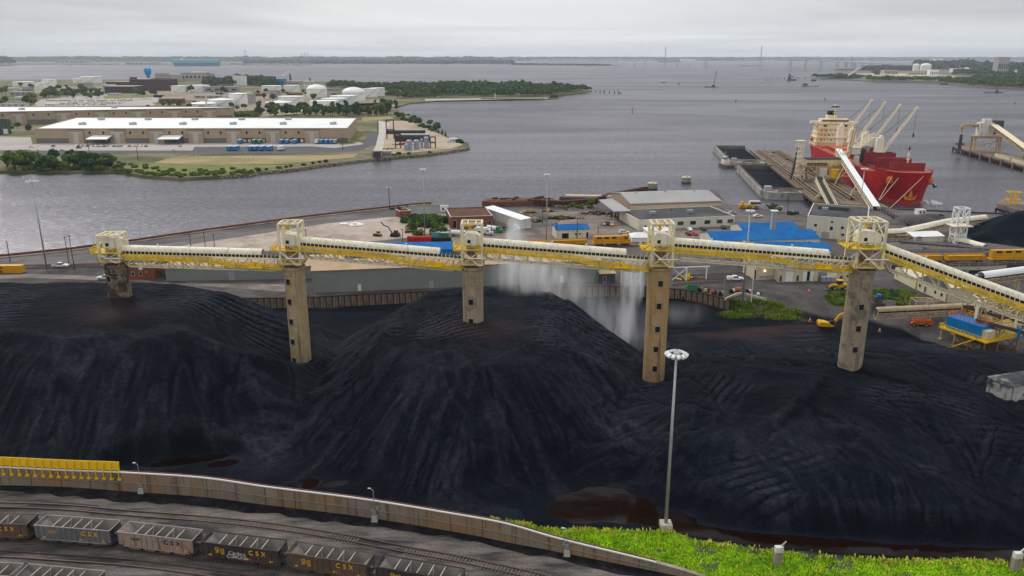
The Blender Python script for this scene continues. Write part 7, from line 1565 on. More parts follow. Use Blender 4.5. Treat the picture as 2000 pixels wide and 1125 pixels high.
for a,b_ in zip(rp[:-1],rp[1:]):
 n=int((b_-a).length*3.0)
 for k in range(n):p=a.lerp(b_,random.random());q.append((p.x+random.gauss(0,1.0),p.y+random.uniform(-1.2,3.5)))
mb=MB()
for x,y in q[:2600]:s=random.uniform(.5,1.3);mb.box((x,y,random.uniform(-.9,.9)),(s,s*.8,s*.7),rz=random.uniform(0,3),taper=.7)
tag(mb.build('riprap_stones','riprap'),kind='stuff')
#warehouses
def warehouse(name,label,fl,fr,br,bl,z,h_,bays,canopies=(),docks=(),acs=(),group='long white roofed warehouses'):
 c=[P(*q,z)for q in(fl,fr)]+[P(*q,z+h_)for q in(br,bl)];o_=Vector((c[0].x,c[0].y,z));c=[Vector((q.x-o_.x,q.y-o_.y,0))for q in c];t=thing(name,label,'warehouse',o_,0,group)
 poly=[(q.x,q.y)for q in c];MB().prism(poly,-.5,h_-.6).build('wall','wh_wall',t);cen=sum(c,Vector())/4;ins=[tuple((cen+(q-cen)*.995)[:2])for q in c];MB().prism(ins,h_-.6,h_-.1).build('roof','wh_roof',t)
 q=MB()
 for i in range(4):q.bar(c[i]+Vector((0,0,h_-.1)),c[(i+1)%4]+Vector((0,0,h_-.1)),.8,1.0)
 q.build('parapet','wh_wall',t);A,B=c[0],c[1];d=(B-A);L_=d.length;u=d.normalized();nn=Vector((u.y,-u.x,0));rz=math.atan2(u.y,u.x)
 def f(uu,off,zz_):return A+u*(uu*L_)+nn*off+Vector((0,0,zz_))
 MB().bar(f(0,.15,h_*.17),f(1,.15,h_*.17),.3,h_*.34).build('lower_band','wh_low',t)
 for uu in bays:
  q=MB().box(f(uu,.5,h_*.5),(L_*.048,1.0,h_),rz=rz);q.build('bay','wh_wall',t);MB().box(f(uu,1.02,h_*.96),(L_*.05,1.2,.9),rz=rz).build('cap','wh_low',t)
  MB().box(f(uu,1.06,h_*.38),(L_*.016,.12,h_*.76),rz=rz).box(f(uu,1.07,h_*.73),(L_*.04,.12,h_*.1),rz=rz).build('panel','apron',t)
 n=len(bays)
 for a,b_ in zip(list(bays[:-1]),list(bays[1:])):
  for k in(.33,.66):MB().box(f(a+(b_-a)*k,.1,h_*.72),(1.6,.2,2.4),rz=rz).build('window','dark',t)
 for uu in canopies:
  cn=MB();p=f(uu,0,0);hw_=9
  for x in(-hw_,0,hw_):cn.bar(p+u*x+nn*13,p+u*x+nn*13+Vector((0,0,4.6)),.5).bar(p+u*x+nn*.6,p+u*x+nn*.6+Vector((0,0,5.6)),.5)
  cn.build('canopy_post','steel_dark',t);cr=MB();a1=p+u*-10+nn*14+Vector((0,0,4.8));cr.add([a1,a1+u*20,p+u*9+nn*.3+Vector((0,0,7)),p-u*9+nn*.3+Vector((0,0,7)),a1+Vector((0,0,.5)),a1+u*20+Vector((0,0,.5)),p+u*9+nn*.3+Vector((0,0,7.5)),p-u*9+nn*.3+Vector((0,0,7.5))],[(3,2,1,0),(4,5,6,7),(0,1,5,4),(1,2,6,5),(2,3,7,6),(3,0,4,7)]);cr.build('canopy','wh_roof',t)
 for a,b_ in docks:
  n=int((b_-a)*L_/4.2);MB().box(f((a+b_)/2,.45,h_*.18),((b_-a)*L_,.2,h_*.30),rz=rz).build('dock_recess','dark',t)
  for k in range(n):MB().box(f(a+(b_-a)*(k+.5)/n,.62,h_*.16),(2.8,.15,h_*.2),rz=rz).build('dock_door','white_dirty',t)
 D=((c[3]-c[0])+(c[2]-c[1]))/2
 for uu,vv in acs:p=A+u*uu*L_+D*vv;MB().box((p.x,p.y,h_+1.1),(6,4.5,2.2)).box((p.x+1.5,p.y,h_+2.4),(2,2,.5)).build('air_conditioner','galv',t)
 return t,f,u,nn,rz,L_
WH,wf,wu,wn,wrz,wL=warehouse('warehouse','nearer long tan warehouse with white roof, loading docks and two white canopies',(72,280),(680,279),(696,231),(150,230),ZL,13.6,[.13,.262,.387,.512,.634,.76,.885],canopies=(.215,.44),docks=((.645,.735),(.775,.86),(.90,.965)),acs=[(u_,v_)for u_ in(.10,.27,.44,.61,.78,.95)for v_ in(.35,.8)][:11])
warehouse('warehouse','farther long tan warehouse with white roof behind the nearer one',(-160,247),(455,233),(456,209),(-120,209),ZL,15,[.16,.30,.44,.56,.68,.80,.92],acs=((.3,.5),(.6,.5),(.9,.6)))
building('office_building','dark glassy grey building cut by the left frame edge beside the nearer warehouse','building',(-12,263),(18,262),233,18,'steel_dark','black_roof','flat',0,[(.6,8,3,3),(.8,3,4,5,'white_door')],z=ZL)
def trailer(p,rz,mt_,label,cab=True,L_=9,group='blue and white trailers at the warehouse'):
 t=thing('trailer',label,'trailer',p,rz,group);MB().bx(-L_/2,L_/2,-1.4,1.4,1.1,4.1).build('box',mt_,t);MB().bx(-L_/2-.02,L_/2+.03,-1.43,1.43,3.9,4.15).build('roof','white',t)
 for x in(-L_/2+1.2,-L_/2+2.4,L_/2-1.5):
  for y in(-1.15,1.15):MB().tube((x,y-.15,.55),(x,y+.15,.55),.55,n=10).build('wheel','rubber',t)
mat('trailer_blue',(.02,.22,.55),.5,.08,.1)
for k,uu in enumerate((.678,.70)):pass
zz0=(0,0,0)
for k,(uu,mt_)in enumerate(((.66,'trailer_blue'),(.792,'trailer_blue'),(.81,'trailer_blue'),(.835,'trailer_blue'),(.905,'white'),(.92,'trailer_blue'),(.935,'trailer_blue'),(.95,'trailer_blue'),(.963,'silver'))):
 p=WH.location+wf(uu,6.5,0);trailer(p,wrz+math.pi/2,mt_,('white' if mt_=='white' else 'grey' if mt_=='silver' else 'blue')+' trailer backed into a loading dock of the nearer warehouse')
for k,uu in enumerate((.705,.722)):p=WH.location+wf(uu,6,0);trailer(p,wrz+math.pi/2,'green_paint','tall green compactor container at the warehouse docks',group='green containers at the docks')
for k,(px,mt_)in enumerate(((450,'trailer_blue'),(461,'trailer_blue'),(492,'trailer_blue'),(501,'trailer_blue'),(513,'trailer_blue'),(527,'trailer_blue'),(549,'white'))):trailer(P(px,294,ZL),R(80),mt_,('white' if mt_=='white' else 'blue')+' trailer parked in the row along the road before the warehouse')
cols=('car_white','car_dark','car_silver','car_blue','car_red','car_white','car_silver')
CP_={}
def park(p,rz,mt_,label,group):
 if mt_ not in CP_:CP_[mt_]=car(0,300,rz,mt_,label,group=group,loc=p)
 else:dup(CP_[mt_],p,rz,label,None,group)
for k,(px,py)in enumerate([(x,286+random.uniform(-.3,.8))for x in(151,154,160,171,184,188,193,198,204,209,223,253,261,268,275,285,352,104,236)]+[(62,288),(122,295),(340,295),(154,290),(232,287)]):
 mt_=cols[k%7];park(P(px,py,ZL+.1),R(90)if k<19 else 0,mt_,{'car_white':'white','car_dark':'black','car_silver':'silver','car_blue':'blue','car_red':'red'}[mt_]+' car parked in front of the nearer warehouse','cars in front of the nearer warehouse')
k=0
for py,x0,x1,n in((197,92,262,34),(200,130,250,24),(203,110,240,26),(205.5,118,210,18),(202,300,352,14),(205.5,318,360,10),(194,225,300,12)):
 for i in range(n):
  if random.random()<.12:continue
  mt_=cols[random.randrange(7)]if py!=197 else 'car_dark';park(P(x0+(x1-x0)*i/n,py+random.uniform(-.25,.25),ZL+.1),R(random.choice((85,90,95,0))),mt_,{'car_white':'white','car_dark':'black','car_silver':'silver','car_blue':'blue','car_red':'red'}[mt_]+' vehicle in the crowded lot behind the farther warehouse','vehicles in the crowded lot behind the warehouses')
#storage tanks
def tank(px,by,ty,wpx,kind,label,mt_='tank_white',stair=True):
 p=P(px,by,ZL);dep=p.y*CP+(CAMZ-ZL)*SP;r=wpx/2*dep/F;p.y+=r;h_=Q(px,ty,p.y-r).z-ZL;t=thing('storage_tank',label,'tank',p,0,'cylindrical storage tanks on the peninsula')
 MB().lathe([(r,-.3),(r,h_)],36).build('shell',mt_,t);rf={'dome':[(r*1.01,h_),(r*1.01,h_+.3),(r*.9,h_+r*.18),(r*.65,h_+r*.33),(r*.3,h_+r*.42),(.3,h_+r*.45)],'cone':[(r*1.01,h_),(r*1.01,h_+.3),(.4,h_+r*.14)],'flat':[(r*.98,h_+.01),(r*.98,h_+.12),(.4,h_+.5)]}[kind]
 MB().lathe(rf,36).build('roof','wh_roof' if mt_=='tank_white' else mt_,t);MB().lathe([(r+.15,h_-.9),(r+.3,h_-.7),(r+.15,h_-.5)],36).build('rim','galv',t)
 q=MB()
 for k in range(14):a=-1.9+k*.1;a2=a+.1;q.bar(((r+.5)*math.cos(a),(r+.5)*math.sin(a),h_*k/14),((r+.5)*math.cos(a2),(r+.5)*math.sin(a2),h_*(k+1)/14),.9,.5)
 q.build('stair','galv',t)
TK=[(525.6,181,168,38,'flat','white flat tank behind the small grey rust streaked one'),(566.6,180,167,31,'flat','white tank just left of the large domed white tank'),(614.7,190,174.5,39.5,'dome','large white tank with smooth dome roof in the middle of the tank field'),(460.6,205,184,35,'cone','big white tank with grey conical roof beside the dirty domed tank','tank_white'),(484,202,185,24,'dome','dirty grey streaked tank with white dome','tank_grey'),(534,193,176,24,'flat','small grey rust streaked tank behind the cream tank','tank_grey'),(563,206,189,50,'flat','wide cream tank beside the tree belt, second from the left there'),(538,211,201,52,'cone','low white tank half hidden by the tree belt'),(665,205,188,50,'flat','rearmost of the three overlapping cream tanks'),(648,209,193,50,'flat','middle one of the three overlapping cream tanks'),(627,213,198,56,'flat','front one of the three overlapping cream tanks, behind the tree belt'),(735,188,172,29,'flat','farthest right white tank by the wooded spit'),(720,190,174,30,'flat','white tank overlapping the farthest right one'),(687,198,181,45,'dome','white tank with ribbed lattice dome','tank_white'),(36,169,160,38,'flat','farthest left white tank by the water'),(74,172,162,20,'flat','smaller stepped white tank near the left trees'),(90,170,156,26,'flat','taller stepped white tank near the left trees'),(150,163,153,24,'flat','shorter white tank of the pair left of the brown factory'),(170,163,150,38,'flat','taller wide white tank of the pair left of the brown factory'),(161,174,161,27,'flat','grey tank in front of the white pair','tank_grey'),(345,180,168,30,'flat','cream tank left of its wider twin below the pale mill'),(381,180,167,42,'flat','wider cream tank below the pale mill'),(385,211,203.5,55,'cone','very low white tank just behind the farther warehouse roof'),(424,208,196,51,'cone','low wide white tank behind the right end of the farther warehouse')]
for a in TK:tank(*a)
p=P(469,168,ZL)
for k in range(4):
 t=thing('silo',('first','second','third','fourth')[k]+' from the left of four joined white silos','silo',P(459.5+k*6.6,167,ZL),0,'four joined white silos');h_=Q(460,149.5,p.y).z-ZL;MB().lathe([(6.6*p.y/F*.52,0),(6.6*p.y/F*.52,h_)],16).build('shell','tank_white',t);MB().lathe([(6,h_),(5,h_+1)],16).build('cap','white',t)
mat('brown_mill',(.075,.04,.04),.85,.15,.02,streak=.2);mat('pale_mill',(.42,.38,.36),.8,.12,.02,streak=.3)
def far_b(name,label,cat,x0,x1,by,ty,dep,wall,roof,n=6,rows=1,z=ZL,group=None,parts=True):
 ws=[((k+.5)/n,0,0,0)for k in range(n)];A,rz,L_=frame2((x0,by),(x1,by),z);h_=Q(x0,ty,A.y).z-z
 t=thing(name,label,cat,(A.x,A.y,z),rz,group);MB().bx(0,L_,0,dep,-.5,h_).build('wall',wall,t);MB().bx(-.5,L_+.5,-.5,dep+.5,h_,h_+.8).build('roof',roof,t)
 for r_ in range(rows):
  for k in range(n):MB().box((L_*(k+.5)/n,-.1,h_*(r_+.55)/(rows+.1)),(L_/n*.5,.2,h_*.3/rows),).build('window','dark' if wall!='brown_mill' else 'steel_dark',t)
 return t,L_,h_
t,L_,h_=far_b('factory','large dark brown factory block under the blue water tower','factory',255,329,177,155,60,'brown_mill','tank_grey',9,2);MB().bx(2,14,0,12,h_,h_+5).bx(L_-40,L_,0,30,h_,h_+2).build('penthouse','brown_mill',t)
far_b('factory','lower dark brown mill left of the large factory block','factory',205,262,182,169,50,'brown_mill','concrete_pale',8);far_b('factory','dark reddish low mill behind the lower brown mill','factory',208,256,170,160,50,'brown_mill','concrete_pale',6)
t,L_,h_=far_b('mill','pale mill with row of dark openings under its roof, right of the water tower','mill',354,402,158,143,50,'pale_mill','brown_mill',6);MB().bx(30,L_*.9,4,40,h_+.8,h_+4).build('penthouse','white',t);MB().bx(0,6,-8,-2,0,h_*.8).build('stair_tower','white',t)
far_b('mill','pale annex at the right end of the pale mill','mill',402,415,158,145,30,'pale_mill','brown_mill',3);far_b('mill','pale stepped mill wing left of the pale mill','mill',304,346,160,148,40,'pale_mill','brown_mill',5);far_b('mill','dark roofed mill behind the large brown factory','mill',303,324,152,144,40,'pale_mill','brown_mill',4)
t,L_,h_=far_b('plant_building','bright blue plant building beside a dark stack','building',540,556,166,155,25,'blue_paint','blue_paint',2);far_b('plant_building','low grey plant building right of the bright blue one','building',556,586,166,159,30,'pale_mill','galv',6);far_b('plant_building','low white plant building at the end of the plant','building',588,612,164,159,20,'white_dirty','white',4)
for k,(px,by,ty,w_,mt_,lb)in enumerate(((567.5,160,145,4,'steel_dark','thick dark plant stack by the steam plume'),(404,213,184,3,'white','slim white vertical vessel by the low tanks'),(782,188,177,3,'white','slim white vessel at the foot of the wooded spit'),(967,191,182,1.6,'white','tiny white navigation post on the spit jetty'),(606,160,152,3,'steel_dark','short dark stack right of the plant'))):
 p=P(px,by,ZL);t=thing('stack',lb,'stack',p,0,None);h_=Q(px,ty,p.y).z-ZL;r=w_/2*p.y/F;MB().lathe([(r,0),(r*.8,h_)],14).build('shaft',mt_,t);MB().lathe([(r,h_),(r,h_+.6)],14).build('rim','galv',t)
p=P(292.5,172,ZL);hz=lambda y:Q(292,y,p.y).z-ZL;u_=p.y/F;t=thing('water_tower','bright blue water tower rising behind the dark brown factory','water tower',p);mat('tower_blue',(.02,.30,.68),.55,.05,.02)
MB().lathe([(3.6*u_,0),(3.2*u_,hz(150)),(3.4*u_,hz(147)),(5.6*u_,hz(143.5)),(5.9*u_,hz(142))],20).build('column','tower_blue',t);MB().lathe([(5.9*u_,hz(142)),(6.6*u_,hz(139.5)),(6.6*u_,hz(135)),(5.2*u_,hz(133.2)),(1,hz(132.6))],20).build('bowl','tower_blue',t)
for k,(x0,x1,by,ty,w_,r_,lb)in enumerate(((311,357,202,193,'brick','grey_roof','long red brick shed with grey roof in the vehicle lot'),(20,62,187,180,'pale_mill','galv','grey stepped buildings behind the left trees'),(45,62,184,171,'pale_mill','tank_grey','pale grey block tower between tanks and left trees'),(28,48,193,188,'white_dirty','blue_roof','low building with blue roof near the left trees'),(30,50,199,190,'white_dirty','white','small white house in front of the low blue roof'),(0,50,208,203,'white_dirty','grey_roof','long grey shed behind the farther warehouse roof at the left'),(88,108,207,203,'white','white','small white shed next to the round tree'),(400,465,180,170,'tank_grey','galv','long grimy low plant shed between the cream and white tanks'),(380,430,192,187,'pale_mill','galv','low grey shed in front of the cream twin tanks'),(560,588,188,183,'brick','rust','rusty low shed beside the large domed tank'),(750,775,186,180,'steel_dark','white_dirty','dark low building by the wooded spit'),(795,818,190,185.5,'pale_mill','galv','low grey hut on the narrow shore of the spit'),(840,846,190.5,188.5,'white','white','tiny white hut on the spit shore'),(730,742,309,298,'steel_dark','steel_dark','dark open pipe frame at the near shore'),(746,763,307,297,'tank_grey','concrete_pale','small concrete hut among shrubs at the near shore'))):
 far_b('low_building',lb,'building',x0,x1,by,ty,12 if k<13 else 6,w_,r_,4 if x1-x0>10 else 2)
t,L_,h_=far_b('process_rack','long dark process building with pale roof on the point','plant',772,838,277,264,8,'steel_dark','galv',12);far_b('process_rack','low dark pipe rack behind the process building','plant',755,830,262,255,6,'steel_dark','tank_grey',14)
for k,(px,by,ty,w_,lb)in enumerate(((800,293,275,11,'pale blue tank left of the middle one on the point'),(814,292,275,11.5,'pale blue tank in the middle of the group on the point'),(824,289,273,5,'slim grey tank behind the pale blue ones'),(833,289,269,9.5,'tallest pale blue tank on the point'),(794,294,283,8,'short square looking blue tank on the point'))):
 p=P(px,by,ZL);t=thing('process_tank',lb,'tank',p,0,'pale blue process tanks on the point');h_=Q(px,ty,p.y).z-ZL;r=w_/2*p.y/F;MB().lathe([(r,0),(r,h_)],20).build('shell','tank_blue' if 'tank_blue' in M else 'silver',t);MB().lathe([(r,h_),(r*.7,h_+.8),(.2,h_+1.1)],20).build('roof','galv',t)
for k,(x0,x1,by,ty,lb)in enumerate(((755,769,272,235,'dark steel gantry frame left of the process building'),(772,782,290,262,'dark steel rack in front of the process building'),(840,850,290,268,'rusty steel rack right of the pale blue tanks'),(728,742,308,297,'low dark gate frame near the shore road'))):
 A=P(x0,by,ZL);B=P(x1,by,ZL);h_=Q(x0,ty,A.y).z-ZL;d=B-A;t=thing('steel_frame',lb,'steel frame',A,0,'steel frames on the point');q=MB()
 for f_ in(0,1):
  for y in(0,5):q.bar(d*f_+Vector((0,y,0)),d*f_+Vector((0,y,h_)),.5)
 for z in(h_*.5,h_):q.bar(Vector((0,0,z)),d+Vector((0,0,z)),.5).bar(Vector((0,5,z)),d+Vector((0,5,z)),.5).bar(Vector((0,0,z)),Vector((0,5,z)),.4).bar(d+Vector((0,0,z)),d+Vector((0,5,z)),.4)
 q.build('frame','rust_dark',t)
heap(785,283,ZL,'scattered red and rusty pipework on the point',24,14,2.5,('rust','orange','steel_dark'),12);heap(760,291,ZL,'tan debris with pipes near the concrete hut',20,10,1.6,('concrete_pale','rust'),12);heap(796,275,ZL,'yellow equipment between process building and blue tanks',10,3,3,('bright_yellow',),6)
far_b('trailer_office','white trailer office with dark windows at the tip of the point','trailer',878,893,278,272,5,'white','white',3);car(878,279,0,'car_white','white car in front of the trailer office on the point',z=ZL,group='cars on the point',suv=True)
t=thing('boathouse_raft','tiny white floating platform at the near shore of the peninsula','platform',P(341,349,-1));MB().box((0,0,.5),(6,3,1)).build('float','white_dirty',t);MB().bar((-2,0,1),(-2.6,0,5),.3).bar((2,0,1),(2,0,2),.3).build('post','galv',t)
for px,by,ty,lb in((77,313,292,'dark pole by the round shore tree'),(84,313,302,'short dark pole by the round shore tree'),(176,308,282,'dark pole on the near shore left of the first canopy'),(270,313,287,'dark pole on the near shore below the second warehouse bay'),(670,292,262,'thin pole at the right end of the warehouse docks'),(738,262,236,'thin pole by the pale path on the point')):pole(px,by,ty,lb,z=ZL,r=.3,group='poles on the peninsula')
t=thing('fence','thin rail fence along the straw coloured field on the near shore','fence',P(330,312,ZL));o_=P(330,312,ZL);q=MB();a=P(330,312,ZL)-o_;b_=P(520,314,ZL)-o_
for k in range(24):p=a.lerp(b_,k/23);q.bar(p,p+Vector((0,0,2)),.2)
q.bar(a+Vector((0,0,2)),b_+Vector((0,0,2)),.12).bar(a+Vector((0,0,1)),b_+Vector((0,0,1)),.1).build('rails','galv',t)
#peninsula vegetation
trees_px([(8,330),(22,331),(36,331),(50,330),(28,326),(14,324),(44,324)],'round','big dark green tree of the rounded clump at the left frame edge','trees of the clump at the left frame edge',1.15,2)
trees_px(row((60,332),(232,331),30,2)+row((60,327),(220,325),26,2)+row((62,321),(150,319),10,2),['bush','bush','round'],'shrub in the dense dark thicket on the near shore','shrubs of the near shore thicket',1.0,3)
trees_px(row((225,332),(345,344),24,2)+row((345,344),(490,337),26,2)+row((230,322),(330,332),14,4)+row((340,335),(500,330),8,3),'bush','low bush along the grassy near shore','low bushes on the near shore',.6,3,1)
trees_px(row((490,336),(640,316),10,1)+[(766,303),(772,304),(778,302),(760,305),(800,301),(840,299)],'bush','small bush above the stone edge of the shore','bushes on the stone edge',.6,1)
trees_px(row((506,225),(760,226),44,1.5)+row((512,219),(700,221),26,2),['round','tall'],'dense dark tree in the belt behind the nearer warehouse','tree belt behind the nearer warehouse',1.35,6)
trees_px(row((700,222),(775,215),16,4)+row((730,212),(770,205),8,3),['round','tall'],'green tree between the tree belt and the bay','trees by the bay shore',1.1,5)
trees_px(row((775,228),(850,258),20,2)+[(832,248),(838,246),(842,250),(846,254),(800,226),(806,232)],['round','bush'],'dark tree on the bay shore of the point','trees on the bay shore of the point',.95,3)
trees_px([(898,279)],'bush','rounded bush nearest the tip of the point','bush at the tip',1.3,0);trees_px([(893,276),(862,262),(870,266),(856,259)],'pine','small dark conifer near the trailer office','conifers near the trailer office',.5,1)
trees_px(row((84,190),(190,192),18,3)+row((90,184),(180,186),12,2),'round','tree in the dark grove between tanks and vehicle lot','trees of the dark grove',1.5,8);trees_px([(2,206),(12,204),(52,206),(60,204),(68,206),(56,199),(64,198),(6,184),(14,183)],'round','round tree behind the left end of the farther warehouse','trees behind the farther warehouse',1.6,3)
trees_px([(375,181),(442,183),(280,190),(270,186),(300,188)],'round','lone dark tree among tanks and mills','lone trees among the mills',1.5,3)
trees_px([(846,448-0),],'bush','x','y',.01,0)if False else None
trees_px([(x,440+random.uniform(-9,8))for x in range(795,870,4)]+[(x,432+random.uniform(-3,3))for x in range(808,862,5)]+[(800,452),(822,458),(845,458),(860,452)],'bush','leafy bush of the hedge mass on the concrete pad','bushes of the hedge on the pad',.95,1.5,z=ZY)
trees_px([(1108,409),(1118,408),(1130,406),(1140,407),(1150,407),(1158,406)],['round','bush'],'bright green shrub by the rusty pier wall','green shrubs by the pier wall',.5,1,v=1,z=ZY);trees_px([(1461,404),(1506,408),(1514,411),(1556,418),(1545,419)],'bush','small green shrub at the water by the barges','shrubs at the water by the barges',.55,1,z=ZY);trees_px([(787,427),(768,409),(776,409),(860,432),(1740,580),(1752,590),(1760,596),(1735,570),(1748,574),(1770,600)],'bush','small scattered bush in the yard','scattered bushes in the yard',.4,1,z=ZY)
def wood(name,poly,z,hgt_,n,sz,mt_,seed=1):
 q=[P(a,b_,z)for a,b_ in poly];xs=[p.x for p in q];ys=[p.y for p in q];pts=[];rs=np.random.default_rng(seed)
 while len(pts)<n:
  X_=rs.uniform(min(xs),max(xs),4000);Y_=rs.uniform(min(ys),max(ys),4000);ins=np.zeros(4000,bool)
  for i in range(len(q)):
   a=q[i];c=q[(i+1)%len(q)];ins^=((a.y>Y_)!=(c.y>Y_))&(X_<(c.x-a.x)*(Y_-a.y)/((c.y-a.y)or 1e-9)+a.x)
  pts+=list(zip(X_[ins],Y_[ins]))
 pts=np.array(pts[:n]);hh=hgt_*(.5+.9*noise(pts[:,0]/(sz*5),pts[:,1]/(sz*5),seed))*rs.uniform(.75,1.15,n);V=[]
 m_=26
 for k in range(m_):
  u=rs.normal(size=(n,3));u/=np.linalg.norm(u,axis=1)[:,None];u[:,2]=np.abs(u[:,2])*1.1-.35
  c=np.stack([pts[:,0],pts[:,1],z+hh*.62],1)+u*np.stack([np.full(n,sz),np.full(n,sz),hh*.42],1)*rs.uniform(.7,1.05,n)[:,None]
  a=rs.normal(size=(n,3));a/=np.linalg.norm(a,axis=1)[:,None];b_=np.cross(a,u);s=sz*.42
  V.append(np.stack([c-a*s,c-b_*s,c+a*s,c+b_*s],1).reshape(-1,3))
 V=np.concatenate(V);k=len(V)//4;me=bpy.data.meshes.new(name);me.vertices.add(len(V));me.vertices.foreach_set('co',V.ravel());me.loops.add(len(V));me.loops.foreach_set('vertex_index',np.arange(len(V)));me.polygons.add(k);me.polygons.foreach_set('loop_start',np.arange(0,len(V),4));me.polygons.foreach_set('loop_total',np.full(k,4));me.update();me.materials.append(M[mt_]);o=bpy.data.objects.new(name,me);COL.objects.link(o);return tag(o,kind='stuff')
wood('woodland',[(775,193),(830,192),(1060,189),(1150,178),(1156,177),(1100,173),(1000,170),(900,168),(760,170),(650,166),(640,172),(745,178)],ZL,15,1500,7,'leaf_a',3)
wood('woodland',[(480,166),(540,172),(545,164),(520,158),(470,156),(440,160),(400,164),(400,170),(440,168)],ZL,17,500,9,'leaf_c',5)
wood('woodland',[(455,228),(505,228),(505,222),(458,224)],ZL,5,150,4,'leaf_b',6)
trees_px(row((0,172),(250,176),12,3)+row((190,180),(205,186),4,2)+row((410,176),(440,186),5,4)+row((490,184),(620,184),9,3)+row((590,196),(700,202),6,3)+row((480,190),(560,200),5,3),['round','bush'],'green tree scattered between the tanks and mills','trees scattered between tanks and mills',1.3,10)
trees_px(row((300,208),(480,214),12,2)+row((0,250),(66,256),6,4),['round','bush'],'green tree along the back of the farther warehouse','trees along the back of the farther warehouse',1.0,5)
mat('dirt',(.30,.24,.18),.9,.25,.02,col2=(.18,.16,.12))
for pts_ in([(500,182),(600,182),(620,192),(600,204),(500,214),(460,218),(456,200)],[(560,196),(740,194),(745,204),(700,210),(560,210)],[(270,178),(440,176),(460,190),(440,202),(300,190)],[(30,170),(200,168),(200,180),(60,182)]):lo('field',pts_,'dirt',.015+.003*len(pts_))
for k,(x0,x1,by,ty,w_,r_,lb)in enumerate(((210,232,187,183,'white_dirty','galv','small white shed in front of the lower brown mill'),(118,140,178,173,'pale_mill','galv','grey shed between the stepped tanks and the grove'),(200,222,172,166,'white_dirty','white','white shed left of the reddish low mill'),(428,452,178,173,'tank_grey','rust','rusty roofed shed left of the four silos'),(488,510,188,184,'brick','rust','small brick shed beside the dirty domed tank'),(590,612,172,167,'white','white','white shed behind the large domed tank'),(640,662,178,173,'pale_mill','galv','grey shed right of the large domed tank'),(6,26,178,172,'white_dirty','white','white shed in front of the farthest left tank'),(232,250,166,161,'steel_dark','galv','dark shed behind the reddish low mill'),(330,352,174,168,'white_dirty','galv','white shed at the foot of the factory block'))):far_b('low_building',lb,'building',x0,x1,by,ty,14,w_,r_,4)
for k_,l_ in TP.items():
 for v_,o_ in enumerate(l_):
  if(k_,v_)not in used:
   for c_ in list(o_.children):bpy.data.objects.remove(c_)
   bpy.data.objects.remove(o_)
#distant shores
def land(name,poly,z=1.5,mt_='far_land'):return tag(MB().prism([tuple(P(a,b_,z)[:2])for a,b_ in poly],-4,z).build(name,mt_),kind='structure')
mat('far_land',(.16,.15,.12),.95,.25,.0008,col2=(.10,.12,.07));mat('far_pale',(.40,.38,.37),.9,.15,.002)
land('land',[(-900,126.5),(130,126.5),(440,127),(590,127.5),(608,126),(612,123.5),(700,124),(1000,125.2),(1030,124.4),(960,121.5),(960,117),(-900,116)])
land('land',[(-900,129),(20,128.5),(26,127),(-900,126)]);land('land',[(880,119.2),(2900,118.6),(2900,115),(860,115)],1.5)
land('land',[(1000,126.5),(1080,127.5),(1212,128.4),(1210,127.4),(1100,125),(1000,124)],1.5)
land('land',[(1583,151),(1600,153.5),(1680,156.5),(1700,159),(1780,160),(1850,162.5),(1890,168),(1930,171),(2010,174),(2400,182),(2400,138),(2000,136),(1800,133),(1640,134),(1628,140),(1690,148),(1600,149.5)])
land('land',[(1445,128.5),(1490,128.5),(1485,127.2),(1450,127)]);land('land',[(1630,137),(1700,138),(1700,136),(1640,135)])
def fw(poly,h_,n,sz,seed,mt_='leaf_blue',z=1.5):wood('woodland',poly,z,h_,n,sz,mt_,seed)
fw([(-300,121),(960,120),(960,118.4),(-300,118.4)],60,2200,75,11);fw([(-300,128.4),(24,127.8),(24,126.2),(-300,126)],75,260,45,12);fw([(480,124.2),(1000,124.8),(1000,122),(640,122.0),(480,121)],26,900,40,13);fw([(1000,126.4),(1100,127.2),(1190,128),(1190,127.4),(1000,125.6)],9,200,18,14);fw([(870,118.7),(2600,118.3),(2600,116.6),(870,116.6)],42,1500,120,15)
fw([(1586,151),(1600,153),(1660,154.5),(1690,152),(1640,149.8)],11,260,9,16,'leaf_c');fw([(1690,158.5),(1780,159),(1850,161.5),(1890,167),(1930,170),(2010,173),(2200,176),(2200,152),(1900,158),(1850,159),(1780,157),(1690,156.5)],17,1500,10,17,'leaf_a')
fw([(1860,147),(2010,150),(2200,152),(2200,142),(1880,142)],20,700,14,18,'leaf_c');fw([(1780,135),(1960,137),(1960,134.5),(1860,133.6),(1790,134)],46,420,30,19);fw([(1690,137),(1800,138),(1800,136),(1690,136)],20,200,22,20);fw([(1960,140),(2200,142),(2200,136),(1970,136)],40,300,26,21)
tag(land('pale_flats',[(1640,143),(1700,155),(1780,156.5),(1870,157.5),(1925,158),(1925,151),(1850,147),(1800,143)],2.2,'sand'),kind='structure')
def blk(name,label,cat,px,by,w_,ty,dep,mt_,roof='galv',z=1.5,group=None,n=4):return far_b(name,label,cat,px-w_/2,px+w_/2,by,ty,dep,mt_,roof,n,1,z,group)
blk('terminal_shed','long pale terminal shed on the far shore left of the teal ship','shed',272,126.2,52,121.5,200,'far_pale','white',n=6);blk('terminal_shed','long low pale shed on the far shore near the left edge','shed',136,123.6,56,117.5,200,'far_pale','far_pale',n=6);blk('terminal_shed','short pale shed on the far shore right of the teal ship','shed',459,126,20,123,120,'far_pale','white')
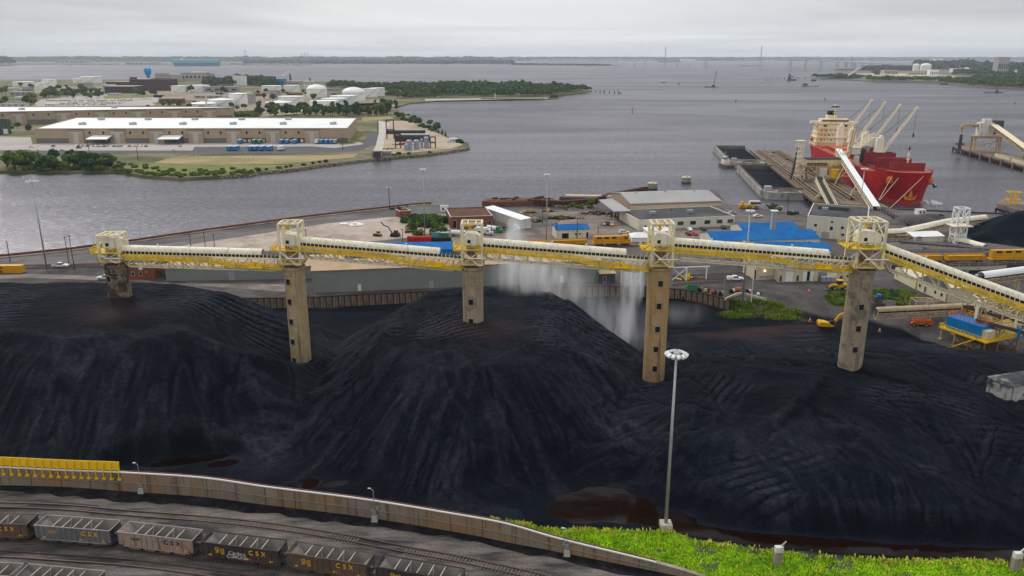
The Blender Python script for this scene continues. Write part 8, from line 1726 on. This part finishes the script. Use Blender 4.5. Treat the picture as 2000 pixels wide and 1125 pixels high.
blk('apartment_block','pinkish wide block on the far shore in the centre','building',767,123.6,32,116,100,'pink_clad','pink_clad',n=8);blk('warehouse_far','bluish long dark warehouse across the water right of centre','warehouse',1308,121.5,44,117.4,200,'silver','silver',n=6);blk('warehouse_far','bright white long warehouse across the water right of centre','warehouse',1345,119.4,28,115.3,200,'white','white',n=4);blk('warehouse_far','pale long warehouse left of the bluish one','warehouse',1225,118.9,110,116.2,300,'far_pale','white',n=8);blk('warehouse_far','pale long warehouse left of the tall thin pylon','warehouse',1100,119,120,116.3,300,'far_pale','white',n=8)
p0=P(338,129,-1);p1=P(429,129,-1);Lc=(p1-p0).length;u_=p0.y/F;t=thing('car_carrier','long teal and blue box shaped car carrier ship at the far shore','ship',p0,math.atan2(p1.y-p0.y,p1.x-p0.x));hc=u_*11
MB().add([(x,y*32,z)for y in(0,1)for x,z in((Lc*.03,0),(Lc*.98,0),(Lc,hc*.55),(0,hc*.55))],[(0,1,2,3),(7,6,5,4),(0,4,5,1),(1,5,6,2),(2,6,7,3),(3,7,4,0)]).build('hull','car_blue',t);mat('teal_hull',(.03,.38,.42),.6,.06,.01);MB().bx(0,Lc,0,32,hc*.55,hc).build('superstructure','teal_hull',t);MB().bx(Lc*.02,Lc*.97,2,30,hc,hc*1.06).build('deck','white',t);MB().bx(Lc*.83,Lc*.87,8,20,hc*1.06,hc*1.4).build('funnel','teal_hull',t);MB().bx(Lc*.17,Lc*.21,4,28,hc*1.06,hc*1.25).build('bridge','white',t)
def pylon(px,by,ty,wb,wt,label,mt_='silver',n=5,name='transmission_tower',cat='tower',arms=True,group='far towers over the water'):
 p=P(px,by,0);u_=p.y/F;h_=Q(px,ty,p.y).z;t=thing(name,label,cat,p,0,group);q=MB();wb*=u_/2;wt*=u_/2;th=.18*u_
 for sx_ in(-1,1):
  for y in(-1,1):q.bar((sx_*wb,y*wb,0),(sx_*wt,y*wt,h_),th)
 for k in range(n):
  a,b_=k/n,(k+1)/n;wa=wb+(wt-wb)*a;w2=wb+(wt-wb)*b_
  for y in(-1,1):q.bar((-wa,y*wa,h_*a),(w2,y*w2,h_*b_),th*.7).bar((wa,y*wa,h_*a),(-w2,y*w2,h_*b_),th*.7).bar((-w2,y*w2,h_*b_),(w2,y*w2,h_*b_),th)
  for sx_ in(-1,1):q.bar((sx_*w2,-w2,h_*b_),(sx_*w2,w2,h_*b_),th)
 if arms:
  for f_ in(.80,.9,.99):q.bar((-wb*1.6,0,h_*f_),(wb*1.6,0,h_*f_),th)
 q.build('lattice',mt_,t);return t,u_,h_
pylon(1298,131,92,2.4,.6,'tall thin pylon standing in the water right of the broken bridge',n=8);pylon(1484.5,132,90,2.6,.6,'tallest thin pylon near the small island',n=8);pylon(1170,128,109,1.8,.5,'short thin pylon above the broken bridge at the centre',n=5);pylon(1661,137,108,2.0,.6,'thin pylon behind the long bridge',n=6);pylon(1872,144,117,2.0,.6,'thin lattice pylon on the wooded right shore',n=6)
def gantry(px,by,ty,label,s=1):
 p=P(px,by,0);u_=p.y/F;h_=Q(px,ty,p.y).z;t=thing('container_crane',label,'crane',p,0,'harbour cranes on the far shore');q=MB();w_=4.2*u_*s;th=.55*u_
 for x in(-1,1):q.bar((x*w_,0,0),(x*w_*.55,0,h_*.62),th).bar((x*w_*.55,0,h_*.62),(x*w_*.3,0,h_),th*.8).bar((x*w_,w_*2,0),(x*w_*.55,w_*2,h_*.62),th)
 q.bar((-w_*.8,0,h_*.25),(w_*.8,0,h_*.25),th).bar((-w_*.55,0,h_*.62),(w_*.55,0,h_*.62),th).bar((-w_*.3,0,h_),(w_*.3,0,h_),th*.8).bar((-w_*.95,0,0),(w_*.6,0,h_*.5),th*.6).bar((w_*.95,0,0),(-w_*.6,0,h_*.5),th*.6).bar((0,-w_,h_*.63),(0,w_*3,h_*.63),th).bar((-w_*.55,0,h_*.6),(-w_*.55,w_*2,h_*.6),th).bar((w_*.55,0,h_*.6),(w_*.55,w_*2,h_*.6),th);q.build('frame','car_blue',t)
gantry(481,127.5,98,'tall blue harbour crane standing alone on the far shore');
for k,x in enumerate((591,597,603)):
 p=P(x,127,0);u_=p.y/F;h_=Q(x,(104,101,103)[k],p.y).z;t=thing('container_crane',('left','middle','right')[k]+' one of the three clustered cranes with raised booms on the far shore','crane',p,0,'clustered cranes on the far shore');MB().bar((-u_*2,0,0),(-u_,0,h_*.45),.5*u_).bar((u_*2,0,0),(u_,0,h_*.45),.5*u_).bar((-u_*1.6,0,h_*.45),(u_*1.6,0,h_*.45),u_).bar((0,0,h_*.4),(-u_*.8,0,h_),.5*u_).bar((u_*.8,0,h_*.45),(u_*1.0,0,h_*.95),.4*u_).bar((-u_*1.2,0,h_*.2),(u_*1.2,0,h_*.2),.5*u_).build('frame','silver',t)
for k in range(26):
 px=500+k*8.2 if k<12 else(130+(k-12)*26);p=P(px,126.6,1.5);u_=p.y/F;t=thing('dock_building','tiny pale box building on the far shore docks','building',p,0,'tiny box buildings on the far docks');w_=u_*random.uniform(2,7);h_=u_*random.uniform(.8,2.0);MB().bx(0,w_,0,60,0,h_).build('wall',('far_pale','white','pink_clad','silver','concrete_pale')[k%5],t);MB().bx(-1,w_+1,-1,61,h_,h_+2).build('roof',('white','galv')[k%2],t)
#bridges
def bent(px,by,ty,w_,label,grp,mt_='concrete_pale'):
 p=P(px,by,-1);u_=p.y/F;h_=Q(px,ty,p.y).z+1;t=thing('bridge_pier',label,'bridge pier',p,0,grp);w_=w_*u_/2;th=.7*u_;MB().bar((-w_,0,0),(-w_*.9,0,h_),th).bar((w_,0,0),(w_*.9,0,h_),th).bar((-w_*1.15,0,h_),(w_*1.15,0,h_),th).bar((-w_,0,h_*.45),(w_,0,h_*.45),th*.7).bar((-w_*1.2,0,.5),(w_*1.2,0,.5),th*1.2,3).build('bent',mt_,t)
for k,(x,by,ty,w_)in enumerate(((1219.5,129.6,121,2.8),(1239,130,120,2.8),(1259,130.2,118,3.0))):bent(x,by,ty,w_,('leftmost','middle','tallest')[k]+' of three standing piers of the broken bridge','standing piers of the broken bridge')
bent(1322.5,130.5,125,4,'low square pier stump between the pylon and the dark trapezoid pier','pier stumps')
t,u_,h_=pylon(1377.5,131.8,119,8,4.5,'dark trapezoid bridge main pier standing alone in the water','steel_dark',2,'bridge_pier','bridge pier',False,'bridge main pier');MB().bx(-6*u_,6*u_,-4*u_,4*u_,-1,1.2*u_).build('footing','concrete_pale',t)
def bridge(pts,zt,label,th=.9,dz=0,n=0):
 a=[Q(px,py,Y_)for px,py,Y_ in pts];o_=Vector((a[0].x,a[0].y,0));t=thing('bridge',label,'bridge',o_,0,'remaining bridge approaches');u_=a[0].y/F;MB().path([q-o_ for q in a],18,th*u_).build('deck','galv',t)
 for q,w_ in zip(a,[0]*len(a)):
  pass
 return t,a,o_
Yb=P(1545,136,0).y
t,a,o_=bridge([(1541,118.2,Yb),(1575,118.5,Yb*.99),(1605,120.2,Yb*.98),(1640,121.3,Yb*.98),(1670,122.6,Yb*.97),(1700,123.8,Yb*.96),(1745,126.2,Yb*.95),(1785,128,Yb*.94)],0,'long remaining bridge approach descending to the right shore')
for px,py in((1545,118.6),(1574.5,118.9),(1604,120.4),(1636,121.7),(1653,122.4),(1669,123.2),(1685,123.6),(1701,124.3),(1734,126.1)):
 q=Q(px,py,Yb*.975)-o_;th=1.0*Yb/F;w_=1.7*Yb/F;MB().bar((q.x-w_,q.y,-1),(q.x-w_,q.y,q.z),th).bar((q.x+w_,q.y,-1),(q.x+w_,q.y,q.z),th).bar((q.x-w_,q.y,q.z*.6),(q.x+w_,q.y,q.z*.6),th).bar((q.x-w_,q.y,q.z),(q.x+w_,q.y,q.z),th).build('pier','silver',t)
Yc=P(1160,128,0).y;t,a,o_=bridge([(1000,123.5,Yc*1.3),(1060,122.6,Yc*1.2),(1150,121.3,Yc),(1206,121.4,Yc*.98)],0,'low remaining bridge approach left of the three standing piers')
for k in range(16):q=a[0].lerp(a[-1],k/15)-o_;q.z=0;zt_=Q(1000+206*k/15,122,q.y+o_.y).z;MB().bar((q.x,q.y,-1),(q.x,q.y,max(4,zt_)),.8*Yc/F).build('pier','galv',t)
pa=[P(1493,155,0),P(1545,154.5,0),P(1600,155,0),P(1655,153.5,0),P(1700,150,0)];o_=pa[0].copy();t=thing('pier','long thin conveyor pier reaching into the water at the right','pier',o_);u_=o_.y/F;MB().path([q-o_+Vector((0,0,7))for q in pa[:4]],6,1.6).build('deck','concrete_pale',t);q=MB()
for a_,b_ in zip(pa[:3],pa[1:4]):
 for k in range(4):p=a_.lerp(b_,k/4)-o_;MB().bar((p.x,p.y,-1),(p.x,p.y,7),3).build('pile','galv',t)
c0=P(1655,154,0)-o_;MB().bar((c0.x,c0.y,9),P(1700,150,0)-o_+Vector((0,120,34)),7,4).build('conveyor','concrete_pale',t)
for(px,by,ty,w_,lb,nm,mt_)in((1547,157.5,147,18,'dark ship loader barge at the long thin pier','work_barge','steel_dark'),(1583,169,163,34,'grey laden barge below the long thin pier','work_barge','barge'),(1590,158.5,156,9,'small dark boat beside the thin pier','work_barge','rust_dark'),(1845,165.5,164,16,'low dark barge near the wooded right shore','work_barge','steel_dark')):
 p=P(px,by,-1);u_=p.y/F;t=thing(nm,lb,'barge',p,0,None);w2=w_*u_/2;MB().prism([(-w2,2),(-w2*.9,0),(w2*.9,0),(w2,4),(w2*.9,10),(-w2*.9,10)],0,1.8*u_).build('hull',mt_,t);hh=max(0.5,(by-ty)*u_);MB().bx(-w2*.8,-w2*.3,2,8,1.8*u_,hh*.6+1.8*u_).build('deckhouse','steel_dark',t);MB().bx(-w2*.2,w2*.85,2,8,1.8*u_,2.6*u_).build('cargo','dark' if w_<30 else 'white_dirty',t)
 if w_==18:MB().bar((-w2*.6,5,0),(-w2*.6,5,hh*1.25),3).bar((-w2*.6,5,hh*1.2),(w2*.4,5,hh*.5),2).build('mast','steel_dark',t)
def crane_barge(px,by,hw2,top,dx,label,mt_='steel_dark'):
 p=P(px,by,-1);u_=p.y/F;t=thing('crane_barge',label,'crane barge',p,0,'crane barges');MB().bx(-hw2*u_,hw2*u_,0,12,0,1.3*u_).build('hull',mt_,t);h_=Q(px,top,p.y).z+1;MB().box((hw2*u_*.4,6,2.6*u_),(4*u_,6,3*u_)).build('cab','rust_dark',t);bx_=hw2*u_*.45;q=MB()
 for y in(4,7):q.bar((bx_,y,2*u_),(bx_+dx*u_,y,h_),.5*u_)
 for k in range(7):a,b_=2*u_+(h_-2*u_)*k/7,2*u_+(h_-2*u_)*(k+1)/7;q.bar((bx_+dx*u_*k/7,4,a),(bx_+dx*u_*(k+1)/7,7,b_),.3*u_)
 q.build('boom',mt_,t);MB().bar((-hw2*u_*.8,6,0),(-hw2*u_*.8,6,3.6*u_),.5*u_).build('spud',mt_,t)
crane_barge(1389,170.5,12,138,4,'dark crane barge with tall boom in the middle of the harbour');crane_barge(1943,181.5,16,170,-4,'low crane barge with short boom near the right edge')
def small_boat(px,by,w_,label,wake=True):
 p=P(px,by,-1);u_=p.y/F;t=thing('tugboat',label,'boat',p,0,'small boats under way');w2=w_*u_/2;MB().prism([(-w2,0),(w2*.6,0),(w2,2.5),(w2*.6,5),(-w2,5)],0,1.1*u_).build('hull','rust_dark',t);MB().bx(-w2*.3,w2*.4,1,4,1.1*u_,3.2*u_).build('wheelhouse','white',t);MB().bar((0,2.5,3*u_),(0,2.5,6*u_),.5*u_).build('mast','steel_dark',t)
small_boat(1297,161.5,10,'small tug with white wheelhouse crossing the harbour at the centre');small_boat(1066,194.5,22,'workboat moored at the end of the spit jetty');small_boat(1345,132,3,'tiny boat near the low pier stump');small_boat(1498,156.5,4,'tiny dark boat right of the crane barge')
for k,(px,by,h_,mt_,lb)in enumerate(((1235,219,8,'red','bright red channel buoy in open water'),(1437,199,5,'rust','small dark red channel buoy left of the ship cranes'),(1326,164.5,3,'steel_dark','tiny buoy between tug and crane barge'),(1611,195,4,'steel_dark','small dark buoy above the ship bridge'),(1982,203,4,'steel_dark','small dark buoy near the right edge'))):
 p=P(px,by,-1);u_=p.y/F;t=thing('channel_buoy',lb,'buoy',p,0,'channel buoys');MB().lathe([(1.3*u_,-.5),(1.3*u_,1.4*u_),(.5*u_,1.9*u_)],12).build('float',mt_,t);MB().lathe([(.45*u_,1.9*u_),(.4*u_,h_*.75*u_)],8).lathe([(.9*u_,h_*.7*u_),(.8*u_,h_*u_)],8).build('topmark',mt_,t)
for k in range(7):
 px=(1163,1172,1180,1190,1200,1208,1212)[k];p=P(px,179.5+k*.6,-1);t=thing('timber_pile','dark timber pile of the broken jetty off the spit','pile',p,0,'timber piles off the spit');MB().tube((0,0,0),(0,0,3+k%3),1.4,n=8).build('pile','pile_wood',t)
t=thing('jetty','low dark jetty along the narrow shore of the spit','jetty',P(940,194.6,0));o_=P(940,194.6,0);MB().path([P(a,b_,0)-o_+Vector((0,0,2))for a,b_ in((940,194.6),(1000,195.2),(1062,195))],5,1.4).build('deck','pier_deck',t);MB().path([P(a,b_,0)-o_+Vector((0,0,3))for a,b_ in((1074,191),(1090,191))],12,5).build('dolphin','rust_dark',t)
for a in((1957,160,21,112,40,'pale_mill','tall grey grain elevator tower on the right shore','elevator',6),(1824,149,17,136.5,24,'tank_white','white block of silos at the shore behind the trees','silo_block',5),(1870,141.5,20,134,30,'white','white flat plant building on the right hillside','plant',4),(1712,146,12,137,30,'steel_dark','dark open shed at the pale works','plant',3),(1740,145,26,137,30,'concrete_pale','pale low works building with roof machinery','plant',5),(1958,146,18,139,20,'white_dirty','white annex at the foot of the grey elevator','plant',3),(1792,146,36,142,20,'concrete_pale','long pale wall of the works on the right shore','plant',6)):
 px,by,w_,ty,dep,mt_,lb,nm,n=a;blk('works_building' if nm=='plant' else 'grain_elevator' if nm=='elevator' else nm,lb,'building',px,by if px!=1957 else 147,w_,ty,dep,mt_,mt_,n=n)
for k,(px,by,ty,w_,lb)in enumerate(((1791,139,127,12,'white dome roofed tank wreathed in steam, left one'),(1812,139,128,20,'wide white dome roofed tank wreathed in steam'),(1889,141,134,9,'small white tank on the right hillside'),(1936,148,139,5,'slim white leaning silo left of the elevator'),(1984,148,137,5,'slim white silo right of the elevator'))):tank(px,by,ty,w_,'dome' if k<3 else 'cone',lb)
for k,(px,py,r,s)in enumerate(((1702,151,30,1),(1760,152.5,42,1),(1795,153.5,46,.8))):p=P(px,py,2.2);t=MB().lathe([(r,0),(r*.75,5),(r*.45,10*s),(r*.15,15*s),(.5,17*s)],20).build('sand_pile','beige_wall');t.location=p;tag(t,('dark sided pale heap left of the works','pale tan heap in the middle of the works','pale tan heap nearest the silo block')[k],'sand pile','pale heaps at the works')
#steam, water spray, haze
def puff(name,blobs,dens,mt_name,aniso=.3,col=(1,1,1),nscale=.5):
 """cloud whose density falls off smoothly round each centre and is broken up by noise"""
 cs=[Vector(b_[0])for b_ in blobs];o0=sum(cs,Vector())/len(cs);rr=[Vector((b_[1],b_[2],b_[3]))for b_ in blobs];wt=[b_[4]if len(b_)>4 else 1.0 for b_ in blobs]
 m=bpy.data.materials.new(mt_name);m.use_nodes=True;nt=m.node_tree;N=nt.nodes;L=nt.links
 for q in list(N):
  if q.type=='BSDF_PRINCIPLED':N.remove(q)
 v=N.new('ShaderNodeVolumePrincipled');v.inputs['Color'].default_value=(*col,1);v.inputs['Anisotropy'].default_value=aniso
 tcx=N.new('ShaderNodeTexCoord');tot=None
 def ma(op,a,b_):
  n=N.new('ShaderNodeMath');n.operation=op
  for i,q in enumerate((a,b_)):
   if isinstance(q,(int,float)):n.inputs[i].default_value=q
   else:L.new(q,n.inputs[i])
  return n.outputs[0]
 for c,r in zip(cs,rr):
  mp=N.new('ShaderNodeVectorMath');mp.operation='SUBTRACT';L.new(tcx.outputs['Object'],mp.inputs[0]);mp.inputs[1].default_value=c-o0
  dv_=N.new('ShaderNodeVectorMath');dv_.operation='DIVIDE';L.new(mp.outputs[0],dv_.inputs[0]);dv_.inputs[1].default_value=r
  ln=N.new('ShaderNodeVectorMath');ln.operation='LENGTH';L.new(dv_.outputs[0],ln.inputs[0]);f=ma('MULTIPLY',ma('POWER',ma('MAXIMUM',ma('SUBTRACT',1.0,ln.outputs['Value']),0.0),1.3),wt[cs.index(c)]);tot=f if tot is None else ma('ADD',tot,f)
 no=N.new('ShaderNodeTexNoise');no.inputs['Scale'].default_value=nscale;no.inputs['Detail'].default_value=5;mq=N.new('ShaderNodeMapping');mq.inputs['Scale'].default_value=(2.2,1,.45);L.new(tcx.outputs['Object'],mq.inputs['Vector']);L.new(mq.outputs[0],no.inputs['Vector'])
 r_=N.new('ShaderNodeMapRange');r_.inputs['From Min'].default_value=.36;r_.inputs['From Max'].default_value=.64;r_.inputs['To Min'].default_value=.05;r_.inputs['To Max'].default_value=1.75;L.new(no.outputs['Fac'],r_.inputs['Value'])
 L.new(ma('MULTIPLY',ma('MULTIPLY',tot,r_.outputs[0]),dens),v.inputs['Density']);L.new(v.outputs[0],N['Material Output'].inputs['Volume'])
 lo_=[min((c-r)[i]for c,r in zip(cs,rr))-o0[i]for i in range(3)];hi=[max((c+r)[i]for c,r in zip(cs,rr))-o0[i]for i in range(3)]
 return tag(MB().bx(lo_[0],hi[0],lo_[1],hi[1],lo_[2],hi[2]).build(name,m,loc=o0),kind='stuff')
c=P(1800,134,0);Ys=c.y;pts=[(1787,127,4),(1797,123,5),(1808,120,6),(1822,118,7),(1836,116,6)];u_=Ys/F
puff('steam',[((Q(x,y,Ys).x,Ys,Q(x,y,Ys).z),r*u_*1.4,r*u_,r*u_*.6)for x,y,r in pts],.05,'steam',nscale=.012)
c=P(556,156,0);Ys=c.y;u_=Ys/F;puff('steam',[((Q(x,y,Ys).x,Ys,Q(x,y,Ys).z),r*u_,r*u_,r*u_*.8)for x,y,r in((553,147,3.5),(558,143,3),(563,140,3))],.09,'steam_b',nscale=.05)
def Sp(x,y,Y_):q=Q(x,y,Y_);return(q.x,q.y,q.z)
puff('water_spray',[(Sp(1004,452,206),3,3,6,.8),(Sp(1007,478,206),4,3,8,.8),(Sp(1011,512,206),5.5,4,9,.9),(Sp(1030,530,206),12,6,8,.5),(Sp(1065,550,208),16,7,7,.28),(Sp(1110,580,212),16,7,6,.2)],.38,'spray_a',nscale=.2)
puff('water_spray',[(Sp(1222,545,200),1.6,3,8,1.3),(Sp(1236,548,200),1.8,3,9,1.3),(Sp(1250,545,200),1.6,3,8,1.0),(Sp(1226,595,200),3.4,3.5,13,.42),(Sp(1222,640,198),4.2,4,8,.3),(Sp(1185,625,204),14,7,8,.2),(Sp(1208,662,198),11,6,4.5,.3),(Sp(1325,612,205),11,6,3.5,.07)],.42,'spray_b',nscale=.2)
hz_=bpy.data.materials.new('haze');hz_.use_nodes=True;nt=hz_.node_tree;N=nt.nodes
for q in list(N):
 if q.type=='BSDF_PRINCIPLED':N.remove(q)
v=N.new('ShaderNodeVolumePrincipled');v.inputs['Color'].default_value=(.84,.92,1,1);v.inputs['Density'].default_value=4.2e-5;v.inputs['Anisotropy'].default_value=.1;nt.links.new(v.outputs[0],N['Material Output'].inputs['Volume'])
tag(MB().bx(-22000,22000,-300,25000,-6,330).build('haze',hz_),kind='stuff')
